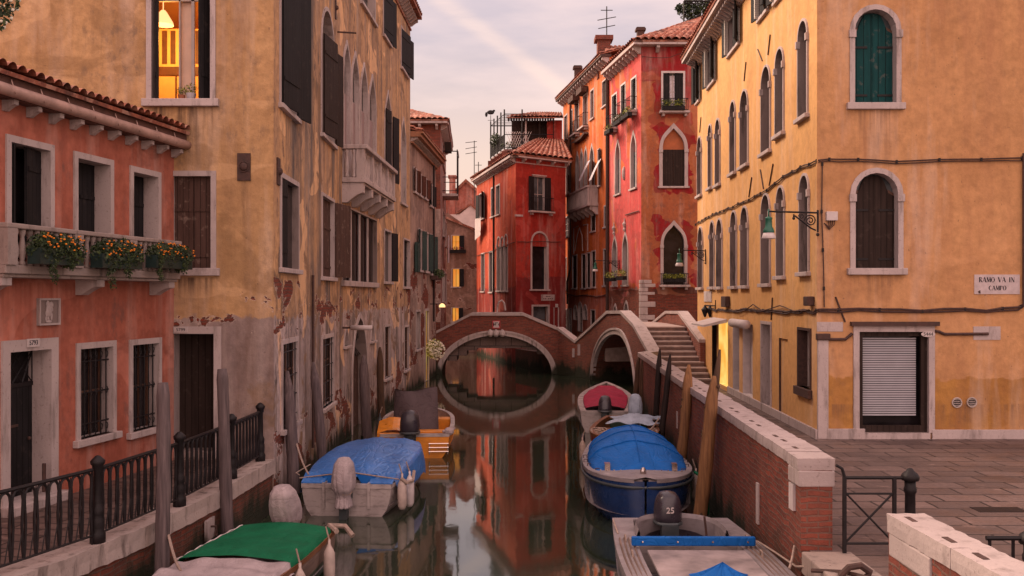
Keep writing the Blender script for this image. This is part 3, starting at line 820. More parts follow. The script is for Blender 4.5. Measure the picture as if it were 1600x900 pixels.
# flower boxes on the pink house
MT['leafA'] = simple('leaf_dark', (.016, .030, .008), .7, .5, 9, bump=0); MT['leafB'] = simple('leaf_mid', (.045, .065, .014), .7, .4, 9, bump=0)
MT['leafC'] = simple('leaf_light', (.24, .25, .03), .7, .4, 9, bump=0)
MT['orange_fl'] = simple('orange_petals', (.75, .22, .015), .7, .3, 9, bump=0); MT['white_fl'] = simple('white_petals', (.75, .68, .55), .7, .2, 9, bump=0)
MT['red_fl'] = simple('magenta_petals', (.35, .02, .08), .7, .4, 9, bump=0); MT['potg'] = simple('green_pot', (.008, .022, .02), .5, .3, 9)
rnd = random.Random(3)
for (x0, x1, yc, trail, lab) in ((47, 128, 392, ((84, 450), (110, 425)), 'wide trough of orange marigolds under the first balcony window from the frame edge'),
                          (146, 219, 400, ((175, 462), (200, 440)), 'middle trough of orange marigolds with the longest trailing stems'),
                          (232, 297, 402, ((250, 445), (288, 430)), 'marigold trough at the balcony corner nearest the ochre palazzo')):
    off = pr + .22
    ua, _ = fp.px(x0, yc, off); ub, _ = fp.px(x1, yc, off); uc = (ua + ub) / 2; z = fp.px((x0 + x1) / 2, yc, off)[1]
    t_ = T('flower_box', lab, 'flower box', fp.w(uc, z - .25, off), 0, 'marigold troughs on the balcony rail')
    q = M(); fp.bx(q, ua + .08, ub - .1, z - .2, z + .02, off - .1, off + .1); ob('planter', q, 'potg', t_)
    q = M(); L = (ub - ua)
    for i in range(7): q.leaves(fp.w(ua + L * (.1 + .8 * (i + .5) / 7), z + .02 + .05 * math.sin(i * 2.1), off), (.17, L / 8.5, .19 + .05 * rnd.random()), 420, rnd.uniform(.02, .036), (0, 0, 0, 1), rnd)
    for (tx, ty) in trail:
        ut, zt_ = fp.px(tx, ty, off + .1)
        for i in range(7): q.leaves(fp.w(ut + .04 * math.sin(i * 1.3), z - (z - zt_) * i / 8, off + .1), (.06, .09 - .009 * i, .08), 40, .02, (0, 0, 1), rnd)
    ob('foliage', q, ['leafA', 'leafB', 'leafC'], t_)
    q = M()
    for i in range(44):
        p = fp.w(ua + L * (.08 + .84 * rnd.random()), z + .0 + .24 * rnd.random(), off + .06 + .14 * rnd.random()); q.ball(p, .011 + .009 * rnd.random(), 6, 0, (1, 1, .7))
    ob('blossoms', q, 'orange_fl', t_)

# ------------------------------------------------------------------ ochre palazzo (left)
bb = T('ochre_palazzo', 'tall weathered ochre and grey palazzo with stone loggia on the left bank', 'palazzo', (-4.8, 25, 0))
ochf = plaster('ochre_front_stucco', (.55, .335, .165), (.46, .265, .125), low=((.42, .32, .29), (.27, .20, .185), 3.66), bricks=((3.3, 4.2, .63, 2.2),), streak=.5, streakc=(.16, .09, .06), mottle=.4)
ochs = plaster('ochre_side_stucco', (.66, .385, .19), (.46, .28, .17), low=((.58, .455, .43), (.42, .325, .305), 3.64), wear=2.0, bricks=((3.3, 4.5, .56, 1.6), (-1, 1.6, .54, 1.3)), streak=1.4, streakc=(.15, .115, .10), zalg=.3, mottle=.5)
C0, C1, C2 = (-4.52, 18.2), (-4.78, 26.7), (-4.346, 41.0)
ff = Face((-14, 18.2), C0); f1 = Face(C0, C1); f2 = Face(C1, C2)
ZT = 15.9
# lit window with a real room behind it
litw = w_, g_ = win(ff, bb, 229, 337, -60, 155, fw=.1, depth=.3, fill=None, sill=.09, mat='stone')
u0, u1, zb, zt, a, b_, it = g_
q = M(); leaf_box(ff, q, a + .02, zb + .02, it, -1, 72, .36, off=-.28); ob('shutter', q, 'sh_black', w_)
q = M(); leaf_box(ff, q, b_ - .02, zb + .02, it, 1, 60, .36, off=-.28); ob('shutter', q, 'sh_black', w_)
warm = simple('warm_room_wall', (.7, .42, .2), .9, .1, 3)
X0, X1 = ff.w(a, 0).x, ff.w(b_, 0).x
q = M(); x0, x1, y0, y1, z0, z1 = X0 - 1.2, X1 + .5, 18.52, 22.0, zb - .5, it + .9
q.quad((x0, y1, z0), (x1, y1, z0), (x1, y1, z1), (x0, y1, z1)); q.quad((x0, y0, z0), (x0, y1, z0), (x0, y1, z1), (x0, y0, z1)); q.quad((x1, y0, z0), (x1, y1, z0), (x1, y1, z1), (x1, y0, z1))
q.quad((x0, y0, z0), (x1, y0, z0), (x1, y1, z0), (x0, y1, z0)); q.quad((x0, y0, z1), (x1, y0, z1), (x1, y1, z1), (x0, y1, z1))
q.quad((x0, y0, z0), (x1, y0, z0), (x1, y0, zb), (x0, y0, zb)); q.quad((x0, y0, it), (x1, y0, it), (x1, y0, z1), (x0, y0, z1))
rm_ = ob('room', q, warm, w_)
q = M(); q.box(-7.75, -6.72, 20.6, 21.0, z0, z0 + 2.5, 0)
for i in range(6): q.box(-7.68 + i * .18, -7.58 + i * .18, 20.57, 20.6, z0 + 1.75, z0 + 2.45, 1)
q.box(-7.75, -6.72, 20.56, 20.6, z0 + 1.5, z0 + 1.68, 1); q.box(-7.22, -7.19, 20.57, 20.6, z0, z0 + 1.5, 1); ob('wardrobe', q, [simple('cream_door', (.8, .5, .2), .6, .1, 4), 'brownwood'], rm_)
q = M(); q.box(X0 + .02, X1 - .02, 18.5, 18.56, zb + 1.95, zb + 2.03); q.box(-6.18, -6.12, 18.5, 18.56, zb, it); q.box(-6.42, -6.39, 18.5, 18.56, zb + .0, it); ob('sash', q, 'creamwood', w_)
q = M(); q.box(-6.41, -6.2, 18.6, 18.66, zb, it); ob('curtain', q, simple('pale_curtain', (.6, .42, .32), .9, .1, 4), w_)
q = M(); q.lathe([(.04, .3), (.08, .25), (.2, .05), (.21, .0), (.0, .02)], (-7.12, 19.6, z0 + 2.3), 12); q.tube([(-7.12, 19.6, z0 + 2.5), (-7.12, 19.6, z1)], .01)
ob('ceiling_lamp', q, emis('lamp_shade', (1, .5, .2), 1.1), w_)
pl_ = bpy.data.lights.new('room_lamp', 'POINT'); pl_.energy = 70; pl_.color = (1, .42, .09); pl_.shadow_soft_size = .15
plo = bpy.data.objects.new('room_lamp', pl_); COL.objects.link(plo); plo.location = (-7.1, 19.6, z0 + 2.0)
for (px_, s_, lab, gr) in ((281, .075, 'small clay pot with short sprig on the lit window sill', 0), (296, .1, 'pale pot with bushy green herb on the lit window sill', 1)):
    u, _ = ff.px(px_, 150); t_ = T('plant_pot', lab, 'plant pot', ff.w(u, zb, -.1)); q = M(); q.lathe([(s_ * .7, 0), (s_, s_ * 1.3), (s_ * .85, s_ * 1.3)], ff.w(u, zb, -.1), 10)
    ob('pot', q, simple('clay_pot_%d' % gr, ((.3, .1, .05), (.45, .4, .42))[gr], .7, .2), t_)
    q = M(); q.leaves(ff.w(u, zb + s_ * 2.2, -.1), (s_ * 1.4, s_ * 1.2, s_ * 1.1), 160, .018, (0, 1), rnd); ob('foliage', q, ['leafB', 'leafC'], t_)
win(ff, bb, 262, 338, 267, 419, fw=.1, depth=.12, fill='boards', lm='sh_old', sill=.09)
w_, g_ = win(ff, bb, 255, 346, 510, 716, fw=.14, depth=.5, fill='sh_brown', sill=0, door=True, name='door_frame')
q = M(); ff.bx(q, g_[4], g_[5], 1.0, 1.14, -.5, -.02); ob('doorstep', q, 'stone_dark', w_, bevel=.01)
plate(ff, bb, 273, 294.5, 511, 519.5, '5799', .85)
q = M(); u, z = ff.px(381.5, 261); ff.bx(q, u - .125, u + .125, z - .26, z + .26, 0, .03); q.ball(ff.w(u, z, .03), .085, 10, 0, (1, .6, 1)); q.tube([ff.w(u + .1 * math.cos(t * .7), z + .1 * math.sin(t * .7), .035) for t in range(10)], .014, 5); ob('wall_anchor', q, 'rust', bb)
_g = litw[1]; _u = ff.px(381.5, 282); _v = ff.px(300, 425)
add_drips(ochf, [((_g[0] + _g[1]) / 2, _g[2] - .12, .6, 1.3), (_u[0], _u[1], .04, 1.7), (_v[0], _v[1] - .1, .4, .5)], (.10, .06, .04), .9)
ff.build(bb, ochf, -.5, ZT)
# side 1
def sidewin(fc, x0, x1, yt, yb, **k): return win(fc, bb, x0, x1, yt, yb, **k)
w_, g_ = sidewin(f1, 436, 463, -60, 174, fw=.1, depth=.25, fill='dark', yx=450, leaves=((1, 170, .5),), lm='sh_black')
q = M(); leaf_box(f1, q, g_[4] + .02, g_[2], g_[6], -1, 8, .95, off=.03); ob('shutter', q, 'sh_black', w_)
w_, g_ = sidewin(f1, 501, 522, 12, 218, kind='round', fw=.1, depth=.25, fill='dark', imp=False)
for (sd_, an) in ((-1, 8), (1, 168)):
    q = M(); leaf_box(f1, q, g_[4] if sd_ < 0 else g_[5], g_[2] + .02, g_[6] - .8, sd_, an, 1.1 if sd_ < 0 else .5, off=.05); ob('shutter', q, 'sh_brown', w_)
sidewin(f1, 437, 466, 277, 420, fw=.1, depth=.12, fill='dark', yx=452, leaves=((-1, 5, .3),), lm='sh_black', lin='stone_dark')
w_, g_ = sidewin(f1, 502, 522, 306, 433, fw=.08, depth=.12, fill='boards', lm='sh_old', leaves=((1, 168, .6),))
w_, g_ = sidewin(f1, 439, 465, 528, 664, fw=.1, depth=.12, fill='glass', fm='brownwood'); grille(f1, w_, g_, .0, 4, (.1, .35, .6, .9), False)
w_, g_ = sidewin(f1, 502, 521, 522, 633, fw=.1, depth=.12, fill='glass', fm='brownwood'); grille(f1, w_, g_, .0, 4, (.1, .35, .6, .9), False)
q = M(); u, z = f1.px(434, 268); f1.bx(q, u - .12, u + .12, z - .26, z + .26, 0, .03); q.ball(f1.w(u, z, .03), .08, 8, 0, (.9, 1, 1)); ob('wall_anchor', q, 'rust', bb)
q = M(); u, z = f1.px(523.5, 12); f1.bx(q, u - .08, u + .08, z - .3, z + .3, 0, .03); q.ball(f1.w(u, z, .03), .07, 8); ob('wall_anchor', q, 'rust', bb)
q = M(); u, z = f1.px(485, 430); q.tube([f1.w(u, z, .06), f1.w(u, .6, .06)], .035, 6); ob('drainpipe', q, 'rust', bb)
q = M(); u, z = f1.px(527, 50); q.tube([f1.w(u, z, 0), f1.w(u + .1, z, .5)], .025, 5); ob('iron_rod', q, 'rust', bb)
f1.build(bb, ochs, -.6, ZT)
# side 2: loggia of four arches over the balcony
for (x0, x1, yt) in ((535, 547, 54), (548, 560.5, 71), (562, 574, 89), (575, 587, 107)):
    w_, g_ = sidewin(f2, x0, x1, yt, 286, kind='ogee', fw=.09, depth=.13, fill=None, sill=0, yx=x0, proud=.04)
    q = M(); f2.bx(q, g_[4], g_[5], g_[2], g_[6] - 1.35, -.12, -.09); ob('blind', q, simple('dusty_pink_blind', (.27, .19, .185), .8, .15, 3), w_)
    q = M(); P_ = outline('ogee', g_[4], g_[5], g_[2], g_[6]); q.add([f2.w(u, z, -.125) for u, z in P_], [tuple(range(len(P_)))]); ob('pane', q, 'glass', w_)
w_, g_ = sidewin(f2, 600, 612, 140, 282, kind='ogee', fw=.08, depth=.22, fill='dark', yx=606)
for (sd_, an) in ((-1, 8), (1, 168)):
    q = M(); leaf_box(f2, q, g_[4] if sd_ < 0 else g_[5], g_[2] + .02, g_[6] - .7, sd_, an, .6, off=.05); ob('shutter', q, 'sh_black', w_)
sidewin(f2, 626, 634, 182, 318, kind='ogee', fw=.09, depth=.25, fill='greyglass')
sidewin(f2, 563, 586, -40, 20, fw=.1, depth=.25, fill='greyglass')
for (x0, x1, yt, yb) in ((598, 609, -14, 62), (626, 636, 48, 112)):
    sidewin(f2, x0, x1, yt, yb, fw=.08, depth=.2, fill='dark', leaves=((-1, 8, .9), (1, 170, .45)), lm='sh_black')
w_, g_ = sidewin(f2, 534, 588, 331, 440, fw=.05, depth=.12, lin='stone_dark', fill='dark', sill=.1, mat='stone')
for i in range(3):
    q = M(); u = g_[4] + (g_[5] - g_[4]) * (i + 1) / 4; q.tube([f2.w(u, g_[2], -.05), f2.w(u, g_[6], -.05)], .045, 8); ob('mullion_post', q, 'stone', w_)
for i in range(4):
    q = M(); s_ = (g_[5] - g_[4]) / 4; f2.bx(q, g_[4] + s_ * i + .12, g_[4] + s_ * (i + .6), g_[2], g_[6], -.115, -.08); ob('shutter', q, 'sh_brown', w_)
sidewin(f2, 600, 611, 359, 440, fw=.07, depth=.1, fill='dark', leaves=((1, 170, .45),), lm='sh_black')
sidewin(f2, 630, 640, 373, 448, fw=.07, depth=.15, fill='boards', lm='sh_black')
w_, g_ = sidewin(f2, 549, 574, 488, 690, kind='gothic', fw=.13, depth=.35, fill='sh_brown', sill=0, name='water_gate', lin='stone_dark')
q = M(); f2.bx(q, g_[4], g_[5], g_[2], g_[2] + 2.6, -.33, -.27); ob('boards', q, 'sh_old', w_)
q = M()
for i in range(7):
    u = g_[4] + (g_[5] - g_[4]) * i / 6; q.tube([f2.w(u, g_[2] + 2.6, -.2), f2.w(g_[4] + (g_[5] - g_[4]) * (6 - i) / 6, g_[6] - .5, -.2)], .015, 4)
ob('grille', q, 'iron', w_)
for (x0, x1, yt, yb) in ((536.5, 544.5, 508, 540), (578.5, 585, 502, 532)): sidewin(f2, x0, x1, yt, yb, kind='ogee', fw=.06, depth=.15, fill='stone', sill=.05, name='niche')
for (x0, x1, yt, yb) in ((600, 609.5, 507, 590), (631, 638.5, 508, 577)):
    w_, g_ = sidewin(f2, x0, x1, yt, yb, fw=.08, depth=.1, fill='glass', fm='brownwood')
q = M(); u, z = f2.px(535, 512); q.tube([f2.w(u, z, .25), f2.w(u - .1, z, .85)], .07, 8); o = ob('tube_lamp', q, 'white', bb, smooth=True)
q = M(); q.tube([f2.w(u, z, 0), f2.w(u, z, .3)], .03, 5); ob('bracket', q, 'rust', o)
f2.build(bb, ochs, -.6, ZT)
# balcony of the loggia
ua, _ = f2.px(534, 285); ub, _ = f2.px(600, 320); zf, zr, pr = 7.42, 8.22, .62
ub = 5.95
q = M(); f2.bx(q, ua, ub, zf - .14, zf, 0, pr + .04); f2.bx(q, ua + .05, ub - .05, zf - .2, zf - .14, 0, pr - .02); ob('balcony_floor', q, 'stone', bb, bevel=.015)
q = M(); f2.bx(q, ua - .03, ub + .03, zr, zr + .12, pr - .14, pr + .1); f2.bx(q, ua - .03, ua + .18, zr, zr + .12, 0, pr - .14); f2.bx(q, ub - .18, ub + .03, zr, zr + .12, 0, pr - .14); ob('balcony_rail', q, 'stone', bb, bevel=.02)
q = M(); q.lathe([(r * 1.35, z * 1.6) for r, z in balp], n=8); bme2 = q.mesh('baluster', [MT['stone']], True)
q = M(); q.box(-.11, .11, -.11, .11, 0, .8); pme2 = q.mesh('pedestal', [MT['stone']])
a2 = math.atan2(f2.d.y, f2.d.x)
inst('pedestal', pme2, f2.w(ua + .12, zf, pr - .1), bb, a2)
for i in range(1, 21):
    u = ua + .12 + (ub - ua - .24) * i / 20
    if i % 5 == 0: inst('pedestal', pme2, f2.w(u, zf, pr - .1), bb, a2)
    else: inst('baluster', bme2, f2.w(u, zf, pr - .1), bb, a2)
for o_ in (.13, .33): inst('baluster', bme2, f2.w(ua + .08, zf, o_), bb, a2)
corbels(f2, bb, zf - .2, ua + .15, ub - .15, 1.35, (.28, .6, .5))
# cornice high up
q = M(); 
for fc in (f1, f2): fc.bx(q, 0, fc.L + .02, ZT - .02, ZT + .1, -.1, .5); fc.bx(q, 0, fc.L, ZT - .5, ZT - .42, 0, .06)
ob('cornice', q, 'tile', bb); corbels(f2, bb, ZT - .02, .3, f2.L - .1, .42, (.14, .34, .3), 'stone')
m = M(); e_ = f2.w(f2.L, 0, 0); m.quad((e_.x, e_.y, -.5), (-14, 41, -.5), (-14, 41, ZT), (e_.x, e_.y, ZT)); m.quad((-14, 41, -.5), (-14, 18.2, -.5), (-14, 18.2, ZT), (-14, 41, ZT)); ob('rear_wall', m, ochs, bb)
tileroof(bb, f2.w(0, ZT + .1, .5), f2.w(f2.L, ZT + .1, .5), f2.w(f2.L, ZT + 1.6, -5), f2.w(0, ZT + 1.6, -5), .3, .5)
m = M(); m.add([(C0[0], C0[1], ZT), (C1[0], C1[1], ZT), (C2[0], C2[1], ZT), (-14, 41, ZT), (-14, 18.2, ZT)], [(0, 1, 2, 3, 4)]); ob('roof_deck', m, 'tile', bb)

# ------------------------------------------------------------------ narrow grey house beyond
gm = plaster('grey_brown_stucco', (.40, .26, .20), (.30, .20, .17), low=((.42, .30, .25), (.30, .2, .17), 4.6), bricks=((1.0, 5.4, .53, .9),), streak=.6, zalg=.3)
bg_ = T('grey_house', 'narrow grey brown house with sea green shutters between ochre palazzo and bridge', 'house', (-4.2, 45, 0))
G0, G1 = (-4.346, 41.02), (-3.94, 49.6); fg = Face(G0, G1); ZG = 10.95
for (x0, x1, yt, yb, lm, lv) in ((646, 651, 262, 300, 'sh_rust', 1), (653, 658.5, 270, 305, 'sh_rust', 1), (662, 666.5, 277, 310, 'sh_rust', 1), (671, 675.5, 287, 322, 'sh_black', 1),
                             (653, 659, 357, 422, 'sh_sea', 1), (663, 669, 362, 424, 'sh_sea', 1), (672, 677, 366, 428, 'sh_sea', 1)):
    win(fg, bg_, x0, x1, yt, yb, fw=.08, depth=.15, fill='dark', leaves=((-1, 168, .45), (1, 165, .45)), lm=lm, proud=.03)
win(fg, bg_, 649.5, 656.5, 484, 545, fw=.09, depth=.22, fill='dark')
w_, g_ = win(fg, bg_, 663.5, 670, 482, 595, fw=.12, depth=.1, fill='litstrip', sill=0, name='door_frame', fm='brownwood', mull=(2, 0))
q = M(); u, z = fg.px(675.5, 340); q.tube([fg.w(u, ZG - .2, .08), fg.w(u, 2.8, .08)], .05, 6); ob('drainpipe', q, 'iron', bg_)
q = M(); u, z = fg.px(648, 425); fg.bx(q, u - .3, u + .3, z, z + 1.3, .05, .2); ob('box_shutter', q, 'sh_sea', bg_)
fg.build(bg_, gm, -.6, ZG)
q = M(); fg.bx(q, 0, fg.L + .15, ZG - .05, ZG + .1, -.2, .45); fg.bx(q, 0, fg.L + .1, ZG - .32, ZG - .25, 0, .12); fg.bx(q, 0, fg.L + .12, ZG + .1, ZG + .18, -.2, .55); ob('cornice', q, simple('terracotta_cornice', (.30, .14, .08), .8, .3, 6), bg_)
corbels(fg, bg_, ZG - .05, .15, fg.L - .05, .3, (.1, .3, .18), 'stone')
tileroof(bg_, fg.w(0, ZG + .2, .5), fg.w(fg.L, ZG + .2, .5), fg.w(fg.L, ZG + 1.3, -3.5), fg.w(0, ZG + 1.3, -3.5), .25, .4)
shell(bg_, [fg.B[:2], (-12, 49.6), (-12, 41.05), (fg.A.x, 41.05)], -.5, ZG, gm, open_=True)

# ------------------------------------------------------------------ brick and pale house behind bridge on the left
bm_ = plaster('pale_pink_stucco', (.42, .27, .24), (.32, .2, .18), bricks=((1.0, 8.0, .54, .8),), streak=.6)
b3 = T('brick_corner_house', 'tall brick house with pale canal side and tiled roof behind the bridge', 'house', (-3.9, 55, 0))
H0, H1, H2 = (-12, 52.8), (-3.93, 52.8), (-4.3, 62.5); fa = Face(H0, H1); fb = Face(H1, H2); ZH = 13.55
win(fa, b3, 657, 672, 209, 232, kind='round', fw=.12, depth=.25, fill='dark')
for (x0, x1, yt, yb) in ((691.0, 694.5, 230, 262), (691.5, 694.5, 330, 370), (695.5, 697.5, 345, 385), (691, 694, 420, 470), (695, 697.5, 425, 472)):
    win(fb, b3, x0, x1, yt, yb, fw=.1, depth=.12, fill='greyglass', mull=(0, 0))
fa.build(b3, plaster('brick_and_stucco', (.42, .29, .25), (.34, .23, .2), bricks=((9.0, 20, .18, 1), (1.0, 5.0, .5, .9)), streak=.6), -.5, ZH); fb.build(b3, bm_, -.5, ZH)
shell(b3, [H2, (-12, 62.5), (-12, 52.85)], -.5, ZH, bm_, open_=True)
q = M(); fa.bx(q, 0, fa.L + .4, ZH - .02, ZH + .14, 0, .45); fb.bx(q, 0, fb.L, ZH - .02, ZH + .14, 0, .45); ob('cornice', q, 'stone', b3)
corbels(fb, b3, ZH - .02, .3, fb.L - .3, .6, (.14, .36, .3)); corbels(fa, b3, ZH - .02, fa.L - 3, fa.L - .2, .8, (.14, .36, .3))
rdg = Vector((-9, 56.5, 15.6)); 
tileroof(b3, (-12, 52.3, ZH + .15), (-3.45, 52.3, ZH + .15), (-7.6, 57, ZH + 1.9), (-12, 57, ZH + 1.9), .3, .5)
tileroof(b3, (-3.45, 52.3, ZH + .15), (-3.85, 62.5, ZH + .15), (-7.6, 60, ZH + 1.9), (-7.6, 57, ZH + 1.9), .3, .5)
# its iron balcony over the canal
u, z = fb.px(694.5, 292); q = M(); fb.bx(q, 3.0, 5.6, 9.9, 10.05, 0, .9); ob('balcony_floor', q, 'stone', b3)
q = M()
for i in range(14): q.tube([fb.w(3 + i * .2, 10.05, .86), fb.w(3 + i * .2, 11.0, .86)], .014, 4)
for zz in (10.2, 11.0): q.tube([fb.w(3, zz, 0), fb.w(3, zz, .86), fb.w(5.6, zz, .86), fb.w(5.6, zz, 0)], .022, 4)
for p_ in (3, 5.6): q.tube([fb.w(p_, 10, .86), fb.w(p_, 12.6, .86)], .035, 5)
q.tube([fb.w(3, 12.5, 0), fb.w(3, 12.5, .9), fb.w(5.6, 12.5, .9)], .03, 4)
ob('balcony_railing', q, 'iron', b3)
q = M(); fb.bx(q, 3.4, 4.6, 12.6, 13.1, .1, .5); ob('roller_box', q, 'sh_brown', b3)
q = M()
t_ = T('laundry', 'pale towels hanging from a line on the brick corner house', 'laundry', fb.w(4, 6.9, .3))
q.grid(lambda a_, b2_: fb.w(3.2 + a_ * 1.6, 7.6 - b2_ * 1.5 + .05 * math.sin(a_ * 9), .32 + .05 * math.sin(a_ * 11)), 14, 4); ob('towel', q, 'lace', t_); q = M(); q.tube([fb.w(2.6, 7.62, .3), fb.w(5.2, 7.62, .3)], .012, 4); ob('line', q, 'iron', t_)

# ------------------------------------------------------------------ far houses closing the view
b4 = T('beige_gable_house', 'small beige brown house with three lit windows at the end of the canal', 'house', (-3.5, 70, 0))
f4 = Face((-8, 70.0), (-1.6, 70.0))
for (x0, x1, yt, yb, fl) in ((705.5, 721, 367, 390, 'lit'), (706, 721, 419, 448, 'lit'), (705.5, 720, 480, 502, 'lit')):
    w_, g_ = win(f4, b4, x0 - .5, x1 - 1.5, yt, yb, fw=.06, depth=.15, fill=fl, fm='brownwood', mull=(1, 0), leaves=((1, 168, .6),), lm='sh_black')
q = M(); u, z = f4.px(712, 393); f4.bx(q, u - .55, u + .75, z - .12, z + .12, .05, .4); t_ = T('flower_box', 'dark flower box with magenta blooms below the top lit window', 'flower box', f4.w(u, z, .2)); ob('planter', q, 'sh_black', t_)
q = M(); q.leaves(f4.w(u + .1, z + .2, .25), (.6, .15, .18), 160, .05, (0, 1), rnd); ob('foliage', q, ['leafA', 'red_fl'], t_)
ztl = f4.px(700, 333)[1]; ztr = f4.px(742, 362)[1]; ul = f4.px(700, 333)[0]; ur = f4.px(742, 360)[0]
m4 = plaster('beige_brown_stucco', (.36, .22, .17), (.27, .16, .12), bricks=((3.0, 7.0, .62, .8),), streak=.4)
f4.build(b4, m4, -.5, ztl, top=[(f4.L, ztr - .6), (ur, ztr), (ul, ztl), (0, ztl)])
q = M(); q.prism([f4.w(ul - 1, ztl + .1, .2), f4.w(ur + .8, ztr - .1, .2), f4.w(ur + .8, ztr - .25, .2), f4.w(ul - 1, ztl - .05, .2)], (0, 5, 0)); ob('roof', q, 'tile', b4)
shell(b4, [(-1.6, 70), (-1.6, 76), (-8, 76), (-8, 70.05)], -.5, ztr - .7, m4, open_=True)
b5 = T('pink_gable_house', 'distant pink gabled house with chimney beneath the antennas', 'house', (-4, 86, 0))
f5 = Face((-9, 86), (-1.4, 86)); m5 = plaster('far_pink_stucco', (.42, .14, .10), (.36, .11, .08), streak=.2)
pt = lambda x, y: f5.px(x, y)
g0, g1, g2 = pt(706, 306), pt(728, 285), pt(750, 304)
f5.build(b5, m5, -.5, g0[1], top=[(f5.L, g2[1]), g2, g1, g0, (0, g0[1] - .2)])
q = M(); t = .12
for (p0, p1) in ((g0, g1), (g1, g2)): q.prism([f5.w(p0[0], p0[1], .2), f5.w(p1[0], p1[1], .2), f5.w(p1[0], p1[1] + .3, .2), f5.w(p0[0], p0[1] + .3, .2)], (0, 8, 0))
rf = ob('roof', q, 'tile', b5)
q = M(); p0 = pt(703, 330); p1 = pt(712, 280); f5.bx(q, p0[0], p1[0], p0[1] - 1, p1[1], .1, .9); f5.bx(q, p0[0] - .1, p1[0] + .1, p1[1], p1[1] + .25, .0, 1.0); ob('chimney', q, m5, rf)
b6 = T('low_white_gable', 'low white gabled house wall with tiled roof beside the red house', 'house', (-3, 79, 0))
f6 = Face((-5.4, 79), (-2.2, 79)); pt = lambda x, y: f6.px(x, y)
a0, a1, a2_ = pt(718, 335), pt(735, 321), pt(752, 336)
f6.build(b6, simple('far_white_wall', (.55, .45, .42), .9, .15, 2), -.5, a0[1], top=[(f6.L, a2_[1]), a2_, a1, a0, (0, a0[1])] if a2_[0] < f6.L else [(f6.L, a2_[1]), a1, a0, (0, a0[1])])
q = M()
q.prism([f6.w(a0[0] - .3, a0[1], .1), f6.w(a1[0], a1[1], .1), f6.w(a1[0], a1[1] + .2, .1), f6.w(a0[0] - .3, a0[1] + .15, .1)], (0, 5, 0)); q.prism([f6.w(a1[0], a1[1], .1), f6.w(a2_[0], a2_[1], .1), f6.w(a2_[0], a2_[1] + .2, .1), f6.w(a1[0], a1[1] + .2, .1)], (0, 5, 0)); ob('roof', q, 'tile', b6)
# ------------------------------------------------------------------ red house behind the bridge
redm = plaster('red_stucco', (.42, .055, .038), (.34, .028, .02), low=((.24, .03, .028), (.2, .028, .028), 5.2), streak=.35, streakc=(.12, .015, .015), mottle=.4)
redl = plaster('orange_red_stucco', (.52, .085, .03), (.45, .05, .022), low=((.28, .035, .025), (.22, .03, .025), 4.6), streak=.4, streakc=(.2, .02, .015), mottle=.4, zalg=.3)
br = T('red_house', 'deep red house with roof terrace standing just beyond the bridge', 'house', (.3, 57, 0))
RA, RB, RC = (-2.5, 67.9), (.224, 56.0), (3.26, 58.32); rl = Face(RA, RB); rr = Face(RB, RC); ZR = 12.16
w_, g_ = win(rr, br, 832, 852, 275, 330, fw=.07, depth=.15, fill='greyglass', mull=(1, 1), leaves=((-1, 172, .5), (1, 172, .5)), lm='sh_black', lintel=.06)
def balconet(fc, par, u0, u1, z, h=.75, pr=.35, n=9, ledge=True, bulge=0, mat='stone'):
    q = M()
    for i in range(n + 1):
        u = u0 + (u1 - u0) * i / n; q.tube([fc.w(u, z, pr), fc.w(u, z + h * .5, pr + bulge), fc.w(u, z + h, pr)], .012, 4)
    for zz in (z + .04, z + h): q.tube([fc.w(u0, zz, 0), fc.w(u0, zz, pr), fc.w(u1, zz, pr), fc.w(u1, zz, 0)], .018, 4)
    o = ob('balconet_railing', q, 'iron', par)
    if ledge:
        q = M(); fc.bx(q, u0 - .08, u1 + .08, z - .1, z, 0, pr + .06)
        for uu in (u0 + .05, u1 - .15): fc.bx(q, uu, uu + .12, z - .24, z - .1, 0, pr * .8)
        ob('balconet_ledge', q, mat, par)
    return o
ua, z = rr.px(827, 329); ub, _ = rr.px(861, 329); balconet(rr, w_, ua, ub, z, .8, .25, 12)
w_, g_ = win(rr, br, 829, 857, 361, 452, kind='round', fw=.11, depth=.25, fill='glass', mull=(0, 0))
q = M(); P_ = clip(outline('round', g_[4], g_[5], g_[2], g_[6]), rr.px(843, 385)[1], 99, 1); rr.slab(q, P_, -.24, -.05); ob('tympanum', q, redm, w_)
w_, g_ = win(rr, br, 830.5, 858.5, 476, 520, fw=.11, depth=.25, fill='greyglass', mull=(0, 1), fm='brownwood')
q = M(); u, z = rr.px(856, 465); rr.bx(q, u - .52, u + .52, z - .18, z + .18, 0, .03); p_ = ob('name_plate', q, 'stone', br)
q = M()
for (a_, z_) in ((-.18, .07), (-.06, .07), (.08, .07), (-.38, -.07), (-.24, -.07), (-.02, -.07), (.12, -.07), (.28, -.07)): rr.bx(q, u + a_, u + a_ + .09, z + z_ - .025, z + z_ + .025, .03, .036)
ob('faded_lettering', q, 'rust', p_)
q = M(); u, z = rr.px(869, 477.5); rr.bx(q, u - .07, u + .07, z - .1, z + .1, 0, .1); ob('meter_box', q, 'white', br)
q = M(); u, z = rr.px(865, 480); q.tube([rr.w(u, z, .04), rr.w(u, 1, .04)], .025, 5); u, z = rr.px(872, 480); q.tube([rr.w(u, z, .04), rr.w(u, 1, .04)], .04, 5); ob('drainpipe', q, 'stone', br)
q = M(); rr.bx(q, -.0, .5, *sorted((rr.px(808, 338)[1], rr.px(808, 335)[1])), -.1, .04); ob('string_stone', q, 'stone', br)
w_, g_ = win(rl, br, 749, 757, 301, 342, fw=.07, depth=.15, fill='dark', leaves=((-1, 170, .35), (1, 160, .5)), lm='sh_black')
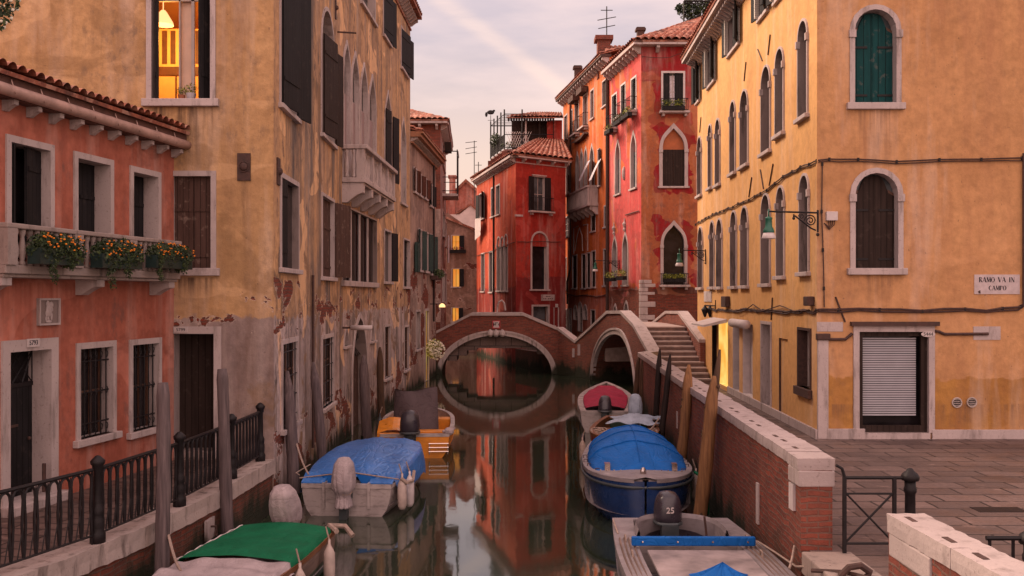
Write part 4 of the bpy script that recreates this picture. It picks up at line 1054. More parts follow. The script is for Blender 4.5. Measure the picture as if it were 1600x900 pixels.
for (x0, x1, yt, yb) in ((767.5, 773, 292, 338), (775, 781.5, 288, 335), (752, 757.5, 395, 455), (764.5, 770.5, 392, 456)): win(rl, br, x0, x1, yt, yb, fw=.1, depth=.12, fill='greyglass', mull=(0, 0))
for (x0, x1, yt) in ((776.5, 781.8, 369), (782.2, 787.6, 369), (788, 793.6, 365)):
    w_, g_ = win(rl, br, x0, x1, yt, 454, kind='round', fw=.09, depth=.12, fill='glass', mull=(0, 0), imp=True)
    q = M(); P_ = clip(outline('round', g_[4], g_[5], g_[2], g_[6]), rl.px(x0, 386)[1], 99, 1); rl.slab(q, P_, -.2, -.03); ob('tympanum', q, redl, w_)
q = M(); u, z = rl.px(772.5, 275); q.tube([rl.w(u, ZR - .3, .06), rl.w(u, 1.2, .06)], .06, 6); ob('drainpipe', q, 'iron', br)
rr.build(br, redm, -.5, ZR); rl.build(br, redl, -.5, ZR)
shell(br, [RC, (3.5, 65.5), RA], -.5, ZR, redm, open_=True)
q = M()
for fc in (rl, rr): fc.bx(q, -.1, fc.L + .12, ZR - .02, ZR + .12, -.1, .4); fc.bx(q, 0, fc.L, ZR - .3, ZR - .24, 0, .05)
ob('cornice', q, 'stone', br); corbels(rl, br, ZR - .02, .3, rl.L - .15, .5, (.13, .32, .26)); corbels(rr, br, ZR - .02, .5, rr.L, .95, (.13, .32, .24))
pk = (2.2, 64.5, ZR + 2.1)
e0, e1, e2 = rl.w(0, ZR + .13, .45), Vector((.05, 55.3, ZR + .13)), rr.w(rr.L + .25, ZR + .13, .45)
tileroof(br, e0, e1, (1.6, 61.5, ZR + 1.9), (1.6, 65.5, ZR + 1.9), .4, .55, amp=.1); tileroof(br, e1, e2, (3.3, 62.0, ZR + 1.9), (1.6, 61.5, ZR + 1.9), .4, .55, amp=.1)
# roof terrace (altana)
tr = M(); Yt = 62.0
def P3(x, y, Y=Yt): return S(x, y, Y)
A0 = P3(766, 250, 66.5); z_f = S(787, 233, 62.0).z
x_l, x_r = S(788, 0, 62.0).x, S(878, 0, 62.0).x + .05
q = M(); q.prism([(x_l, 62.0, z_f - .12), (x_r, 62.0, z_f - .12), (x_r, 66.5, z_f - .12), (x_l - 1.0, 66.5, z_f - .12)], (0, 0, .12)); ter = ob('roof_terrace', q, simple('terrace_floor', (.16, .09, .08), .8, .3, 6), br)
for (px_, yy) in ((787, 62.0), (782, 63.2), (776, 64.4), (770, 65.6), (766, 66.5)):
    q = M(); X = x_l - .225 * (yy - 62.0); q.box(X - .16, X + .2, yy, yy + .36, ZR + .2, z_f - .12); ob('pier', q, 'brick_dry', ter)
q = M()
zt_ = S(790, 178, 62).z
XL = lambda y_: x_l - .225 * (y_ - 62.05)
posts = [(XL(y_), y_) for y_ in (62.05, 63.1, 64.2, 65.3, 66.4)] + [(x_l + 1.15, 62.05)]
for i, (X, Y) in enumerate(posts): q.tube([(X, Y, z_f), (X, Y, zt_ + .3)], .05, 5)
q.tube([(x_l, 62.05, zt_), (XL(66.4), 66.4, zt_)], .03, 4); q.tube([(x_l, 62.05, zt_), (x_l + 2.2, 62.05, zt_)], .03, 4); q.tube([(XL(66.4), 66.4, zt_), (x_l + 2.2, 66.4, zt_)], .03, 4)
for i in range(7): q.tube([(XL(62.6 + i * .6), 62.6 + i * .6, zt_), (x_l + 2.2, 62.6 + i * .6, zt_)], .015, 4)
for zz in (z_f + .1, z_f + .95): q.tube([(XL(66.4), 66.4, zz), (x_l, 62.05, zz), (x_r - .6, 62.05, zz)], .025, 4)
for i in range(40): Y = 62.05 + i * .11; Y2 = min(66.4, Y + .4); q.tube([(XL(Y), Y, z_f + .1), (XL(Y2), Y2, z_f + .95)], .012, 4); q.tube([(XL(Y), Y, z_f + .95), (XL(Y2), Y2, z_f + .1)], .012, 4)
ob('pergola_frame', q, 'iron', ter)
q = M()
for i in range(9):
    for s_ in (-1, 1):
        a_ = x_l + .1 + i * .15; q.tube([(a_ if s_ > 0 else a_ + .45, 62.1, z_f + .1), (a_ + .45 if s_ > 0 else a_, 62.1, z_f + 1.15)], .012, 4)
ob('lattice', q, 'white', ter)
q = M(); q.leaves((x_l - .6, 64.8, z_f + 1.0), (.4, 1.4, .5), 500, .07, (0, 0, 1), rnd); q.leaves((x_l + .4, 62.3, z_f + .3), (.7, .25, .25), 260, .06, (0, 1), rnd); ob('climbing_plants', q, ['leafA', 'leafB'], ter)
hx0 = S(800, 0, 62.6).x
q = M(); q.box(hx0, x_r, 63.4, 66.3, z_f, z_f + 2.1); q.box(S(855, 0, 62.7).x, x_r, 62.7, 63.4, z_f, z_f + 2.0, 1)
for i in range(4): q.tube([(hx0 + i * .9, 62.5, z_f), (hx0 + i * .9, 62.5, z_f + 2.0)], .06 if i == 1 else .03, 6, 2 if i == 1 else 0)
ob('terrace_hut', q, ['sh_brown', redm, 'stone'], ter)
zr_ = S(833, 176, 64).z
tileroof(ter, (hx0 - .4, 62.2, z_f + 2.1), (x_r + .05, 62.2, z_f + 2.1), (x_r + .05, 64.3, zr_), (hx0 + 1.2, 64.3, zr_), .25, .35, name='hut_roof'); 
q = M()
for i in range(18): X = hx0 - .3 + i * .17; q.add([(X, 62.22, z_f + 2.08), (X + .17, 62.22, z_f + 2.08), (X + .14, 62.22, z_f + 1.86), (X + .085, 62.22, z_f + 1.8), (X + .03, 62.22, z_f + 1.86)], [(0, 1, 2, 3, 4)])
ob('valance', q, 'sh_black', ter)
# weather vane
wv = T('weather_vane', 'black bird shaped weather vane on the corner of the roof terrace', 'weather vane', (x_l - .98, 66.45, zt_))
q = M(); q.tube([(x_l - .98, 66.45, zt_), (x_l - .98, 66.45, zt_ + .75)], .02, 4); q.tube([(x_l - 1.18, 66.45, zt_ + .4), (x_l - .78, 66.45, zt_ + .4)], .015, 4); ob('rod', q, 'iron', wv)
q = M(); q.ball((x_l - .98, 66.45, zt_ + .95), .2, 8, 0, (1.3, .3, .8)); q.ball((x_l - 1.28, 66.45, zt_ + .8), .12, 6, 0, (.8, .3, 1.5)); q.ball((x_l - .76, 66.45, zt_ + 1.06), .1, 6, 0, (1, .4, .8)); ob('bird', q, 'iron', wv)
t_ = T('laundry', 'white laundry hanging below the shuttered window of the red house', 'laundry', rl.w(.6, 8.4, .3)); ua, z = rl.px(749, 343)
q = M(); q.grid(lambda a_, b2_: rl.w(ua + a_ * 2.4, z - b2_ * (.9 + .7 * (1 - a_)), .3 + .08 * math.sin(a_ * 8)), 14, 4); ob('sheet', q, 'white', t_); q = M(); q.tube([rl.w(ua - .2, z + .02, .3), rl.w(ua + 2.6, z + .02, .3)], .015, 4); ob('line', q, 'iron', t_)

# ------------------------------------------------------------------ orange house
orm = plaster('orange_stucco', (.62, .16, .035), (.55, .12, .03), low=((.50, .17, .12), (.46, .15, .10), 4.15), streak=.3, streakc=(.3, .06, .03), mottle=.35)
bo_ = T('orange_house', 'bright orange house with white gothic balcony right of the red house', 'house', (4.6, 60, 0))
OA, OB, OC = (3.56, 66.7), (5.5, 54.2), (6.46, 48.0); fo = Face(OA, OB); ZO = 17.6
for (x0, x1, yt, yb) in ((881.5, 887, 179, 218), (891, 895, 171, 212), (922.5, 928.5, 139, 185)): win(fo, bo_, x0, x1, yt, yb, fw=.1, depth=.12, fill='boards', lm='sh_rust')
for (x0, x1, yt, yb) in ((898, 905, 160, 210), (911, 918.5, 147, 199)):
    w_, g_ = win(fo, bo_, x0, x1, yt, yb, fw=.09, depth=.15, fill='boards', lm='sh_rust')
    q = M(); fo.bx(q, g_[0] - .1, g_[1] + .1, g_[3], g_[3] + .35, 0, .45); ob('hood', q, 'sh_old', w_); balconet(fo, w_, g_[0] - .1, g_[1] + .1, g_[2], .8, .3, 6)
win(fo, bo_, 941, 949, 124, 165, fw=.08, depth=.1, fill='boards', lm='sh_brown')
for (x0, x1, yt, yb, k) in ((884.5, 891.5, 246, 302, 'ogee'), (899.5, 905, 236, 300, 'ogee'), (906.3, 911.6, 231, 299, 'ogee'), (913, 918, 227, 298, 'ogee'), (921, 929, 223, 296, 'ogee')):
    win(fo, bo_, x0, x1, yt, yb, kind=k, fw=.13, depth=.2, fill='glass', mull=(1, 1), sill=0 if 898 < x0 < 914 else .06, leaves=((1, 160, .6),) if x0 in (884.5, 921) else (), lm='sh_rust')
for (x0, x1, yt, yb) in ((882, 890.5, 338, 370), (923.5, 931, 328, 361), (944, 951, 320, 354), (881.5, 886, 402, 452), (894.5, 902, 398, 450), (909, 915.5, 396, 450), (917, 923, 394, 449), (924.5, 931, 391, 448), (943, 950.5, 388, 446), (882, 887, 482, 520), (888.5, 893.5, 481, 520), (923, 930.5, 483, 520)):
    win(fo, bo_, x0, x1, yt, yb, fw=.08, depth=.07, fill='boards' if x0 > 892 else 'greyglass', lm='sh_brown')
for (x0, x1, yt) in ((896, 902.5, 476), (903, 910.5, 471), (911, 918, 475)): win(fo, bo_, x0, x1, yt, 500 if x0 != 903 else 518, kind='round', fw=.12, depth=.15, fill='glass', sill=0)
win(fo, bo_, 934, 938, 232, 290, fw=.06, depth=.15, fill='dark', leaves=((1, 165, .8),), lm='sh_brown')
fo.build(bo_, orm, -.5, ZO)
ua, _ = fo.px(886, 300, .6); ub, _ = fo.px(919.5, 300, .6); z = fo.px(903, 325, .5)[1]
q = M(); fo.bx(q, ua, ub, z - .15, z, 0, .65); ob('balcony_floor', q, 'stone', bo_)
q = M(); fo.bx(q, ua, ub, z + .95, z + 1.06, .52, .7); fo.bx(q, ua, ua + .15, z + .95, z + 1.06, 0, .52); fo.bx(q, ub - .15, ub, z + .95, z + 1.06, 0, .52); ob('balcony_rail', q, 'stone', bo_)
q = M(); q.box(-.05, .05, -.05, .05, 0, .95); bm3 = q.mesh('baluster', [MT['stone']]); ang = math.atan2(fo.d.y, fo.d.x)
for i in range(19): inst('baluster', bm3, fo.w(ua + .08 + (ub - ua - .16) * i / 18, z, .6), bo_, ang)
for i in range(5): inst('baluster', bm3, fo.w(ub - .07, z, .08 + i * .1), bo_, ang)
corbels(fo, bo_, z - .15, ua + .2, ub - .2, 1.1, (.25, .5, .5))
for (x0, x1, y0, y1) in ((921, 926, 252, 284), (938, 943, 250, 280)):
    ua, za = fo.px(x0, y0, 0); ub, _ = fo.px(x1, y0, 0); zb_ = za - 1.9
    q = M(); q.grid(lambda a_, b2_: fo.w(ua + a_ * (ub - ua) * .8, za - b2_ * 1.25 + (.05 * math.sin(b2_ * 3)), .1 + b2_ * .6), 4, 6); ob('awning', q, 'lace', bo_)
q = M()
u, _ = fo.px(893, 200); q.tube([fo.w(u, ZO - .4, .08), fo.w(u, fo.px(893, 420)[1], .08), fo.w(u - 1.0, fo.px(888, 440)[1], .08), fo.w(u - 1.0, fo.px(888, 475)[1], .08)], .07, 6); ob('drainpipe', q, 'rust', bo_)
q = M(); q.tube([fo.w(fo.L - .12, ZO - .3, .1), fo.w(fo.L - .12, 2, .1)], .1, 6); ob('drainpipe', q, 'rust', bo_)
q = M(); 
for pts in ([(897, 396), (897, 356), (904, 353)], [(899, 392), (902, 370), (906, 356), (910, 368), (911, 392)], [(919, 392), (919, 350), (912, 352)]):
    P_ = [fo.px(x, y) for x, y in pts]; q.tube([fo.w(u, z, .015) for u, z in P_], .04, 4)
ob('painted_arches', q, 'stone', bo_)
q = M(); P_ = [fo.px(x, y) for x, y in ((898, 224), (904, 220), (914, 213), (919, 206), (920, 209), (914, 217), (904, 224))]; fo.slab(q, P_, 0, .3); ob('canopy_board', q, 'sh_old', bo_)
q = M(); fo.bx(q, -.2, fo.L + .05, ZO - .02, ZO + .14, -.1, .5); ob('cornice', q, 'rust', bo_); corbels(fo, bo_, ZO - .02, .1, fo.L - .1, .62, (.16, .42, .34))
tileroof(bo_, fo.w(-.2, ZO + .15, .55), fo.w(fo.L, ZO + .15, .55), fo.w(fo.L, ZO + 1.5, -4), fo.w(-.2, ZO + 1.5, -4), .3, .45)
shell(bo_, [(OB[0], OB[1]), (12, 56), (12, 67), OA], -.5, ZO, orm, open_=True)
def chimney(b, x0, x1, yt, yb, Y, mat='brick_dry'):
    q = M(); a_ = S(x0, yt, Y); c_ = S(x1, yb, Y); w = c_.x - a_.x
    q.box(a_.x + w * .15, c_.x - w * .15, Y, Y + w * .7, c_.z - 1, a_.z - w * .35); q.box(a_.x, c_.x, Y - w * .15, Y + w * .85, a_.z - w * .35, a_.z - w * .12); q.box(a_.x + w * .08, c_.x - w * .08, Y - w * .05, Y + w * .75, a_.z - w * .12, a_.z)
    return ob('chimney', q, mat, b)
chimney(bo_, 895.5, 910, 102, 138, 62, MT['rust']); 
q = M(); a_ = S(934, 62, 56.5); c_ = S(954, 95, 56.5); q.box(a_.x, c_.x, 56.5, 57.3, c_.z - 1, a_.z); q.box(a_.x - .15, c_.x + .15, 56.35, 57.45, a_.z, a_.z + .25); ob('chimney', q, 'brick_dry', bo_)
a_ = S(953, 84, 55.5); c_ = S(995, 60, 55.5); q = M(); q.box(a_.x, c_.x + 1.5, 55.6, 58, ZO - 1, c_.z - .6); ob('dormer_wall', q, orm, bo_)
tileroof(bo_, (a_.x - .3, 55.3, a_.z), (c_.x + 1.8, 55.3, a_.z), (c_.x + 1.8, 57.5, c_.z), (a_.x - .1, 57.5, c_.z), .25, .35, name='dormer_roof')

# ------------------------------------------------------------------ crimson house
bc = T('crimson_house', 'crimson and peeling orange corner house with gothic windows behind the steps', 'house', (6.5, 48.2, 0))
fl = Face(OB, OC); fr = Face(OC, (10.5, 48.0)); ZC = 16.55
uz = lambda fc, x, y: fc.px(x, y)
def rect(fc, x0, x1, y0, y1, gx=.25, gz=.25):
    a_, z0 = fc.px(x0, y1); b2_, _ = fc.px(x1, y1); z1 = fc.px((x0 + x1) / 2, y0)[1]; return ((a_ + b2_) / 2, (z0 + z1) / 2, (b2_ - a_) / 2 + gx, (z1 - z0) / 2 + gz)
crf = plaster('peeling_orange_stucco', (.46, .155, .065), (.40, .12, .055), low=((.16, .06, .045), (.10, .045, .035), fr.px(1040, 450)[1]), bricks=((-1, fr.px(1040, 449)[1] - .35, .30, 1),), streak=.4, streakc=(.2, .05, .03), mottle=.4,
              blotch=((.30, .018, .022), .71, .8), rects=(rect(fr, 1033, 1071, 118, 185), rect(fr, 1030, 1075, 195, 295, .1, .1), rect(fr, 1034, 1073, 350, 440, .2, .1), rect(fr, 1035, 1090, 435, 448, .3, 0)), top=fr.px(1040, 127)[1])
crl = plaster('crimson_stucco', (.56, .075, .07), (.50, .09, .08), low=((.30, .17, .14), (.24, .10, .075), fl.px(975, 450)[1]), bricks=((1, fl.px(975, 452)[1], .42, 1.2),), streak=.35, streakc=(.3, .02, .03), mottle=.35, blotch=((.58, .13, .045), .57, .55))
for (x0, x1, yt, yb) in ((956, 964.5, 146, 199), (970, 978, 130, 180), (986, 995, 120, 172)):
    w_, g_ = win(fl, bc, x0, x1, yt, yb, fw=.1, depth=.18, fill='greyglass', mull=(1, 1), leaves=((-1, 5, .45),), lm='sh_black', mat='white')
    balconet(fl, w_, g_[0], g_[1], g_[2] - .1, .7, .35, 6)
for (x0, x1, yt, yb) in ((961, 970, 216, 303), (985, 995, 203, 294)): win(fl, bc, x0, x1, yt, yb, kind='ogee', fw=.13, depth=.2, fill='tymp', fm=crl, lm='glass_grey')
for (x0, x1, yt, yb) in ((956.5, 965, 366, 446), (972.5, 982, 360, 445)):
    w_, g_ = win(fl, bc, x0, x1, yt, yb, kind='ogee', fw=.13, depth=.22, fill='glass', mull=(1, 0)); u = (g_[0] + g_[1]) / 2
    q = M(); q.lathe([(.05, 0), (.09, .1), (.05, .2), (.1, .32), (.12, .4), (.04, .52), (.02, .7)], fl.w(u, g_[3] - .05, .05), 8); ob('finial', q, 'stone', w_)
for (x0, x1, yt) in ((958.5, 965, 474), (974.5, 983, 469)): win(fl, bc, x0, x1, yt, 510, kind='gothic', fw=.12, depth=.15, fill='dark', sill=0)
q = M(); u, z = fl.px(976, 271); q.ball(fl.w(u, z, .03), .2, 10, 0, (.6, .6, 1.9)); ob('oval_plaque', q, 'stone', bc)
q = M(); u, z = fl.px(979, 336); ub, _ = fl.px(1000, 336); q.tube([fl.w(u, z, .06), fl.w(ub, z, .06)], .03, 4); ob('iron_rod', q, 'rust', bc)
fl.build(bc, crl, -.5, ZC)
w_, g_ = win(fr, bc, 1033, 1070.5, 111, 172, fw=.1, depth=.2, fill='greyglass', mat='white', mull=(1, 1))
q = M(); fr.bx(q, g_[4], g_[4] + .32, g_[2], g_[6], -.1, -.05); ob('shutter', q, 'sh_black', w_); q = M(); fr.bx(q, g_[4] + .62, g_[5], g_[2], g_[6], -.1, -.05); ob('shutter', q, 'sh_black', w_)
q = M(); fr.bx(q, g_[4] + .36, g_[4] + .6, g_[2] + .2, g_[6] - .1, -.19, -.17); ob('curtain', q, 'lace', w_)
ua, z = fr.px(1032, 175); ub, _ = fr.px(1073, 175); balconet(fr, w_, ua, ub, z, .6, .4, 14)
w_, g_ = win(fr, bc, 1030, 1075, 192, 291, kind='ogee', fw=.17, depth=.18, fill='tymp', fm=simple('dull_orange_stucco', (.36, .11, .045), .9, .2, 3), lm='sh_brown', imp=True)
w_, g_ = win(fr, bc, 1032, 1074, 344, 446, kind='ogee', fw=.15, depth=.25, fill='dark', imp=True)
ua, z = fr.px(1032, 445); ub, _ = fr.px(1074, 445); balconet(fr, w_, ua, ub, z, .55, .35, 14)
q = M()
for i, (x0, x1, y0, y1) in enumerate(((997, 1018, 437, 443), (997, 1024, 443, 449), (997, 1012, 449, 456), (996, 1023, 456, 461), (998, 1012, 461, 471), (998, 1024, 471, 480), (999, 1012, 480, 492), (999, 1023, 492, 500), (999, 1012, 500, 512))):
    u1, z0 = fr.px(x1, y1); _, z1 = fr.px(x1, y0); fr.bx(q, -.06, u1, z0 + .01, z1 - .01, -.1, .04); fl.bx(q, fl.L - .3, fl.L + .0, z0 + .012, z1 - .012, -.1, .035)
ob('corner_stones', q, 'stone', bc, bevel=.015)
fr.build(bc, crf, -.5, ZC)
shell(bc, [(10.5, 48), (10.5, 55.9), OB], -.5, ZC, crl, open_=True)
q = M(); fl.bx(q, 0, fl.L + .45, ZC, ZC + .16, -.1, .5); fr.bx(q, .01, fr.L, ZC + .004, ZC + .164, -.1, .5); ob('cornice', q, 'stone', bc)
corbels(fl, bc, ZC, .25, fl.L - .1, .62, (.16, .4, .34)); corbels(fr, bc, ZC, .8, 3.8, 1.35, (.16, .4, .3))
pk = (10.5, 51.3, ZC + 2.4)
tileroof(bc, (6.0, 47.45, ZC + .17), (10.9, 47.45, ZC + .17), (11.2, 52.3, ZC + 3.0), (10.0, 52.3, ZC + 2.5), .36, .5, amp=.1)
tileroof(bc, (5.05, 54.3, ZC + .17), (6.0, 47.45, ZC + .17), (10.0, 52.3, ZC + 2.5), (9.8, 55.0, ZC + 2.5), .36, .5, amp=.1)
chimney(bc, 993.5, 1009, 42, 68, 50.5, MT['rust'])
# plants on the crimson house
def fbox(fc, x0, x1, y, lab, cols, off=.45, n=200, h=.22, group='planters on the crimson house', sz=.045):
    ua, z = fc.px(x0, y, off); ub, _ = fc.px(x1, y, off); t_ = T('flower_box', lab, 'flower box', fc.w((ua + ub) / 2, z, off), 0, group)
    q = M(); fc.bx(q, ua, ub, z, z + .2, off - .12, off + .1); ob('planter', q, 'sh_black', t_)
    q = M(); L = ub - ua
    for i in range(5): q.leaves(fc.w(ua + L * (i + .5) / 5, z + .2 + h * .6, off), (.16, L / 6, h) if abs(fc.d.y) > .7 else (L / 6, .16, h), n // 5, sz, tuple(range(len(cols))), rnd)
    ob('foliage', q, cols, t_)
fbox(fr, 1035, 1070, 172, 'planter of mixed greenery on the top front balconet', ['leafA', 'leafB', 'leafC'], n=500)
fbox(fr, 1036, 1071, 441, 'planter of yellow green blooms in the lower gothic window', ['leafB', 'leafC', 'leafC'], .3, n=500, h=.16)
fbox(fl, 946.5, 955, 212, 'leafy planter under the left bank side window nearest the orange house', ['leafA', 'leafB', 'leafC'], .55, n=220)
fbox(fl, 960, 971, 198, 'dark leafy planter second from the orange house, under the upper windows', ['leafA', 'leafA', 'leafB'], .55, n=260)
fbox(fl, 972, 984, 189, 'large leafy planter third from the orange house, under the upper windows', ['leafA', 'leafB', 'leafC'], .55, n=300)
fbox(fl, 947, 960, 440, 'round yellow green planter left of the lower gothic pair', ['leafB', 'leafC', 'leafC'], .5, n=260, h=.25)
fbox(fl, 965, 976, 438, 'yellow green planter between the lower gothic windows', ['leafB', 'leafC', 'leafC'], .5, n=260, h=.25)

# ------------------------------------------------------------------ yellow house on the right
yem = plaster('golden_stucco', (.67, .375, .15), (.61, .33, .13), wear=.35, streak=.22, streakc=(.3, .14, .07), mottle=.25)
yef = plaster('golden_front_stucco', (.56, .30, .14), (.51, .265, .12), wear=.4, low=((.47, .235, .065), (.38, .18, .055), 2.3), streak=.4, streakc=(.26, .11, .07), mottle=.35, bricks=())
by = T('yellow_house', 'large golden yellow house with rows of arched windows on the right bank', 'house', (7, 28, 1))
YA, YB, YC = (7.15, 37.0), (6.61, 20.8), (14.5, 20.8); fs = Face(YA, YB); fy = Face(YB, YC); ZY = 13.15
for (x0, x1, yt, yb) in ((1090, 1097, 212, 305), (1107, 1113, 193, 293), (1118, 1126, 184, 288), (1141, 1150, 156, 270), (1157, 1170, 139, 258), (1190, 1205, 101, 237), (1212, 1226, 73, 209), (1247.5, 1263.5, 29, 182)):
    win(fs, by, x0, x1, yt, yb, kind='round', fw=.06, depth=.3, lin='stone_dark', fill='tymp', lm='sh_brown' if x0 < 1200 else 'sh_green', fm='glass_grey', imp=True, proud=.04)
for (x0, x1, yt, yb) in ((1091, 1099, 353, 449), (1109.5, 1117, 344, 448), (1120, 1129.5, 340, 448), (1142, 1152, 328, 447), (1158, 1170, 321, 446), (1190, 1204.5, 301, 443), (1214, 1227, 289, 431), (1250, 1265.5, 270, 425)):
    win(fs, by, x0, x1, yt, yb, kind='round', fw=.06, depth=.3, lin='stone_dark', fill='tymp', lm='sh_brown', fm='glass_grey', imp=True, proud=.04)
for (x0, x1, yt, yb, l1, l2) in ((1089, 1094, 95, 158, 'sh_black', 'sh_black'), (1107, 1118, 57, 130, 'sh_black', 'sh_white'), (1139, 1156, 0, 76, 'sh_black', 'sh_white'), (1187, 1201, -60, 22, 'sh_black', 'sh_white'), (1212, 1226, -90, -5, 'sh_black', 'sh_white')):
    w_, g_ = win(fs, by, x0, x1, yt, yb, fw=.06, depth=.2, fill='dark', proud=.02)
    q = M(); leaf_box(fs, q, g_[4], g_[2], g_[6], -1, 168, .4, off=.05); ob('shutter', q, l1, w_)
    q = M(); leaf_box(fs, q, g_[4] + .03, g_[2], g_[6], -1, 80, .12, off=.03); ob('shutter', q, l2, w_)
    q = M(); leaf_box(fs, q, g_[5], g_[2], g_[6], 1, 12, .42, off=.0); ob('shutter', q, l1, w_)
    q = M(); leaf_box(fs, q, g_[5] + .02, g_[2], g_[6], 1, 160, .4, off=.06); ob('shutter', q, l1, w_)
# ground floor, canal side
fs_ = dict(depth=.22, sill=0, door=True)
w_, g_ = win(fs, by, 1123, 1137.5, 502, 602, fw=.0, fill='litstrip', fm='litstrip', mull=(2, 0), name='door_frame', **fs_)
w_, g_ = win(fs, by, 1112.5, 1120, 502, 596, fw=.0, fill='sh_brown', fm='sh_brown', name='door', **fs_)
w_, g_ = win(fs, by, 1145, 1155, 504, 611, fw=.0, fill='glass_grey', fm='white', name='door', **fs_)
w_, g_ = win(fs, by, 1160.5, 1176, 506, 618, fw=.0, fill='white', fm='white', name='door', **fs_)
w_, g_ = win(fs, by, 1189.5, 1206, 502, 636, fw=.08, fill='sh_brown', fm='stone', name='door_frame', **fs_)
w_, g_ = win(fs, by, 1217, 1231, 529, 650, fw=.0, depth=.06, fill=yem, fm='rust', sill=0, door=True, name='blocked_door')
w_, g_ = win(fs, by, 1247, 1268, 512, 606, fw=.06, depth=.25, fill='greyglass', fm='creamwood', mat='rust', mull=(0, 1), sill=.12)
for (x0, x1, y, t) in ((1100, 1134, 499, 0), (1149, 1174, 502, 1)):
    ua, z = fs.px(x0 + (14 if not t else 4), y + 2); ub, _ = fs.px(x1 + 2, y + 2); q = M()
    if t == 0: q.prism([fs.w(ua, z + .12, 0), fs.w(ua, z - .08, .75), fs.w(ua, z - .14, .75), fs.w(ua, z - .0, 0)], fs.d * (ub - ua)); ob('awning', q, 'white', by)
    else: q.tube([fs.w(ua, z, .18), fs.w(ub, z, .18)], .13, 10); ob('rolled_awning', q, 'white', by, smooth=True)
q = M(); fs.bx(q, 6.2, fs.L + .03, .98, 1.2, -.02, .045)
fy.bx(q, .0, 1.03, .98, 1.22, -.02, .05); fy.bx(q, 2.48, fy.L, .98, 1.2, -.02, .045); ob('plinth', q, 'stone', by, bevel=.01)
fs.build(by, yem, .9, ZY)
# front
w1, g1_ = win(fy, by, 1327.5, 1408, 7, 161, kind='round', fw=.11, depth=.25, fill='shape', lm='sh_green', imp=True, sill=.09)
w2, g2_ = win(fy, by, 1328, 1411, 262, 419, kind='round', fw=.115, depth=.25, fill='shape', lm='sh_brown', imp=True, sill=.09)
wd, gd = win(fy, by, 1333, 1460, 509, 676, fw=.13, depth=.4, fill=None, sill=0, mat='stone', name='shop_window')
u0, u1, zb, zt, a, b_, it = gd
q = M(); t = .1
for bx_ in ((a, b_, it - t, it), (a, a + t, zb + t + .05, it - t), (b_ - t * 1.3, b_, zb + t + .05, it - t), (a, b_, zb, zb + t + .05)): fy.bx(q, *bx_, -.14, -.06)
ob('frame', q, 'sh_brown', wd)
q = M(); fy.bx(q, a, b_, zb, it, -.4, -.37); ob('pane', q, 'glass', wd)
q = M(); n_ = 34; zz0, zz1 = zb + .35, it - .12
for i in range(n_): z = zz0 + (zz1 - zz0) * i / n_; fy.slab(q, [(a + .1, z), (b_ - .2, z), (b_ - .2, z + .034), (a + .1, z + .034)], -.2 - .0, -.17) if i % 1 == 0 else None
ob('roller_blind', q, simple('grey_blind', (.36, .35, .38), .6, .08, 3), wd)
q = M(); fy.bx(q, a - .02, b_ + .02, 1.0, zb - .002, -.1, .06); ob('threshold', q, 'stone', wd)
q = M(); fy.bx(q, *[fy.px(x, 500)[0] for x in (1328, 1465)], *sorted(fy.px(1400, y)[1] for y in (502.5, 509)), -.02, .12); ob('lintel_board', q, 'rust', by)
plate(fy, by, 1438, 1460, 517.5, 526.5, '5444', .85, .032, oval=True)
q = M(); fy.bx(q, 0.0, fy.px(1293.5, 600)[0], 1.0, fy.px(1280, 531)[1], -.02, .06); ob('pilaster', q, 'stone', by, bevel=.015)
q = M(); fy.bx(q, -.03, fy.px(1294, 600)[0] + .02, fy.px(1280, 531)[1], fy.px(1280, 521)[1], -.02, .11); ob('pilaster_cap', q, 'rust', by, bevel=.015)
for (x0, x1, y0, y1) in ((1276.5, 1317, 503, 518), (1520.7, 1563, 510, 531)):
    q = M(); fy.bx(q, fy.px(x0, y0)[0], fy.px(x1, y0)[0], fy.px(x0, y1)[1], fy.px(x0, y0)[1], -.02, .012); ob('inset_stone', q, 'stone', by)
for pts in ([(1293, 530), (1320, 530), (1331, 521)], [(1460, 517), (1466, 518), (1475, 522), (1543, 521.5)]):
    q = M(); q.tube([fy.w(*fy.px(x, y), .03) for x, y in pts], .035, 6); ob('conduit', q, 'rust', by)
q = M(); q.tube([fy.w(*fy.px(x, y), .02) for x, y in ((1305, 464), (1320, 503))], .02, 5); ob('iron_rod', q, 'rust', by)
for (x, y) in ((1494.7, 629), (1518, 628.5)):
    u, z = fy.px(x, y); q = M(); rr_ = .1
    q.add([fy.w(u + rr_ * math.cos(t * .393), z + rr_ * math.sin(t * .393), .012) for t in range(16)], [tuple(range(16))], 1)
    q.tube([fy.w(u + rr_ * math.cos(t * .393), z + rr_ * math.sin(t * .393), .02) for t in range(17)], .018, 5, 0)
    for k_ in range(4): q.tube([fy.w(u - .07, z - .06 + k_ * .04, .02), fy.w(u + .07, z - .06 + k_ * .04, .02)], .008, 4, 0)
    ob('vent', q, ['creamwood', 'iron'], by)
_dr = [((g[0] + g[1]) / 2, g[2] - .12, .42, L_) for g, L_ in ((g1_, 1.5), (g2_, .8))]; add_drips(yef, _dr + [(2.6, 1.75, 9, .7)], (.16, .09, .06), .55)
fy.build(by, yef, .9, ZY)
shell(by, [YC, (14.5, 37), YA], .9, ZY, yem, open_=True)
q = M(); fs.bx(q, -.4, fs.L, ZY - .02, ZY + .16, -.1, .55); fs.bx(q, 0, fs.L, ZY - .34, ZY - .28, 0, .06); ob('cornice', q, 'stone', by); corbels(fs, by, ZY - .02, .1, fs.L, .33, (.15, .42, .3))
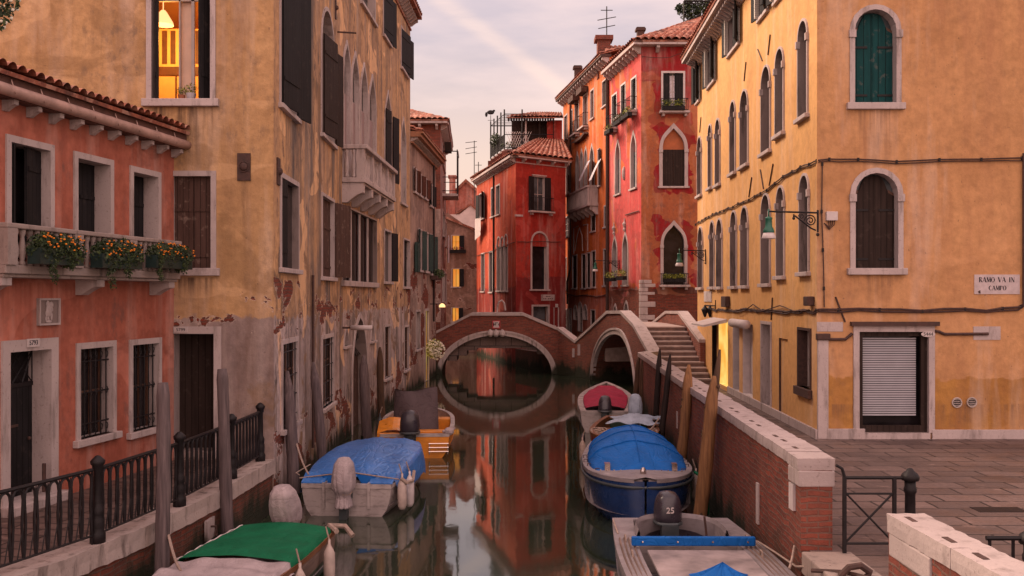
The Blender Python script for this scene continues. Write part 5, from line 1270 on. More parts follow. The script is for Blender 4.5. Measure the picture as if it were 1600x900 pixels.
tileroof(by, fs.w(-.4, ZY + .17, .6), fs.w(fs.L, ZY + .17, .6), fs.w(fs.L, ZY + 1.7, -4.5), fs.w(-.4, ZY + 1.7, -4.5), .28, .45)
# rods leaning out of the wall
for (x0, y0, x1, y1) in ((1204.5, 54, 1201, 86), (1185, 77, 1192, 95), (1166.5, 97, 1163.5, 127), (1096, 183, 1094, 207), (1209, 256, 1203, 290), (1189, 265, 1194, 295), (1175.5, 277, 1171, 308), (1208, 465, 1206, 500)):
    q = M(); q.tube([fs.w(*fs.px(x0, y0), .02), fs.w(*fs.px(x1, y1), .02)], .018, 4); ob('wall_tie', q, 'rust', by)
# ------------------------------------------------------------------ bridges
def plan(pts):
    P = [Vector((*p, 0)) for p in pts]; L = [0]
    for a, b in zip(P, P[1:]): L.append(L[-1] + (b - a).length)
    def at(u, off=0):
        u = min(max(u, 0), L[-1] - 1e-6)
        for i in range(len(P) - 1):
            if u <= L[i + 1] + 1e-9:
                t = (u - L[i]) / (L[i + 1] - L[i]); p = P[i].lerp(P[i + 1], t); break
        e = .25; a = None
        def raw(x):
            x = min(max(x, 0), L[-1] - 1e-6)
            for j in range(len(P) - 1):
                if x <= L[j + 1] + 1e-9: return P[j].lerp(P[j + 1], (x - L[j]) / (L[j + 1] - L[j]))
            return P[-1]
        d = (raw(u + e) - raw(u - e)).normalized(); n = Vector((d.y, -d.x, 0))
        return p + n * off
    return at, L
def interp(tab, u):
    if u <= tab[0][0]: return tab[0][1]
    for (a, b), (c, d) in zip(tab, tab[1:]):
        if u <= c: return b + (d - b) * (u - a) / (c - a)
    return tab[-1][1]
def arch_bridge(b, at, Ltot, topz, arch, width, wall='brick', ring_w=.25, deckdrop=.75, zbase=-.6, cop=.14, back=True, wallname='spandrel_wall'):
    """arch=(u0,u1,zspring,zcrown); wall strips follow a curve on plan"""
    ua, ub, zs, zc = arch; uc, hw, rise = (ua + ub) / 2, (ub - ua) / 2, zc - zs
    def zin(u): 
        t = (u - uc) / hw
        return zs + rise * math.sqrt(max(0, 1 - t * t)) if abs(t) < 1 else None
    us = sorted(set([round(Ltot * i / 60, 4) for i in range(61)] + [round(uc - hw * math.cos(math.pi * i / 28), 4) for i in range(29)] + [round(u, 4) for u, _ in topz]))
    for off, nm in ((0, wallname), (-width, 'rear_' + wallname)) if back else ((0, wallname),):
        q = M(); s0 = off; s1 = off - .34 if off == 0 else off + .34
        for u, v in zip(us, us[1:]):
            mid = (u + v) / 2; inside = ua < mid < ub
            z0u = zin(u) if inside and zin(u) is not None else (zs if inside else zbase); z0v = zin(v) if inside and zin(v) is not None else (zs if inside else zbase)
            if inside and abs(u - ua) < 1e-3: z0u = zs
            if inside and abs(v - ub) < 1e-3: z0v = zs
            tu, tv = interp(topz, u) - cop, interp(topz, v) - cop
            for o_ in (s0, s1):
                p, r = at(u, o_), at(v, o_); q.quad((p.x, p.y, z0u), (r.x, r.y, z0v), (r.x, r.y, tv), (p.x, p.y, tu))
            if inside and off == 0:
                p, r, p2, r2 = at(u, 0), at(v, 0), at(u, -width), at(v, -width)
                q.quad((p.x, p.y, z0u), (r.x, r.y, z0v), (r2.x, r2.y, z0v), (p2.x, p2.y, z0u))
        for e_ in (us[0], us[-1]):
            p, r = at(e_, s0), at(e_, s1); q.quad((p.x, p.y, zbase), (r.x, r.y, zbase), (r.x, r.y, interp(topz, e_) - cop), (p.x, p.y, interp(topz, e_) - cop))
        me = q.mesh(nm, [MT[wall]]); ow = link(nm, me, b)
    # abutment faces under the arch
    q = M()
    for e_ in (ua, ub):
        p, r = at(e_, 0), at(e_, -width); q.quad((p.x, p.y, zbase), (r.x, r.y, zbase), (r.x, r.y, zs), (p.x, p.y, zs))
    ob('abutment', q, wall, b)
    # arch ring
    q = M(); n = 36; rows = []
    for i in range(n + 1):
        a = math.pi * (1 - i / n); cu, cz = math.cos(a), math.sin(a)
        ui, zi = uc + hw * cu, zs + rise * cz; uo, zo = uc + (hw + ring_w) * cu, zs + (rise + ring_w) * cz
        rows.append([at(ui, .05), zi, at(uo, .05), zo, at(uo, -.05), at(ui, -.12)])
    v = []
    for p, zi, r, zo, r2, p2 in rows: v += [(p.x, p.y, zi - .005), (r.x, r.y, zo), (r2.x, r2.y, zo), (p2.x, p2.y, zi - .005)]
    f = []
    for i in range(n):
        for j in range(4): a_ = i * 4 + j; c_ = i * 4 + (j + 1) % 4; f.append((a_, c_, c_ + 4, a_ + 4))
    f += [(0, 1, 2, 3), (n * 4 + 3, n * 4 + 2, n * 4 + 1, n * 4)]
    q.add(v, f)
    for k_ in (.34,):   # raised moulding on the outer edge
        v = []
        for i in range(n + 1):
            a = math.pi * (1 - i / n); cu, cz = math.cos(a), math.sin(a)
            for w_ in (ring_w * .72, ring_w + .02):
                p = at(uc + (hw + w_) * cu, .09); v.append((p.x, p.y, zs + (rise + w_) * cz))
            for w_ in (ring_w + .02, ring_w * .72):
                p = at(uc + (hw + w_) * cu, .02); v.append((p.x, p.y, zs + (rise + w_) * cz))
        q.add(v, f)
    ob('arch_ring', q, 'stone_wet', b)
    # coping
    for off, nm in (((.06, 'coping'), (-width + .4 - .0, 'rear_coping')) if back else ((.06, 'coping'),)):
        q = M(); v = []
        for u in us:
            z = interp(topz, u)
            for o_, zz in ((off, z - cop), (off, z), (off - .46, z), (off - .46, z - cop)): p = at(u, o_); v.append((p.x, p.y, zz))
        f = []
        for i in range(len(us) - 1):
            for j in range(4): a_ = i * 4 + j; c_ = i * 4 + (j + 1) % 4; f.append((a_, c_, c_ + 4, a_ + 4))
        f += [(0, 1, 2, 3), (len(v) - 1, len(v) - 2, len(v) - 3, len(v) - 4)]
        q.add(v, f); ob(nm, q, 'stone_coping', b)
    return us

b1 = T('brick_bridge', 'brick bridge with white stone arch spanning the main canal', 'bridge', (-.8, 51, 0))
at1, L1 = plan([(-3.95, 50), (2.39, 50), ])
X = lambda px_: (px_ - 800) / 30 + 3.95
zf_ = lambda y: EYE + (HOR - y) / 30
top1 = [(0, zf_(517)), (X(735.5), zf_(489)), (X(817.5), zf_(489)), (X(869), zf_(511)), (L1[-1], zf_(511))]
arch_bridge(b1, at1, L1[-1], top1, (X(690), X(862), .02, zf_(524)), 2.5)
q = M()
for i in range(13):
    u0 = L1[-1] * i / 12; z = min(interp(top1, u0) - .95, 2.25); u1 = L1[-1] * (i + 1) / 12
    if i < 12: q.box(-3.95 + u0, -3.95 + u1, 50.3, 52.3, z - .9 if z > 1.4 else z - .3, z)
ob('deck', q, 'pave', b1)
q = M()
for px_ in (766, 775, 785):
    p = at1(X(px_), .12); q.ball((p.x, p.y, zf_(521)), .17, 8, 0, (1, .7, 1.1)); q.ball((p.x, p.y - .06, zf_(522.5)), .1, 6, 0, (.8, .9, .8)); q.ball((p.x, p.y, zf_(517)), .09, 6)
ob('keystone_heads', q, 'stone', b1)
q = M(); q.tube([(-.8, 52.3, 2.3), (-.8, 52.3, 3.5), (-.72, 52.2, 3.75), (-.55, 52.2, 3.85), (-.42, 52.2, 3.7), (-.35, 52.2, 3.3)], .05, 6); ob('stone_scroll', q, 'stone', b1)
ns = T('no_motor_sign', 'small square red framed sign in the middle of the bridge parapet', 'sign', at1(X(775.5), .04) + Vector((0, 0, zf_(507))))
p = at1(X(775.5), .02); z = zf_(507); q = M(); q.box(p.x - .2, p.x + .2, 49.95, 49.97, z - .2, z + .2); ob('border', q, simple('sign_red', (.5, .05, .07), .5, .1, 4), ns)
q = M(); q.add([(p.x + x_, 49.945, z + y_) for x_, y_ in ((-.16, .16), (.16, .16), (.1, 0), (.16, -.16), (-.16, -.16), (-.1, 0))], [(0, 1, 2, 3, 4, 5)]); ob('panel', q, 'white', ns)
q = M(); q.box(p.x - .08, p.x + .09, 49.93, 49.942, z + .075, z + .105); q.box(p.x - .09, p.x - .04, 49.93, 49.942, z - .05, z + .05); q.box(p.x - .04, p.x + .0, 49.93, 49.942, z + .02, z + .05)
q.add([(p.x + s_ * x_, 49.94, z + y_) for s_ in (1,) for x_, y_ in ((.17, .12), (.17, -.12), (.1, 0))], [(0, 1, 2)]); q.add([(p.x - x_, 49.94, z + y_) for x_, y_ in ((.17, .12), (.17, -.12), (.1, 0))], [(0, 1, 2)]); ob('symbol', q, 'black', ns)

b2 = T('stepped_bridge', 'curved brick bridge with stone steps over the side canal', 'bridge', (5.5, 41, 0))
PL2 = [(2.39, 49.95), (3.23, 49.0), (3.85, 46.6), (4.32, 43.5), (4.67, 41.0), (4.78, 37.5), (4.83, 35.2), (4.92, 34.3)]
at2, L2 = plan(PL2)
d2 = [2.36, 1.80, 2.55, 3.40, 3.42, 2.98, 2.55, 2.12]
d2 = [zf_(511), 1.82, 2.62, 3.42, 3.47, 3.0, 2.45, 2.12]
top2 = list(zip(L2, d2))
def u_at_Y(y):
    for (a, b), (la, lb) in zip(zip(PL2, PL2[1:]), zip(L2, L2[1:])):
        if b[1] <= y <= a[1]: return la + (lb - la) * (a[1] - y) / (a[1] - b[1])
arch_bridge(b2, at2, L2[-1], top2, (u_at_Y(46.3), u_at_Y(37.2), .02, 2.42), 2.4, back=False, ring_w=.26)
# deck, steps, right-hand parapet
q = M(); NS = 11; y0_, zr_ = 33.75, 1.87 / 11
for i in range(NS):
    ya = y0_ + i * .44; z = 1.0 + zr_ * (i + 1); xr = 7.02 if i < 5 else 6.9
    xl = 4.86 if ya > 34.6 else 4.98
    q.box(xl, xr, ya, ya + .44 if i < NS - 1 else 45.2, z - zr_ - (.02 if i else 0), z - .05, 0); q.box(xl, xr, ya - .025, ya + .44 if i < NS - 1 else 45.2, z - .05, z, 1)
for i in range(5): q.box(4.4, 6.9, 45.2 + i * .4, 45.6 + i * .4, 1.0, 2.87 - (i + 1) * .32, 1)
ob('steps', q, [simple('riser_stone', (.17, .11, .095), .85, .3, 4), simple('tread_stone', (.36, .27, .24), .8, .25, 4)], b2)
q = M(); q.box(6.9, 7.0, 37.5, 45, -.6, 2.5); q.box(4.9, 6.95, 38.5, 45.2, 2.4, 2.7); ob('vault', q, 'brick_dark', b2)
rp_ = [(6.62, 46.0, 2.75), (6.9, 43.0, 3.42), (6.98, 40.2, 3.46), (6.9, 35.2, 2.5)]
q = M(); k = M()
for (a, c) in zip(rp_, rp_[1:]):
    d = Vector((c[0] - a[0], c[1] - a[1], 0)).normalized(); n = Vector((d.y, -d.x, 0))
    def pp(p, o, z): return (p[0] - n.x * o, p[1] - n.y * o, z)
    for o_ in (0, .3): q.quad(pp(a, o_, 0), pp(c, o_, 0), pp(c, o_, c[2] - .12), pp(a, o_, a[2] - .12))
    k.add([pp(a, -.05, a[2] - .12), pp(a, -.05, a[2]), pp(a, .38, a[2]), pp(a, .38, a[2] - .12), pp(c, -.05, c[2] - .12), pp(c, -.05, c[2]), pp(c, .38, c[2]), pp(c, .38, c[2] - .12)], [(0, 1, 5, 4), (1, 2, 6, 5), (2, 3, 7, 6), (3, 0, 4, 7), (0, 1, 2, 3), (7, 6, 5, 4)])
e = rp_[-1]; q.quad((e[0], e[1], 0), (e[0] + .3, e[1], 0), (e[0] + .3, e[1], e[2] - .12), (e[0], e[1], e[2] - .12)); e = rp_[0]; q.quad((e[0], e[1], 0), (e[0] + .3, e[1], 0), (e[0] + .3, e[1], e[2] - .12), (e[0], e[1], e[2] - .12))
ob('inner_parapet', q, 'brick_dry', b2); ob('inner_coping', k, 'stone_coping', b2)
q = M(); p = at2(L2[1] - .1, .03); q.box(p.x - .06, p.x + .06, p.y - .04, p.y + .04, .95, 1.4); p = at2(u_at_Y(48.3), .03); q.box(p.x - .09, p.x + .09, p.y - .05, p.y + .0, 1.1, 1.65); ob('inset_stone', q, 'stone', b2)

# ------------------------------------------------------------------ canal parapet on the right
pw = T('canal_wall', 'long red brick canal wall with white coping in front of the yellow house', 'wall', (3.9, 22, 0))
wl = [(WALLX(y), y) for y in (33.6, 27, 21, 16, 11.7)]; wl.insert(0, (4.92, 34.35))
q = M(); strip(q, wl, -.8, 1.97, -.38, 0, 3); ob('brickwork', q, 'brick', pw)
def coping_run(par, pts, z0, z1, o0, o1, seg):
    """stone blocks laid end to end, each its own piece"""
    at_, L = plan(pts); u = 0; i = 0; r_ = random.Random(5)
    while u < L[-1] - .05:
        v = min(L[-1], u + seg * r_.uniform(.75, 1.25)); 
        if L[-1] - v < .4: v = L[-1]
        dz = r_.uniform(-.006, .006); g = .006
        a, c, d, e = at_(u + g, o1), at_(v - g, o1), at_(v - g, o0), at_(u + g, o0)
        k = M(); k.prism([(a.x, a.y, z0 + dz), (c.x, c.y, z0 + dz), (d.x, d.y, z0 + dz), (e.x, e.y, z0 + dz)], (0, 0, z1 - z0))
        o = roughen(ob('coping_stone', k, 'stone_coping', par), 5, .007, .022, i)
        for t in (u + .25, v - .25):
            if v - u > .9:
                m1, m2 = at_(t, (o0 + o1) / 2 + .06), at_(t, (o0 + o1) / 2 - .06)
                k = M(); k.box(m1.x - .025, m1.x + .025, m1.y - .09, m1.y + .09, z1 + dz - .01, z1 + dz + .004); ob('clamp', k, 'rust', o)
        u = v; i += 1
coping_run(pw, wl[1:], 1.97, 2.12, -.42, .04, 1.5)
q = M(); q.prism([(4.92, 34.4, 1.97), (4.92 + .42, 34.4, 1.97), (WALLX(33.6) + .42, 33.6, 1.97), (WALLX(33.6) - .04, 33.6, 1.97)], (0, 0, .15)); ob('coping_stone', q, 'stone_coping', pw)
q = M(); q.box(3.49, 3.93, 11.68, 12.15, 1.77, 1.968); ob('end_block', q, 'stone_coping', pw, bevel=.015)
q = M(); q.box(3.44, 3.56, 11.64, 12.6, -.2, .28); ob('foot_block', q, 'stone_wet', pw, bevel=.02)
for (y, z0, z1) in ((14.1, .75, 1.35), (19.0, .7, 1.2), (23.2, .9, 1.3), (27.5, .9, 1.25)):
    q = M(); q.box(WALLX(y) - .025, WALLX(y) + .02, y - .06, y + .06, z0, z1); ob('inset_stone', q, 'stone', pw)
q = M(); q.box(3.495, 3.53, 11.95, 12.13, 1.42, 1.75); pl2 = ob('notice', q, 'white', pw)
# front wall
nw = T('near_wall', 'short brick wall with thick pale coping at the front right corner', 'wall', (3.5, 7, 0))
wn_ = [(3.46, 8.82), (3.56, 4.5)]
q = M(); strip(q, wn_, -.8, 1.93, -.28, 0, 3); ob('brickwork', q, 'brick', nw)
coping_run(nw, wn_, 1.93, 2.1, -.33, .02, 1.15)
q = M(); q.box(3.455, 3.75, 7.95, 8.81, 1.72, 1.928); ob('end_block', q, 'stone_coping', nw, bevel=.015)
# landing stones
MT['stone_land'] = stonemat('landing_stone', (.30, .23, .20), wet=True, dirt=.8)
ls = T('landing_steps', 'stone landing steps to the water between the two brick walls', 'steps', (3.7, 10.2, 0))
q = M(); q.box(3.5, 4.1, 8.86, 11.62, .74, 1.006); q.box(3.3, 3.62, 8.86, 11.62, .2, .5); q.box(3.3, 3.5, 8.86, 11.62, -.4, .2); ob('stone_blocks', q, 'stone_land', ls, bevel=.02)
q = M(); q.tube([(3.62, 10.6, 1.0), (3.72, 10.6, 1.1), (3.85, 10.6, 1.12), (3.95, 10.6, 1.05), (3.92, 10.6, 1.0)], .04, 8); q.tube([(3.4, 10.9, .98), (3.7, 10.7, 1.02), (3.9, 10.4, 1.03)], .025, 6); ob('mooring_ring', q, 'rust', ls)

# ------------------------------------------------------------------ iron gate + bollard posts
def gate(name, lab, x0, x1, y, z0, group=None):
    t_ = T(name, lab, 'gate', ((x0 + x1) / 2, y, z0)); h = .92
    q = M()
    for x in (x0 + .0, x1): q.box(x - .02, x + .02, y - .02, y + .02, z0, z0 + h)
    q.tube([(x0, y, z0 + h), (x0 - .03, y, z0 + h + .1), (x0 - .1, y, z0 + h + .14)], .02, 6)
    ob('frame', q, 'iron', t_)
    q = M()
    for z, r in ((h - .01, .022), (h - .2, .012), (.12, .015)): q.tube([(x0, y, z0 + z), (x1 + (.18 if r > .02 else 0), y, z0 + z)], r, 6)
    ob('rail', q, 'iron', t_)
    q = M(); q.tube([(x0 + .02, y, z0 + .14), (x1 - .02, y, z0 + h - .2)], .013, 6); q.tube([(x0 + .02, y, z0 + h - .2), (x1 - .02, y, z0 + .14)], .013, 6); ob('cross_bars', q, 'iron', t_)
    return t_
gate('iron_gate', 'black iron gate with crossed bars beside the end of the canal wall', 4.0, 4.6, 11.55, 1.0)
def bollard(x, y, lab, h=1.02):
    t_ = T('iron_post', lab, 'post', (x, y, 1.0), 0, 'black posts of the waterside gates')
    q = M(); q.lathe([(.085, 0), (.085, .1), (.065, .13), (.06, h - .3), (.075, h - .28), (.075, h - .24), (.066, h - .22), (.066, h - .14)], n=12); o = ob('shaft', q, 'iron', t_, True, local=True)
    q = M(); q.lathe([(.1, h - .14), (.11, h - .1), (.09, h - .06), (.05, h - .03), (.03, h), (.0, h + .01)], n=12); ob('cap', q, 'iron', t_, True, local=True)
bollard(4.79, 11.55, 'round headed black post at the free end of the iron gate')
bollard(4.44, 8.2, 'black post behind the near wall at the edge of the frame', 1.12)
t_ = T('hand_rail', 'black iron rail rising above the near wall at the edge of the frame', 'railing', (4.2, 8.2, 1))
q = M(); q.tube([(4.05, 8.2, 2.03), (4.42, 8.2, 2.03)], .022, 6); ob('rail', q, 'iron', t_)
q = M()
for x in (4.08, 4.28): q.tube([(x, 8.2, 1.0), (x, 8.2, 2.02)], .014, 6)
ob('bars', q, 'iron', t_)

# ------------------------------------------------------------------ iron railing on the left quay
ra = T('iron_railing', 'black wrought iron railing of looped bars along the left quay', 'railing', (-5, 13, 1))
q = M(); q.lathe([(.095, 0), (.095, .12), (.075, .15), (.082, .2), (.082, .3), (.07, .33), (.078, .36), (.078, .42), (.062, .46), (.056, .5), (.05, .9), (.066, .93), (.066, .97), (.085, .99), (.09, 1.03), (.06, 1.06), (.03, 1.09), (0, 1.1)], n=12)
pme_ = q.mesh('post', [MT['iron']], True)
PS = [(-5.95, 9.6), (-5.2, 12.05), (-4.90, 14.15), (-4.76, 16.3), (-4.72, 18.0)]
for p in PS: inst('post', pme_, (p[0], p[1], 1.0), ra)
for (a, c) in zip(PS, PS[1:]):
    A_, C_ = Vector((*a, 0)), Vector((*c, 0)); d = (C_ - A_).normalized(); L = (C_ - A_).length - .2; A_ = A_ + d * .1
    P = lambda u, z: (A_.x + d.x * u, A_.y + d.y * u, 1.0 + z)
    q = M(); q.tube([P(0, .93), P(L, .93)], .024, 6); q.tube([P(0, .11), P(L, .11)], .016, 5); q.tube([P(0, .0), P(0, .93)], .014, 5); q.tube([P(L, .0), P(L, .93)], .014, 5); ob('rail', q, 'iron', ra)
    q = M(); n = max(4, round(L / .18)); p_ = L / n
    for i in range(n):
        c0 = p_ * (i + .5); hw = p_ * .44
        pts = [P(c0 - p_ * .5 + .004, .12), P(c0 - p_ * .42, .2), P(c0 - hw * .8, .5), P(c0 - hw, .78)]
        for k_ in range(1, 6): aa = math.pi * (1 - k_ / 6); pts.append(P(c0 + hw * math.cos(aa), .80 + .11 * math.sin(aa)))
        pts += [P(c0 + hw, .78), P(c0 + hw * .8, .5), P(c0 + p_ * .42, .2), P(c0 + p_ * .5 - .004, .12)]
        q.tube(pts, .0175, 5)
        q.tube([P(c0 - p_ * .02, .12), P(c0 + hw * .9, .45), P(c0 + p_ * .5, .9)], .010, 4) if i < n else None
    ob('looped_bars', q, 'iron', ra)

# ------------------------------------------------------------------ mooring poles
MT['pole_grey'] = woodmat('grey_weathered_wood', (.17, .125, .125), (.06, .045, .047))
MT['pole_brown'] = woodmat('brown_pole_wood', (.11, .06, .035), (.045, .025, .017))
MT['pole_dark'] = woodmat('tarred_pole_wood', (.03, .018, .016), (.014, .009, .009))
MT['pole_new'] = woodmat('fresh_pole_wood', (.30, .145, .06), (.13, .06, .028))
def pole(base, top, r, mat, lab, seed=0, pointed=True, group=None):
    r_ = random.Random(seed); base, top = Vector(base), Vector(top); n = 22; pts, rad = [], []
    base = base.copy(); d = top - base; base = base - d.normalized() * .8
    wob = [r_.uniform(-1, 1) for _ in range(4)]
    for i in range(n + 1):
        t = i / n; p = base.lerp(top, t); p = p + Vector((math.sin(t * 5 + wob[0] * 3), math.cos(t * 4 + wob[1] * 3), 0)) * r * .14
        pts.append(p); rad.append(r * (1.06 - .16 * t + r_.uniform(-.05, .05)) * ((1 if i < n - 2 else (.85 if i == n - 2 else (.6 if i == n - 1 else .3))) if pointed else (1 if i < n else .8)))
    t_ = T('mooring_pole', lab, 'mooring pole', (pts[0].x, pts[0].y, 0), 0, group)
    m = M(); m.tube([p for p in pts], rad, 12)
    o = link('shaft', m.mesh('shaft', [MT[mat]], True), t_)
    if mat == 'pole_new':
        k = M()
        for i in range(9): t = r_.uniform(.25, .95); p = base.lerp(top, t); an = r_.uniform(0, 6.28); k.ball(p + Vector((math.cos(an) * r * .85, math.sin(an) * r * .85, 0)), r * .26, 6, 0, (1, 1, 1.2))
        ob('knots', k, 'pole_brown', t_)
    k = M(); k.tube([base.lerp(top, .245 + .01 * j) for j in range(5)], [r * 1.12] * 5, 12); ob('weed_band', k, MT['weed'], t_)
    return t_
gw = G('dark_weed', .9); gw.col(gw.mix(gw.ramp(gw.noise(gw.pos(), 20, 4), .35, .65), (.008, .012, .004), (.022, .028, .009))); gw.bump(gw.noise(gw.pos(), 30, 3), .8, .03); MT['weed'] = gw.m
pole((-4.69, 12.9, 0), (-4.70, 12.9, 2.93), .098, 'pole_grey', 'thick grey pole rising in front of the railing nearest the frame edge', 1, False)
pole((-4.50, 15.3, 0), (-4.64, 15.3, 2.93), .10, 'pole_grey', 'grey pole in front of the railing beside the dark doorway', 2, False)
pole((-4.33, 19.1, 0), (-4.47, 19.1, 2.6), .12, 'pole_grey', 'short grey pole in front of the first barred palazzo window', 3)
pole((-4.20, 21.4, 0), (-4.43, 21.4, 2.62), .11, 'pole_grey', 'leaning grey pole beside the palazzo drainpipe', 4)
pole((-4.15, 27.4, 0), (-4.22, 27.4, 2.4), .15, 'pole_grey', 'thick weathered pole standing before the gothic water gate', 5)
pole((-4.25, 31.4, 0), (-4.33, 31.4, 2.42), .12, 'pole_brown', 'slim brown pole between water gate and orange boat', 6)
pole((3.30, 17.05, 0), (3.60, 17.0, 2.68), .125, 'pole_new', 'thick pale wooden pole leaning between blue covered boat and wall', 11)
pole((3.42, 17.5, 0), (3.80, 17.5, 3.12), .07, 'pole_brown', 'slender knotty branch-like pole rising highest behind the thick pale pole', 12)
pole((3.62, 20.9, 0), (3.86, 20.9, 2.6), .115, 'pole_new', 'pale wooden pole left of the thick one, before the canal wall', 13)
pole((3.72, 24.3, 0), (4.0, 24.3, 2.62), .08, 'pole_dark', 'right dark tarred pole of the close pair by the wall', 14)
pole((3.98, 26.7, 0), (4.1, 26.7, 2.62), .085, 'pole_dark', 'left dark tarred pole of the close pair by the wall', 15)
pole((4.2, 33.2, 0), (4.4, 33.2, 1.98), .1, 'pole_brown', 'leftmost brown pole leaning against the bridge foot', 16)
pole((4.3, 32.0, 0), (4.36, 32.0, 1.95), .1, 'pole_brown', 'brown pole just right of the one at the bridge foot', 17)

# ------------------------------------------------------------------ boats
def paint(name, c, rough=.35, dirt=.5):
    g = G(name, rough, spec=.5)
    a = g.mix(g.ramp(g.noise(g.obj(), 3, 5), .35, .65), c, tuple(x * .75 for x in c))
    a = g.mix(g.ramp(g.noise(g.map(g.obj(), (2, 2, 7)), 2, 6, .65), .5, .7, 0, dirt), a, (.07, .05, .045))
    g.set(g.b.inputs['Roughness'], g.ramp(g.noise(g.obj(), 5, 3), .3, .7, rough * .7, min(1, rough * 1.6)))
    g.bump(g.noise(g.obj(), 30, 3), .12, .01)
    return g.done(a)
def cloth(name, c, rough=.5, sc=3.0, b=.5, spec=.4):
    g = G(name, rough, spec=spec)
    n = g.noise(g.map(g.obj(), (1, .6, 1)), sc, 4, .5, .5)
    a = g.mix(g.ramp(n, .3, .7), tuple(x * .8 for x in c), tuple(min(1, x * 1.15) for x in c))
    a = g.mix(g.ramp(g.noise(g.obj(), 7, 5, .7), .58, .72, 0, .35), a, tuple(x * .45 for x in c))
    cr_ = g.math('ABSOLUTE', g.math('SUBTRACT', g.noise(g.map(g.obj(), (1, .45, 1), (0, 0, .5)), sc * .9, 3, .5, 1.2), .5))
    cr2 = g.math('ABSOLUTE', g.math('SUBTRACT', g.noise(g.map(g.obj(), (.5, 1, 1), (0, 0, -.4)), sc * 1.6, 2, .5, .8), .5))
    hh = g.math('ADD', g.math('MULTIPLY', g.ramp(cr_, 0, .05), .5), g.math('MULTIPLY', g.ramp(cr2, 0, .04), .3))
    g.bump(g.math('ADD', g.math('ADD', n, hh), g.math('MULTIPLY', g.noise(g.obj(), 40, 3), .12)), b, .06)
    return g.done(a)
MT['tarp_blue'] = cloth('blue_tarpaulin', (.035, .15, .44), .3, 2.2, .3)
MT['canvas_blue'] = cloth('blue_canvas', (.007, .10, .36), .6, 2.5, .35, .12)
MT['tarp_green'] = cloth('green_tarpaulin', (.005, .115, .05), .75, 4, .25, .12)
MT['tarp_grey'] = cloth('grey_brown_canvas', (.095, .07, .075), .75, 2.0, .35, .15)
MT['tarp_pink'] = cloth('crimson_canvas', (.33, .02, .055), .7, 3, .5, .15)
MT['cloth_white'] = cloth('white_cloth', (.36, .295, .30), .9, 5, .3, .1)
MT['cloth_blue'] = cloth('pale_blue_cloth', (.33, .38, .46), .85, 5, .3, .1)
MT['hull_white'] = paint('white_hull', (.38, .32, .305), .4, .7); MT['hull_navy'] = paint('navy_hull', (.012, .035, .12), .25, .15)
MT['hull_orange'] = paint('orange_hull', (.70, .24, .012), .35, .25); MT['hull_green'] = paint('dark_green_hull', (.015, .04, .02), .4, .2)
MT['hull_red'] = paint('red_stripe', (.22, .03, .025), .4, .2); MT['hull_yellow'] = paint('yellow_stripe', (.35, .16, .02), .4, .2); MT['hull_dark'] = paint('dark_hull', (.04, .05, .055), .4)
MT['varnish'] = woodmat('varnished_wood', (.22, .085, .03), (.10, .035, .014), 1, .4)
MT['oldwood'] = woodmat('old_boat_wood', (.24, .16, .13), (.12, .08, .065), 1, .7)
MT['deck_grey'] = paint('grey_deck', (.25, .21, .215), .5, .4)
MT['motor'] = paint('motor_shell', (.035, .028, .038), .3, .1); MT['rubber'] = simple('fender_rubber', (.42, .33, .29), .6, .2, 8); MT['rope'] = simple('rope_fibre', (.30, .22, .18), .9, .3, 20)
MT['chrome'] = simple('steel_fitting', (.6, .5, .45), .25, .1, 5, metal=1)

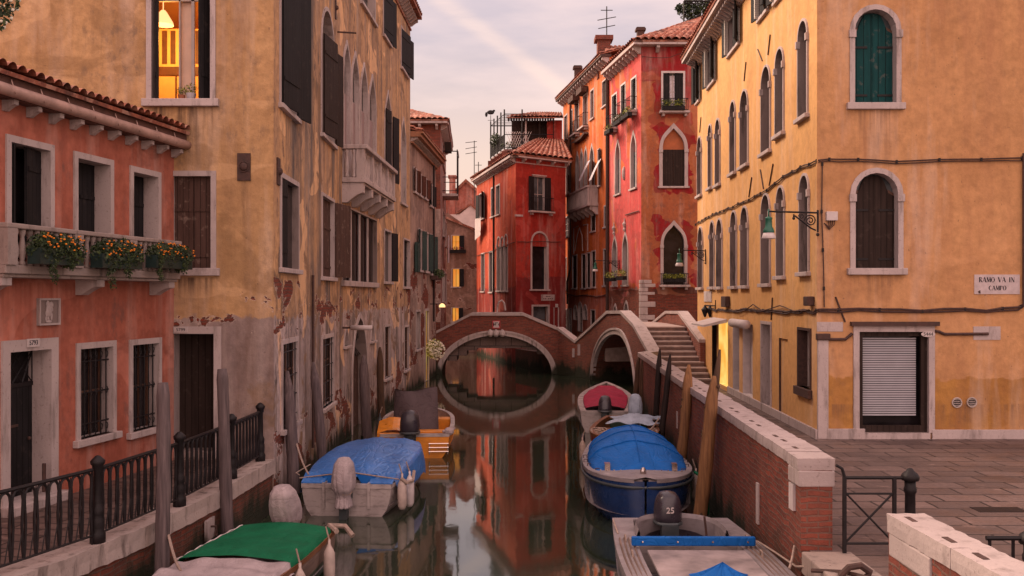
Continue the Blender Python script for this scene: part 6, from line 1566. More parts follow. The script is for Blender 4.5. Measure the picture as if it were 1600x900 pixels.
def shape(B, H, kind, t):
    """half width and gunwale height at t (0 stern .. 1 bow)"""
    if kind == 'pointed':
        w = (.80 + .20 * math.sin(min(t / .45, 1) * math.pi / 2)) if t < .45 else (1 - ((t - .45) / .55) ** 1.9)
        z = H * (1 + .35 * t * t)
    elif kind == 'blunt':
        w = (.72 + .28 * math.sin(min(t / .6, 1) * math.pi / 2)) if t < .6 else max(0, 1 - ((t - .6) / .4) ** 2.6) ** .5
        z = H * (1 + .1 * t)
    else:
        w = (.86 + .14 * math.sin(min(t / .4, 1) * math.pi / 2)) if t < .5 else (1 - ((t - .5) / .5) ** 2.6) ** .7
        z = H * (1 + .2 * t * t)
    return max(B / 2 * w, .02), z
def hull(b, L, B, H, kind, mats, rim='hull_white', n=30, rimw=.1, bands=None, inner='deck_grey', deckz=.2, rimh=.035, foredeck=None, dmat=None):
    """bands: material index by height fraction. Returns nothing; builds hull, gunwale, floor"""
    sec = [(0, -.16), (.45, -.14), (.78, -.02), (.9, .22), (.96, .5), (.985, .72), (1.0, 1.0)]
    q = M()
    for s_ in (-1, 1):
        k = len(q.v)
        for i in range(n + 1):
            t = 1 - (1 - i / n) ** 1.5; w, z = shape(B, H, kind, t)
            for (fx, fz) in sec: q.v.append((s_ * w * fx ** (1 + .8 * max(0, t - .6)), L * t - (0.12 * (1 - fz) * max(0, t - .8) * 5 if kind == 'pointed' else 0), z * fz if fz > 0 else fz))
        m_ = len(sec)
        for i in range(n):
            for j in range(m_ - 1):
                a = k + i * m_ + j; q.f.append((a, a + m_, a + m_ + 1, a + 1)); q.mi.append((bands or [0] * 6)[j])
    w, z = shape(B, H, kind, 0)     # transom
    tr = [(-w * fx, 0, z * fz if fz > 0 else fz) for fx, fz in reversed(sec)] + [(w * fx, 0, z * fz if fz > 0 else fz) for fx, fz in sec[1:]]
    q.add(tr, [tuple(range(len(tr)))], 0)
    ob('hull', q, mats, b, True, local=True)
    q = M(); rows = []
    for s_ in (-1, 1):
        v = []
        for i in range(n + 1):
            t = (1 - (1 - i / n) ** 1.5) * .995; w, z = shape(B, H, kind, t); wi = max(w - rimw, .005)
            v += [(s_ * (w + .015), L * t, z - .03), (s_ * (w + .015), L * t, z + rimh), (s_ * wi, L * t, z + rimh), (s_ * wi, L * t, z - .03), (s_ * wi, L * t, deckz)]
        f = []
        for i in range(n):
            for j in range(4): a_ = i * 5 + j; f.append((a_, a_ + 1, a_ + 6, a_ + 5))
        q.add(v, f)
    w, z = shape(B, H, kind, 0); q.box(-w - .01, w + .01, -.02, .1, z - .04, z + rimh)
    ob('gunwale', q, rim, b, local=True)
    q = M(); v = []
    for i in range(n + 1):
        t = (1 - (1 - i / n) ** 1.5) * .99; w, z = shape(B, H, kind, t); v += [(-max(w - .03, .01), L * t, deckz), (max(w - .03, .01), L * t, deckz)]
    q.add(v, [(i * 2, i * 2 + 1, i * 2 + 3, i * 2 + 2) for i in range(n)]); ob('floor', q, inner, b, local=True)
    if foredeck is not None:
        q = M(); v = []
        for i in range(n + 1):
            t = foredeck + (.995 - foredeck) * (1 - (1 - i / n) ** 1.5); w, z = shape(B, H, kind, t); v += [(-w, L * t, z + rimh + .004), (0, L * t, z + rimh + .04), (w, L * t, z + rimh + .004)]
        q.add(v, [(i * 3 + j, i * 3 + j + 1, i * 3 + j + 4, i * 3 + j + 3) for i in range(n) for j in (0, 1)]); t = foredeck; w, z = shape(B, H, kind, t); q.add([(-w + .02, L * t, z + rimh), (w - .02, L * t, z + rimh), (w - .02, L * t, deckz), (-w + .02, L * t, deckz)], [(0, 1, 2, 3)])
        ob('foredeck', q, dmat or rim, b, True, local=True)
def boat(name, lab, stern, bow, cat='boat'):
    d = Vector((bow[0] - stern[0], bow[1] - stern[1])); return T(name, lab, cat, (stern[0], stern[1], 0), math.atan2(d.y, d.x) - math.pi / 2), d.length
def outboard(b, y=-.18, z=.55, cover=None, s=1.0, tilt=0, x=0, cmat='cloth_white', digits=None, face=1):
    """motor on the transom; the head stands outboard (y<0)"""
    q = M()
    H_ = [(0, 0), (.5, .0), (.95, .1), (1, .3), (.96, .55), (.84, .8), (.55, .96), (.0, 1)] if not cover else [(.0, .02), (.75, 0), (.66, .1), (.58, .2), (.62, .25), (.9, .36), (1, .52), (.97, .68), (.82, .86), (.5, .97), (0, 1)]
    def head(u, v, sx=.2, sy=.25, h=.5, z0=.0, rg=0):
        i = v * (len(H_) - 1); k_ = min(int(i), len(H_) - 2); f = i - k_; r = H_[k_][0] + (H_[k_ + 1][0] - H_[k_][0]) * f; zz = H_[k_][1] + (H_[k_ + 1][1] - H_[k_][1]) * f
        a = 2 * math.pi * u; ca, sa = math.cos(a), math.sin(a); e = .7
        X_ = abs(ca) ** e * (1 if ca > 0 else -1); Y_ = abs(sa) ** e * (1 if sa > 0 else -1); rr_ = r * (1 + rg * (.5 * math.sin(a * 15 + zz * 3) + .35 * math.sin(a * 6 - zz * 7 + 1)) * (1.15 - zz))
        Yp = y + Y_ * sy * s * rr_; Zp = z + z0 + zz * h * s
        dz = (Zp - z); return (x + X_ * sx * s * rr_, Yp + math.sin(tilt) * -dz, Zp)
    if cover:
        q.grid(lambda u, v: head(u, v, .2, .29, .92, -.3, .10), 72, 30); o = ob('motor_cover', q, cmat, b, True, local=True)
        q = M(); q.tube([(x + .15 * s * math.cos(a) , y + .2 * s * math.sin(a), z - .03 + .02 * math.sin(a * 2)) for a in [i * .45 for i in range(15)]], .014, 5); ob('cord', q, 'rope', o, local=True)
    else:
        q.grid(head, 28, 12); o = ob('motor_head', q, 'motor', b, True, local=True)
        q = M(); q.grid(lambda u, v: head(u, v, .215, .265, .09, .02), 28, 8); ob('motor_band', q, 'hull_dark', o, local=True)
        if digits:
            t_ = text(digits, (x, y + face * .252 * s, z + .25 * s), .12, o, math.pi if face > 0 else 0, 'white', 'motor_number', .004, bold=.002); t_.location = (x, y + face * .257 * s, z + .26 * s)
    q = M(); q.box(x - .07 * s, x + .07 * s, y - .08 * s, y + .1 * s, -.45, z + .02); q.box(x - .03, x + .03, y - .25 * s, y + .1 * s, -.25, -.2); q.box(x - .12 * s, x + .12 * s, y + .08 * s, y + .28 * s, z - .18, z + .05); ob('motor_leg', q, 'hull_dark', b, local=True)
    return o
def fender(b, x, y, z, s=1.0, mat='rubber', tilt=0):
    q = M(); pr_ = [(.0, -.28), (.05, -.27), (.085, -.2), (.09, 0), (.085, .2), (.05, .27), (.02, .33), (.02, .4)]
    q.lathe([(r * s, zz * s) for r, zz in pr_], (x, y, z), 10); o = ob('fender', q, mat, b, True, local=True)
    q = M(); q.tube([(x, y, z + .38 * s), (x * .94, y, z + .38 * s + .2)], .012, 4); ob('cord', q, 'rope', o, local=True)

# blue tarpaulin motor boat
b, L = boat('tarped_motorboat', 'white motorboat under a taut blue tarpaulin, moored by the palazzo', (-3.08, 17.85), (-2.78, 22.35))
hull(b, L, 1.95, .56, 'full', ['hull_white'], 'hull_white')
q = M()
def tarp(u, v):
    t = .05 + .87 * v; w, z = shape(1.95, .56, 'full', t); w += .05; s_ = u * 2 - 1; a = abs(s_)
    rid = .17 * math.sin(min(1, v / .35) * math.pi / 2) + .12
    if v > .9: rid *= 1 - (v - .9) * 4
    if a < .8: x_ = w * s_ / .8 * .93; zz = z + rid * (1 - (a / .8) ** 2 * .3) + .012 * math.sin(s_ * 9 + v * 4)
    else: k_ = (a - .8) / .2; x_ = math.copysign(w * (.93 + .1 * math.sin(k_ * 1.6)), s_); zz = z + rid * .7 * (1 - k_) - k_ * (.2 + .14 * max(0, math.sin(v * 11)) * (1 if s_ > 0 else .3)) + .0
    zz += .004 * math.sin(v * 41 + a * 7) * (a > .6) + .02 * math.sin(s_ * 30) * (v > .9) - .03 * math.sin(v * 8) * (1 - a)
    return (x_, L * t, zz)
q.grid(tarp, 60, 60); ob('tarpaulin', q, 'tarp_blue', b, True, local=True)
q = M()
for s_ in (-1, 1): q = M(); q.prism([(s_ * .86, .02, .60), (s_ * .42, .02, .60), (s_ * .42, .4, .72), (s_ * .88, .4, .72)], (0, 0, .015)); ob('stern_flap', q, 'tarp_blue', b, local=True)
for s_ in (-1, 1): q = M(); q.add([(s_ * .55, .22, .74), (s_ * .12, .22, .77), (s_ * .33, .12, .45)], [(0, 1, 2)]); ob('tarpaulin_corner', q, 'canvas_blue', b, local=True)
q = M(); q.tube([(-.95, .2, .66), (0, .22, .78), (.95, .2, .66)], .014, 5); q.tube([(-.95, .2, .72), (-1.1, .5, .7), (-1.02, 1.2, .74)], .012, 5); ob('lashing', q, 'rope', b, local=True)
q = M(); q.tube([(1.0, .1, .7), (1.12, .1, .62), (1.16, .5, .58), (1.1, 1.0, .66), (1.12, .7, .52)], .035, 6); ob('rope_coil', q, 'rope', b, local=True)
outboard(b, -.2, .52, True, 1.0)
fender(b, 1.02, .15, .38, 1.0); fender(b, 1.1, .5, .36, 1.0, 'white')
q = M(); q.box(-.45, -.4, -.04, .3, .15, .62); q.box(.4, .45, -.04, .3, .15, .62); q.box(-.45, .45, .28, .3, .15, .62); ob('motor_well', q, 'hull_white', b, local=True)

# orange boat
b, L = boat('orange_motorboat', 'orange open motorboat with grey canvas over its console', (-2.45, 24.2), (-2.78, 29.4))
hull(b, L, 2.0, .58, 'full', ['hull_orange'], 'hull_white', inner='hull_orange', deckz=.28, bands=None)
q = M(); q.box(-.9, .9, 3.0, 3.4, .28, .62); ob('bench', q, 'hull_orange', b, local=True, bevel=.03)
q = M(); q.box(-.85, .85, 1.0, 1.3, .28, .55); ob('bench', q, 'hull_orange', b, local=True, bevel=.03)
q = M(); q.grid(lambda u, v: (-.95 + u * .75, .05 + v * .8 - .0, .62 + .22 * v + .1 * math.sin(u * 3)), 6, 6); q.prism([(-.95, .05, .3), (-.3, .05, .3), (-.35, .8, .3), (-.95, .9, .3)], (0, 0, .34)); ob('stern_locker', q, 'hull_orange', b, local=True, bevel=.02)
q = M()
q.grid(lambda u, v: (-.66 + 1.24 * u * (1 - .06 * v) + .03 * v, 1.75 + .7 * (1 - v) ** 1.6 * 0 + .35 * v + .06 * math.sin(u * 8 + v * 3) - .25 * math.sin(math.pi * u) ** .5, .42 + 1.14 * v - .1 * abs(u - .5) * (1 - v) - .05 * math.sin(u * 5)), 22, 14)
q.grid(lambda u, v: (-.62 + .03 + 1.07 * u, 2.1 - .25 * math.sin(math.pi * u) ** .5 + v * .55, 1.56 - v * .2 - .05 * math.sin(u * 5) * (1 - v)), 22, 6)
for s_ in (0, 1): q.grid(lambda u, v: ((-.62 + 1.14 * s_) * (1 - .06 * v) + .03 * v, 1.75 + .35 * v + u * .9 * (1 - .3 * v), .42 + 1.14 * v - .2 * u * v), 6, 10)
ob('canvas_cover', q, 'tarp_grey', b, True, local=True)
outboard(b, -.12, .62, None, 1.25, .12, -.12)
q = M()
for i in range(3): q.tube([(.35, -.1, .18 + i * .1), (.85, -.1, .18 + i * .1)], .016, 6)
q.tube([(.37, -.02, .1), (.37, -.1, .38)], .016, 6); q.tube([(.83, -.02, .1), (.83, -.1, .38)], .016, 6); ob('ladder', q, 'chrome', b, local=True)
q = M(); q.ball((.86, .1, .66), .12, 8, 0, (1.1, 1, .9)); q.tube([(.7, .05, .66), (.95, .15, .7), (1.0, .5, .68)], .035, 6); ob('rope_coil', q, 'cloth_white', b, local=True)
fender(b, -1.05, 2.4, .45, 1.0, 'hull_dark')

# green tarpaulin rowing boat
b, L = boat('green_covered_boat', 'wooden boat under a green tarpaulin and white sheet at the left quay', (-3.32, 14.55), (-3.98, 9.3))
hull(b, L, 1.55, .56, 'full', ['hull_green', 'oldwood'], 'varnish', bands=[0, 0, 0, 0, 1, 1])
q = M()
def gt(u, v):
    t = .05 + .36 * v; w, z = shape(1.55, .56, 'full', t); s_ = u * 2 - 1
    return (w * s_ * 1.0, L * t, z + .1 + .07 * math.cos(s_ * 1.5) + .006 * math.sin(u * 16) * math.sin(v * 9) + .006 * math.sin(v * 24) + (-.07 if abs(s_) > .97 else 0))
q.grid(gt, 50, 40); ob('tarpaulin', q, 'tarp_green', b, True, local=True)
q = M()
def wt_(u, v):
    t = .40 + .3 * v; w, z = shape(1.55, .56, 'full', t); s_ = u * 2 - 1
    return (w * s_ * 1.05, L * t, z + .05 + .07 * math.cos(s_ * 1.5) + .03 * math.sin(u * 19 + v * 6) * abs(s_) + .02 * math.sin(v * 22) - (.12 if abs(s_) > .95 else 0))
q.grid(wt_, 50, 30); ob('white_sheet', q, 'cloth_white', b, True, local=True)
q = M()
for i in range(46):
    t = .05 + .36 * i / 45; w, z = shape(1.55, .56, 'full', t); s_ = 1
    q.tube([(w * 1.01, L * t, z + .05), (w * 1.03, L * t + .04, z + .0)], .008, 4)
q.tube([(shape(1.55, .56, 'full', .05 + .36 * i / 20)[0] * 1.0, L * (.05 + .36 * i / 20), .66 + .01 * math.sin(i * 2)) for i in range(21)], .014, 5); ob('lacing', q, 'white', b, local=True)
outboard(b, -.15, .62, True, 1.02, -.4, .14)
for (fx, fy_, m_) in ((-.86, .9, 'rubber'), (-.86, 2.1, 'rubber')): fender(b, fx, fy_, .28, .95, m_)
q = M(); q.tube([(-.78, .3, .62), (-.6, .1, .66), (-.8, -.05, .62), (-.95, .05, .5)], .04, 6); ob('rope_coil', q, 'rope', b, local=True)

# round nosed blue boat
b, L = boat('navy_motorboat', 'navy blue motorboat with white deck and domed blue canvas hood', (2.55, 21.9), (2.36, 16.95))
hull(b, L, 2.05, .74, 'blunt', ['hull_navy'], 'deck_grey', rimw=.13, n=40, foredeck=.78, dmat='deck_grey')
q = M()
def dome(u, v):
    s_ = u * 2 - 1; t = .04 + .79 * v; w, z = shape(2.05, .74, 'blunt', t); w = (w - .09)
    prof = math.sin(min(1, max(0, v) / .45) * math.pi / 2) if v < .45 else math.cos((v - .45) / .55 * math.pi / 2) ** .8
    r = .56 * prof + .04; ang = s_ * math.pi / 2
    rib = .012 * abs(math.sin(v * 9))
    return (w * math.sin(ang), L * t, z + .02 + r * max(0, 1 - abs(s_) ** 1.5) - rib + (.01 * math.sin(s_ * 14 + v * 9)))
q.grid(dome, 40, 36); ho_ = ob('canvas_hood', q, 'canvas_blue', b, True, local=True)
q = M()
for v_ in (.38, .56, .74): q.tube([Vector(dome(u_ / 24, v_)) + Vector((0, 0, .012)) for u_ in range(1, 24)], .014, 5)
for u_ in (.5,): q.tube([Vector(dome(u_, v_ / 20)) + Vector((0, 0, .01)) for v_ in range(1, 20)], .01, 5)
ob('hoops', q, 'canvas_blue', ho_, local=True)
q = M()
for i in range(13): a_ = -.75 + 1.5 * i / 12; q.ball((a_, L * .832, .86), .016, 5)
ob('snap_studs', q, 'chrome', b, local=True)
q = M(); q.ball((0, L * .915, .90), .075, 8, 0, (.8, 1, 1.3)); q.box(-.12, .12, L * .9, L * .96, .8, .83); ob('bow_light', q, 'chrome', b, local=True)
for s_ in (-1, 1):
    q = M(); q.box(s_ * .62 - .05, s_ * .62 + .05, L * .79, L * .83, .8, .98); ob('hinge', q, 'chrome', b, local=True)
for (x_, t_) in ((.93, .7), (.98, .6), (.97, .5), (-.93, .7), (-.98, .6), (-.97, .5), (.8, .8), (-.8, .8)):
    q = M(); q.tube([(x_ - .035, L * t_, .8), (x_ - .035, L * t_, .87), (x_ + .035, L * t_, .87), (x_ + .035, L * t_, .8)], .01, 5); ob('cleat', q, 'rust', b, local=True)
q = M(); k = 24
for i in range(k):
    pass
q.tube([((shape(2.05, .74, 'blunt', t)[0] + .03) * s_, L * t, .70) for s_, t in [(-1, i / 30) for i in range(5, 30)] + [(-1, .985), (-1, .995), (1, .995), (1, .985)] + [(1, i / 30) for i in range(29, 4, -1)]], .03, 6); ob('rubbing_strake', q, 'hull_dark', b, True, local=True)
q = M(); q.tube([(-1.02, 3.9, .8), (-1.12, 4.1, .75), (-1.2, 4.25, .5), (-1.2, 4.3, .1)], .028, 6); ob('green_hose', q, 'tarp_green', b, True, local=True)
fender(b, -1.12, 3.4, .4, .95)

# varnished wooden boat
b, L = boat('wooden_boat', 'old wooden boat with red and yellow stripe and heaped ropes and white rags', (3.3, 27.2), (2.58, 22.55))
hull(b, L, 1.72, .66, 'blunt', ['hull_green', 'hull_yellow', 'hull_red'], 'varnish', bands=[0, 0, 0, 0, 1, 2], inner='oldwood', deckz=.3)
q = M(); q.box(-.75, .75, L * .62, L * .67, .5, .64); q.box(-.7, .7, L * .42, L * .47, .5, .62); q.grid(lambda u, v: (-.5 + u, L * (.68 + .14 * v), .6 + .06 * math.sin(math.pi * u)), 8, 3); ob('thwarts', q, 'varnish', b, local=True, bevel=.01)
r_ = random.Random(9)
q = M()
for cx in (-.62, .62):
    for j in range(5):
        cz = .62 + .03 * j; q.tube([(cx + (.12 + .02 * j) * math.cos(a), L * .72 + (.3 + .05 * j) * math.sin(a) + r_.uniform(-.03, .03), cz + r_.uniform(-.02, .03)) for a in [i * .5 for i in range(14)]], .02, 5)
ob('rope_heap', q, 'rope', b, local=True)
def rag(b, c, sx, sy, sz, mat, nm='rag', ph=0):
    q = M(); q.grid(lambda u, v: (c[0] + (u - .5) * sx * (1 + .2 * math.sin(v * 7 + ph)), c[1] + (v - .5) * sy * (1 + .15 * math.sin(u * 6)), c[2] + sz * math.sin(math.pi * u) * math.sin(math.pi * v) + .03 * math.sin(u * 17 + ph) * math.cos(v * 13)), 18, 14); return ob(nm, q, mat, b, True, local=True)
rag(b, (.38, L * .8, .66), .3, .4, .14, 'cloth_white', 'white_rag'); rag(b, (-.42, L * .82, .66), .3, .4, .14, 'cloth_white', 'white_rag', 2); rag(b, (-.2, L * .36, .8), 1.2, 1.5, .16, 'cloth_blue', 'pale_sheet', 1)
outboard(b, .3, .74, True, 1.0, 0, -.2, 'cloth_blue')
q = M()
for (cx, cy, cz, rr_) in ((1.02, L * .72, .35, .2),): q.tube([(cx, cy + rr_ * math.cos(a) * .6, cz + rr_ * 1.3 * math.sin(a)) for a in [i * .45 for i in range(15)]], .05, 8)
ob('tyre_fender', q, 'motor', b, True, local=True)
fender(b, .98, L * .86, .3, .9, 'rope')

# pink covered boat
b, L = boat('pink_covered_boat', 'small white boat with pointed bow and crimson canvas inside near the bridge', (2.78, 28.7), (3.55, 36.2))
hull(b, L, 1.8, .62, 'pointed', ['hull_white'], 'hull_white', rimw=.16)
q = M()
def pk_(u, v):
    t = .07 + .76 * v; w, z = shape(1.8, .62, 'pointed', t); w = max(w - .17, .03); s_ = u * 2 - 1
    return (w * s_, L * t, z + .05 + .16 * (1 - s_ * s_) * math.sin(math.pi * min(1, v * 1.2 + .1)) ** .5 + .015 * math.sin(v * 26))
q.grid(pk_, 30, 34); ob('canvas', q, 'tarp_pink', b, True, local=True)
outboard(b, -.1, .62, None, 1.0, -.25, 0); 

# grey open motorboat, front right
b, L = boat('grey_motorboat', 'weathered grey open motorboat with dark outboard at the front right', (2.42, 14.7), (2.38, 8.2))
hull(b, L, 2.02, .66, 'full', ['hull_dark', 'deck_grey'], 'deck_grey', rimw=.3, bands=[0, 0, 0, 0, 0, 1], deckz=.22)
q = M()      # stern tray with rounded corners
N_ = 26
for (w0, w1, z0, z1) in ((.66, .62, .7, .8), (.62, .60, .8, .74), (.60, .56, .74, .3)):
    ring = lambda w_, z_: [(w_ * math.cos(a) if abs(math.cos(a)) > .3 else w_ * math.cos(a), 1.15 - (1.05 if w_ > .6 else 1.0) * max(0, math.sin(a)) ** .55, z_) for a in [math.pi * i / N_ for i in range(N_ + 1)]]
    A_, B_ = ring(w0, z0), ring(w1, z1); q.add(A_ + B_, [(i, i + 1, N_ + 2 + i, N_ + 1 + i) for i in range(N_)])
ob('motor_well', q, 'deck_grey', b, True, local=True)
q = M(); q.box(-.72, .72, 1.2, 1.5, .5, .72); q.box(.0, .72, 1.5, 1.6, .3, .7); ob('thwart', q, 'hull_white', b, local=True, bevel=.02)
q = M(); q.box(-.86, .8, 1.75, 1.83, .74, .86); ob('blue_batten', q, 'canvas_blue', b, local=True, bevel=.015)
MT['board_stained'] = simple('stained_board', (.27, .215, .21), .7, .45, 2.5)
q = M(); q.box(-.84, .6, 1.86, 3.9, .66, .70); ob('hatch_board', q, 'board_stained', b, local=True, bevel=.01)
q = M()
for i in range(4): q.ball((-.75 + i * .47, 1.845, .80), .016, 5)
ob('rivets', q, 'chrome', b, local=True)
q = M(); q.grid(lambda u, v: (-.1 + .36 * v * math.cos(u * 6.2832) * (1 + .25 * math.sin(u * 44)), 3.3 + .42 * v * math.sin(u * 6.2832), .71 + .22 * (1 - v) ** 1.3 + .01 * math.sin(u * 44)), 56, 8); ob('folded_canvas', q, 'canvas_blue', b, local=True)
q = M(); q.grid(lambda u, v: (.58 * math.cos(math.pi * u) * .97, 1.12 - .95 * math.sin(math.pi * u) ** .55 * .97, .3 + v * (.12 + .16 * math.sin(math.pi * u))), 20, 3); ob('well_opening', q, 'motor', b, local=True)
q = M()
for s_ in (-1, 1):
    for o_ in (.06, .12, .18, .24):
        q.tube([(s_ * (shape(2.02, .66, 'full', t)[0] - o_), L * t, .715) for t in [i / 20 for i in range(4, 18)]], .014, 5)
ob('side_rails', q, 'oldwood', b, local=True)
q = M()
for s_ in (-1, 1):
    for y_ in (1.4, 2.2): q.tube([(s_ * .84, y_ - .08, .7), (s_ * .84, y_ - .04, .78), (s_ * .84, y_ + .04, .78), (s_ * .84, y_ + .08, .7)], .012, 5)
q.tube([(-.94, 1.6, .75), (-1.02, 2.2, .76), (-1.06, 3.0, .8), (-1.25, 3.7, 1.0)], .014, 5); q.tube([(.9, 1.0, .7), (.92, .5, .78), (.9, .45, .72)], .015, 5); ob('fittings', q, 'rope', b, local=True)
q = M(); q.tube([(-.45, .6, .5), (-.42, .55, .85)], .018, 5); ob('tiller', q, 'rust', b, local=True)
outboard(b, .28, .66, None, 1.02, 0, .08, digits='25', face=1)

# mooring lines
def rope(name, lab, pts, r=.012, mat='rope'):
    P = [Vector(p) for p in pts]; out = []
    for a, c in zip(P, P[1:]):
        for i in range(8): t = i / 8; out.append(a.lerp(c, t) - Vector((0, 0, .12 * math.sin(math.pi * t) * min(1, (c - a).length / 2))))
    out.append(P[-1]); q = M(); q.tube(out, r, 5); tag(ob(name, q, mat), lab, 'rope')
rope('mooring_rope', 'rope from the blue tarped boat to the short grey pole', [(-3.85, 18.2, .7), (-4.3, 19.1, 1.2)], .02)
rope('mooring_rope', 'rope from the green covered boat to the nearest grey pole', [(-4.1, 11.9, .68), (-4.62, 12.9, .9)], .02)
rope('mooring_rope', 'rope from the grey motorboat up to the brick canal wall', [(3.35, 11.6, .8), (3.5, 11.9, 1.0)], .015)
rope('mooring_rope', 'rope from the wooden boat to the dark tarred poles', [(3.3, 23.6, .74), (3.72, 24.3, 1.0)], .02)

# ------------------------------------------------------------------ lamps
def lamp(name, lab, wall_p, dirx, L, s=1.0, lit=False):
    """wall_p: bracket root; arm goes along dirx"""
    p = Vector(wall_p); d = Vector(dirx).normalized(); t_ = T(name, lab, 'lamp', p, 0, 'green street lamps on wrought iron brackets')
    q = M(); q.tube([p, p + d * L + Vector((0, 0, .03))], .022 * s, 6); q.tube([p + Vector((0, 0, .06)), p + Vector((0, 0, -.42 * s))], .022 * s, 6)
    q.tube([p + d * .04 + Vector((0, 0, -.38 * s)), p + d * .15 + Vector((0, 0, -.33 * s)), p + d * .5 * s + Vector((0, 0, -.06))], .018 * s, 6)
    c = p + d * .16 * s + Vector((0, 0, -.17 * s)); q.tube([c + (d * math.cos(a) + Vector((0, 0, math.sin(a)))) * .13 * s * (1 - a / 15) for a in [i * .5 for i in range(26)]], .014 * s, 5)
    c = p + d * .36 * s + Vector((0, 0, -.08 * s)); q.tube([c + (d * math.cos(a) + Vector((0, 0, math.sin(a)))) * .06 * s * (1 - a / 12) for a in [i * .6 for i in range(16)]], .011 * s, 5)
    q.ball(p + Vector((0, 0, -.47 * s)), .04 * s, 6); q.ball(p + d * .52 * s + Vector((0, 0, -.12 * s)), .035 * s, 6); q.tube([p + d * .52 * s + Vector((0, 0, -.03)), p + d * .52 * s + Vector((0, 0, -.12 * s))], .02 * s, 5)
    ob('bracket', q, 'iron', t_)
    e = p + d * L
    q = M(); q.tube([e + Vector((0, 0, .08)), e + Vector((0, 0, -.1))], .018 * s, 6); q.lathe([(.02, -.08), (.075, -.1), (.08, -.13), (.07, -.15), (.075, -.3), (.11, -.36), (.125, -.42), (.12, -.43)][::-1] if False else [(.12, -.43), (.125, -.42), (.11, -.36), (.075, -.3), (.07, -.15), (.08, -.13), (.075, -.1), (.02, -.08)], e, 14)
    ob('lamp_housing', q, simple('green_enamel', (.015, .10, .065), .4, .2, 6) if 'green_enamel' not in bpy.data.materials else bpy.data.materials['green_enamel'], t_, True)
    q = M(); q.lathe([(.15, -.56), (.155, -.55), (.115, -.43)], e, 14); ob('lamp_glass', q, 'white', t_, True)
    return t_
lamp('street_lamp', 'green lamp on a scrolled bracket at the corner of the yellow house', (6.6, 20.72, fy.px(1276, 333)[1]), (-1, 0, 0), 1.06)
u, z = fs.px(1103, 392); p = fs.w(u, z, .02); lamp('street_lamp', 'smaller green lamp hanging before the gothic window of the crimson house', p, (-1, 0, 0), .95, .95)
u, z = fl.px(968, 408); p = fl.w(u, z, .02); lamp('street_lamp', 'distant green lamp between orange and crimson houses', p, (-1, -.05, 0), 1.3, 1.0)
wlb = T('wall_lanterns', 'pair of black lanterns on the yellow house above the white awning', 'lantern', fs.w(*fs.px(1110, 480), .1))
for (px_, py_) in ((1101.5, 486), (1109.5, 486)):
    p = S(px_, py_, 34.0); q = M(); q.lathe([(.03, -.22), (.11, .0), (.13, .06), (.05, .16), (.02, .22)], p, 8); ob('lantern', q, 'iron', wlb)
q = M(); u, z = fs.px(1118.5, 478); pw_ = fs.w(u, z, 0); q.tube([pw_, S(1101.5, 477.5, 34.0)], .025, 5); q.tube([pw_ + Vector((0, 0, .2)), pw_ - Vector((0, 0, .2))], .03, 5); ob('arm', q, 'iron', wlb)
dl = T('street_lamp', 'small dim lamp on a bracket on the grey house beside the lit doorway', 'lamp', (-4.05, 49, 4))
u, z = fg.px(672, 475); p = fg.w(u, z, 0); q = M(); q.tube([p, p + fg.n * .55], .02, 5); ob('bracket', q, 'iron', dl); q = M(); q.lathe([(.16, -.16), (.14, -.05), (.05, .03)], p + fg.n * .6, 10); ob('lamp_shade', q, emis('warm_lamp', (1, .6, .25), 1.0), dl)

# white flowering plant on the grey house
u, z = fg.px(667, 545); p = fg.w(u, z, .35)
t_ = T('flower_basket', 'bushy basket of white flowers on the grey house beside the bridge', 'flower basket', p)
q = M(); q.leaves(p, (.42, .5, .5), 700, .06, (0, 1, 1, 2, 2), rnd); ob('foliage', q, ['leafB', 'leafC', 'white_fl'], t_)
q = M()
for _ in range(70):
    a = Vector((rnd.gauss(0, 1), rnd.gauss(0, 1), rnd.gauss(0, 1))).normalized(); q.ball(p + Vector((.15, -.1, -.08)) + Vector((a.x * .36, a.y * .4, a.z * .42)), .05, 5)
ob('blossoms', q, 'white_fl', t_)
u, z = fg.px(676, 433); p = fg.w(u, z, .3); t_ = T('flower_box', 'green leafed flower box below the sea green shutters of the grey house', 'flower box', p)
q = M(); fg.bx(q, u - 1.0, u + .9, z - .15, z + .05, .05, .35); ob('planter', q, 'rust', t_); q = M(); q.leaves(fg.w(u, z + .15, .3), (.3, .95, .25), 260, .07, (0, 1), rnd); ob('foliage', q, ['leafA', 'leafB'], t_)

# hanging flowers, top left corner
hp = T('hanging_flowers', 'dark hanging plant with small white flowers at the top left corner', 'hanging plant', (-4.95, 9.2, 7.0))
q = M(); q.leaves((-4.98, 9.2, 7.05), (.25, .25, .42), 900, .028, (0, 0, 1), rnd); ob('foliage', q, ['leafA', 'leafB'], hp)
q = M()
for _ in range(46): a = Vector((rnd.gauss(0, 1), rnd.gauss(0, 1), rnd.gauss(0, 1))).normalized(); q.ball(Vector((-4.98 + a.x * .24, 9.2 + a.y * .24, 7.05 + a.z * .4)), .016, 5)
ob('blossoms', q, 'white_fl', hp)
q = M(); q.lathe([(.08, 0), (.14, .16)], (-4.98, 9.2, 7.2), 10); q.tube([(-4.98, 9.2, 7.3), (-4.98, 9.2, 8.3)], .01, 4); ob('pot', q, 'rust', hp)
t_ = T('plant_bracket', 'tall iron pole with an arm carrying the hanging plant', 'pole', (-6.1, 9.2, 1)); q = M(); q.tube([(-6.1, 9.2, 1), (-6.1, 9.2, 8.35)], .04, 8); q.tube([(-6.1, 9.2, 8.3), (-4.9, 9.2, 8.3)], .025, 6); ob('pole', q, 'iron', t_)

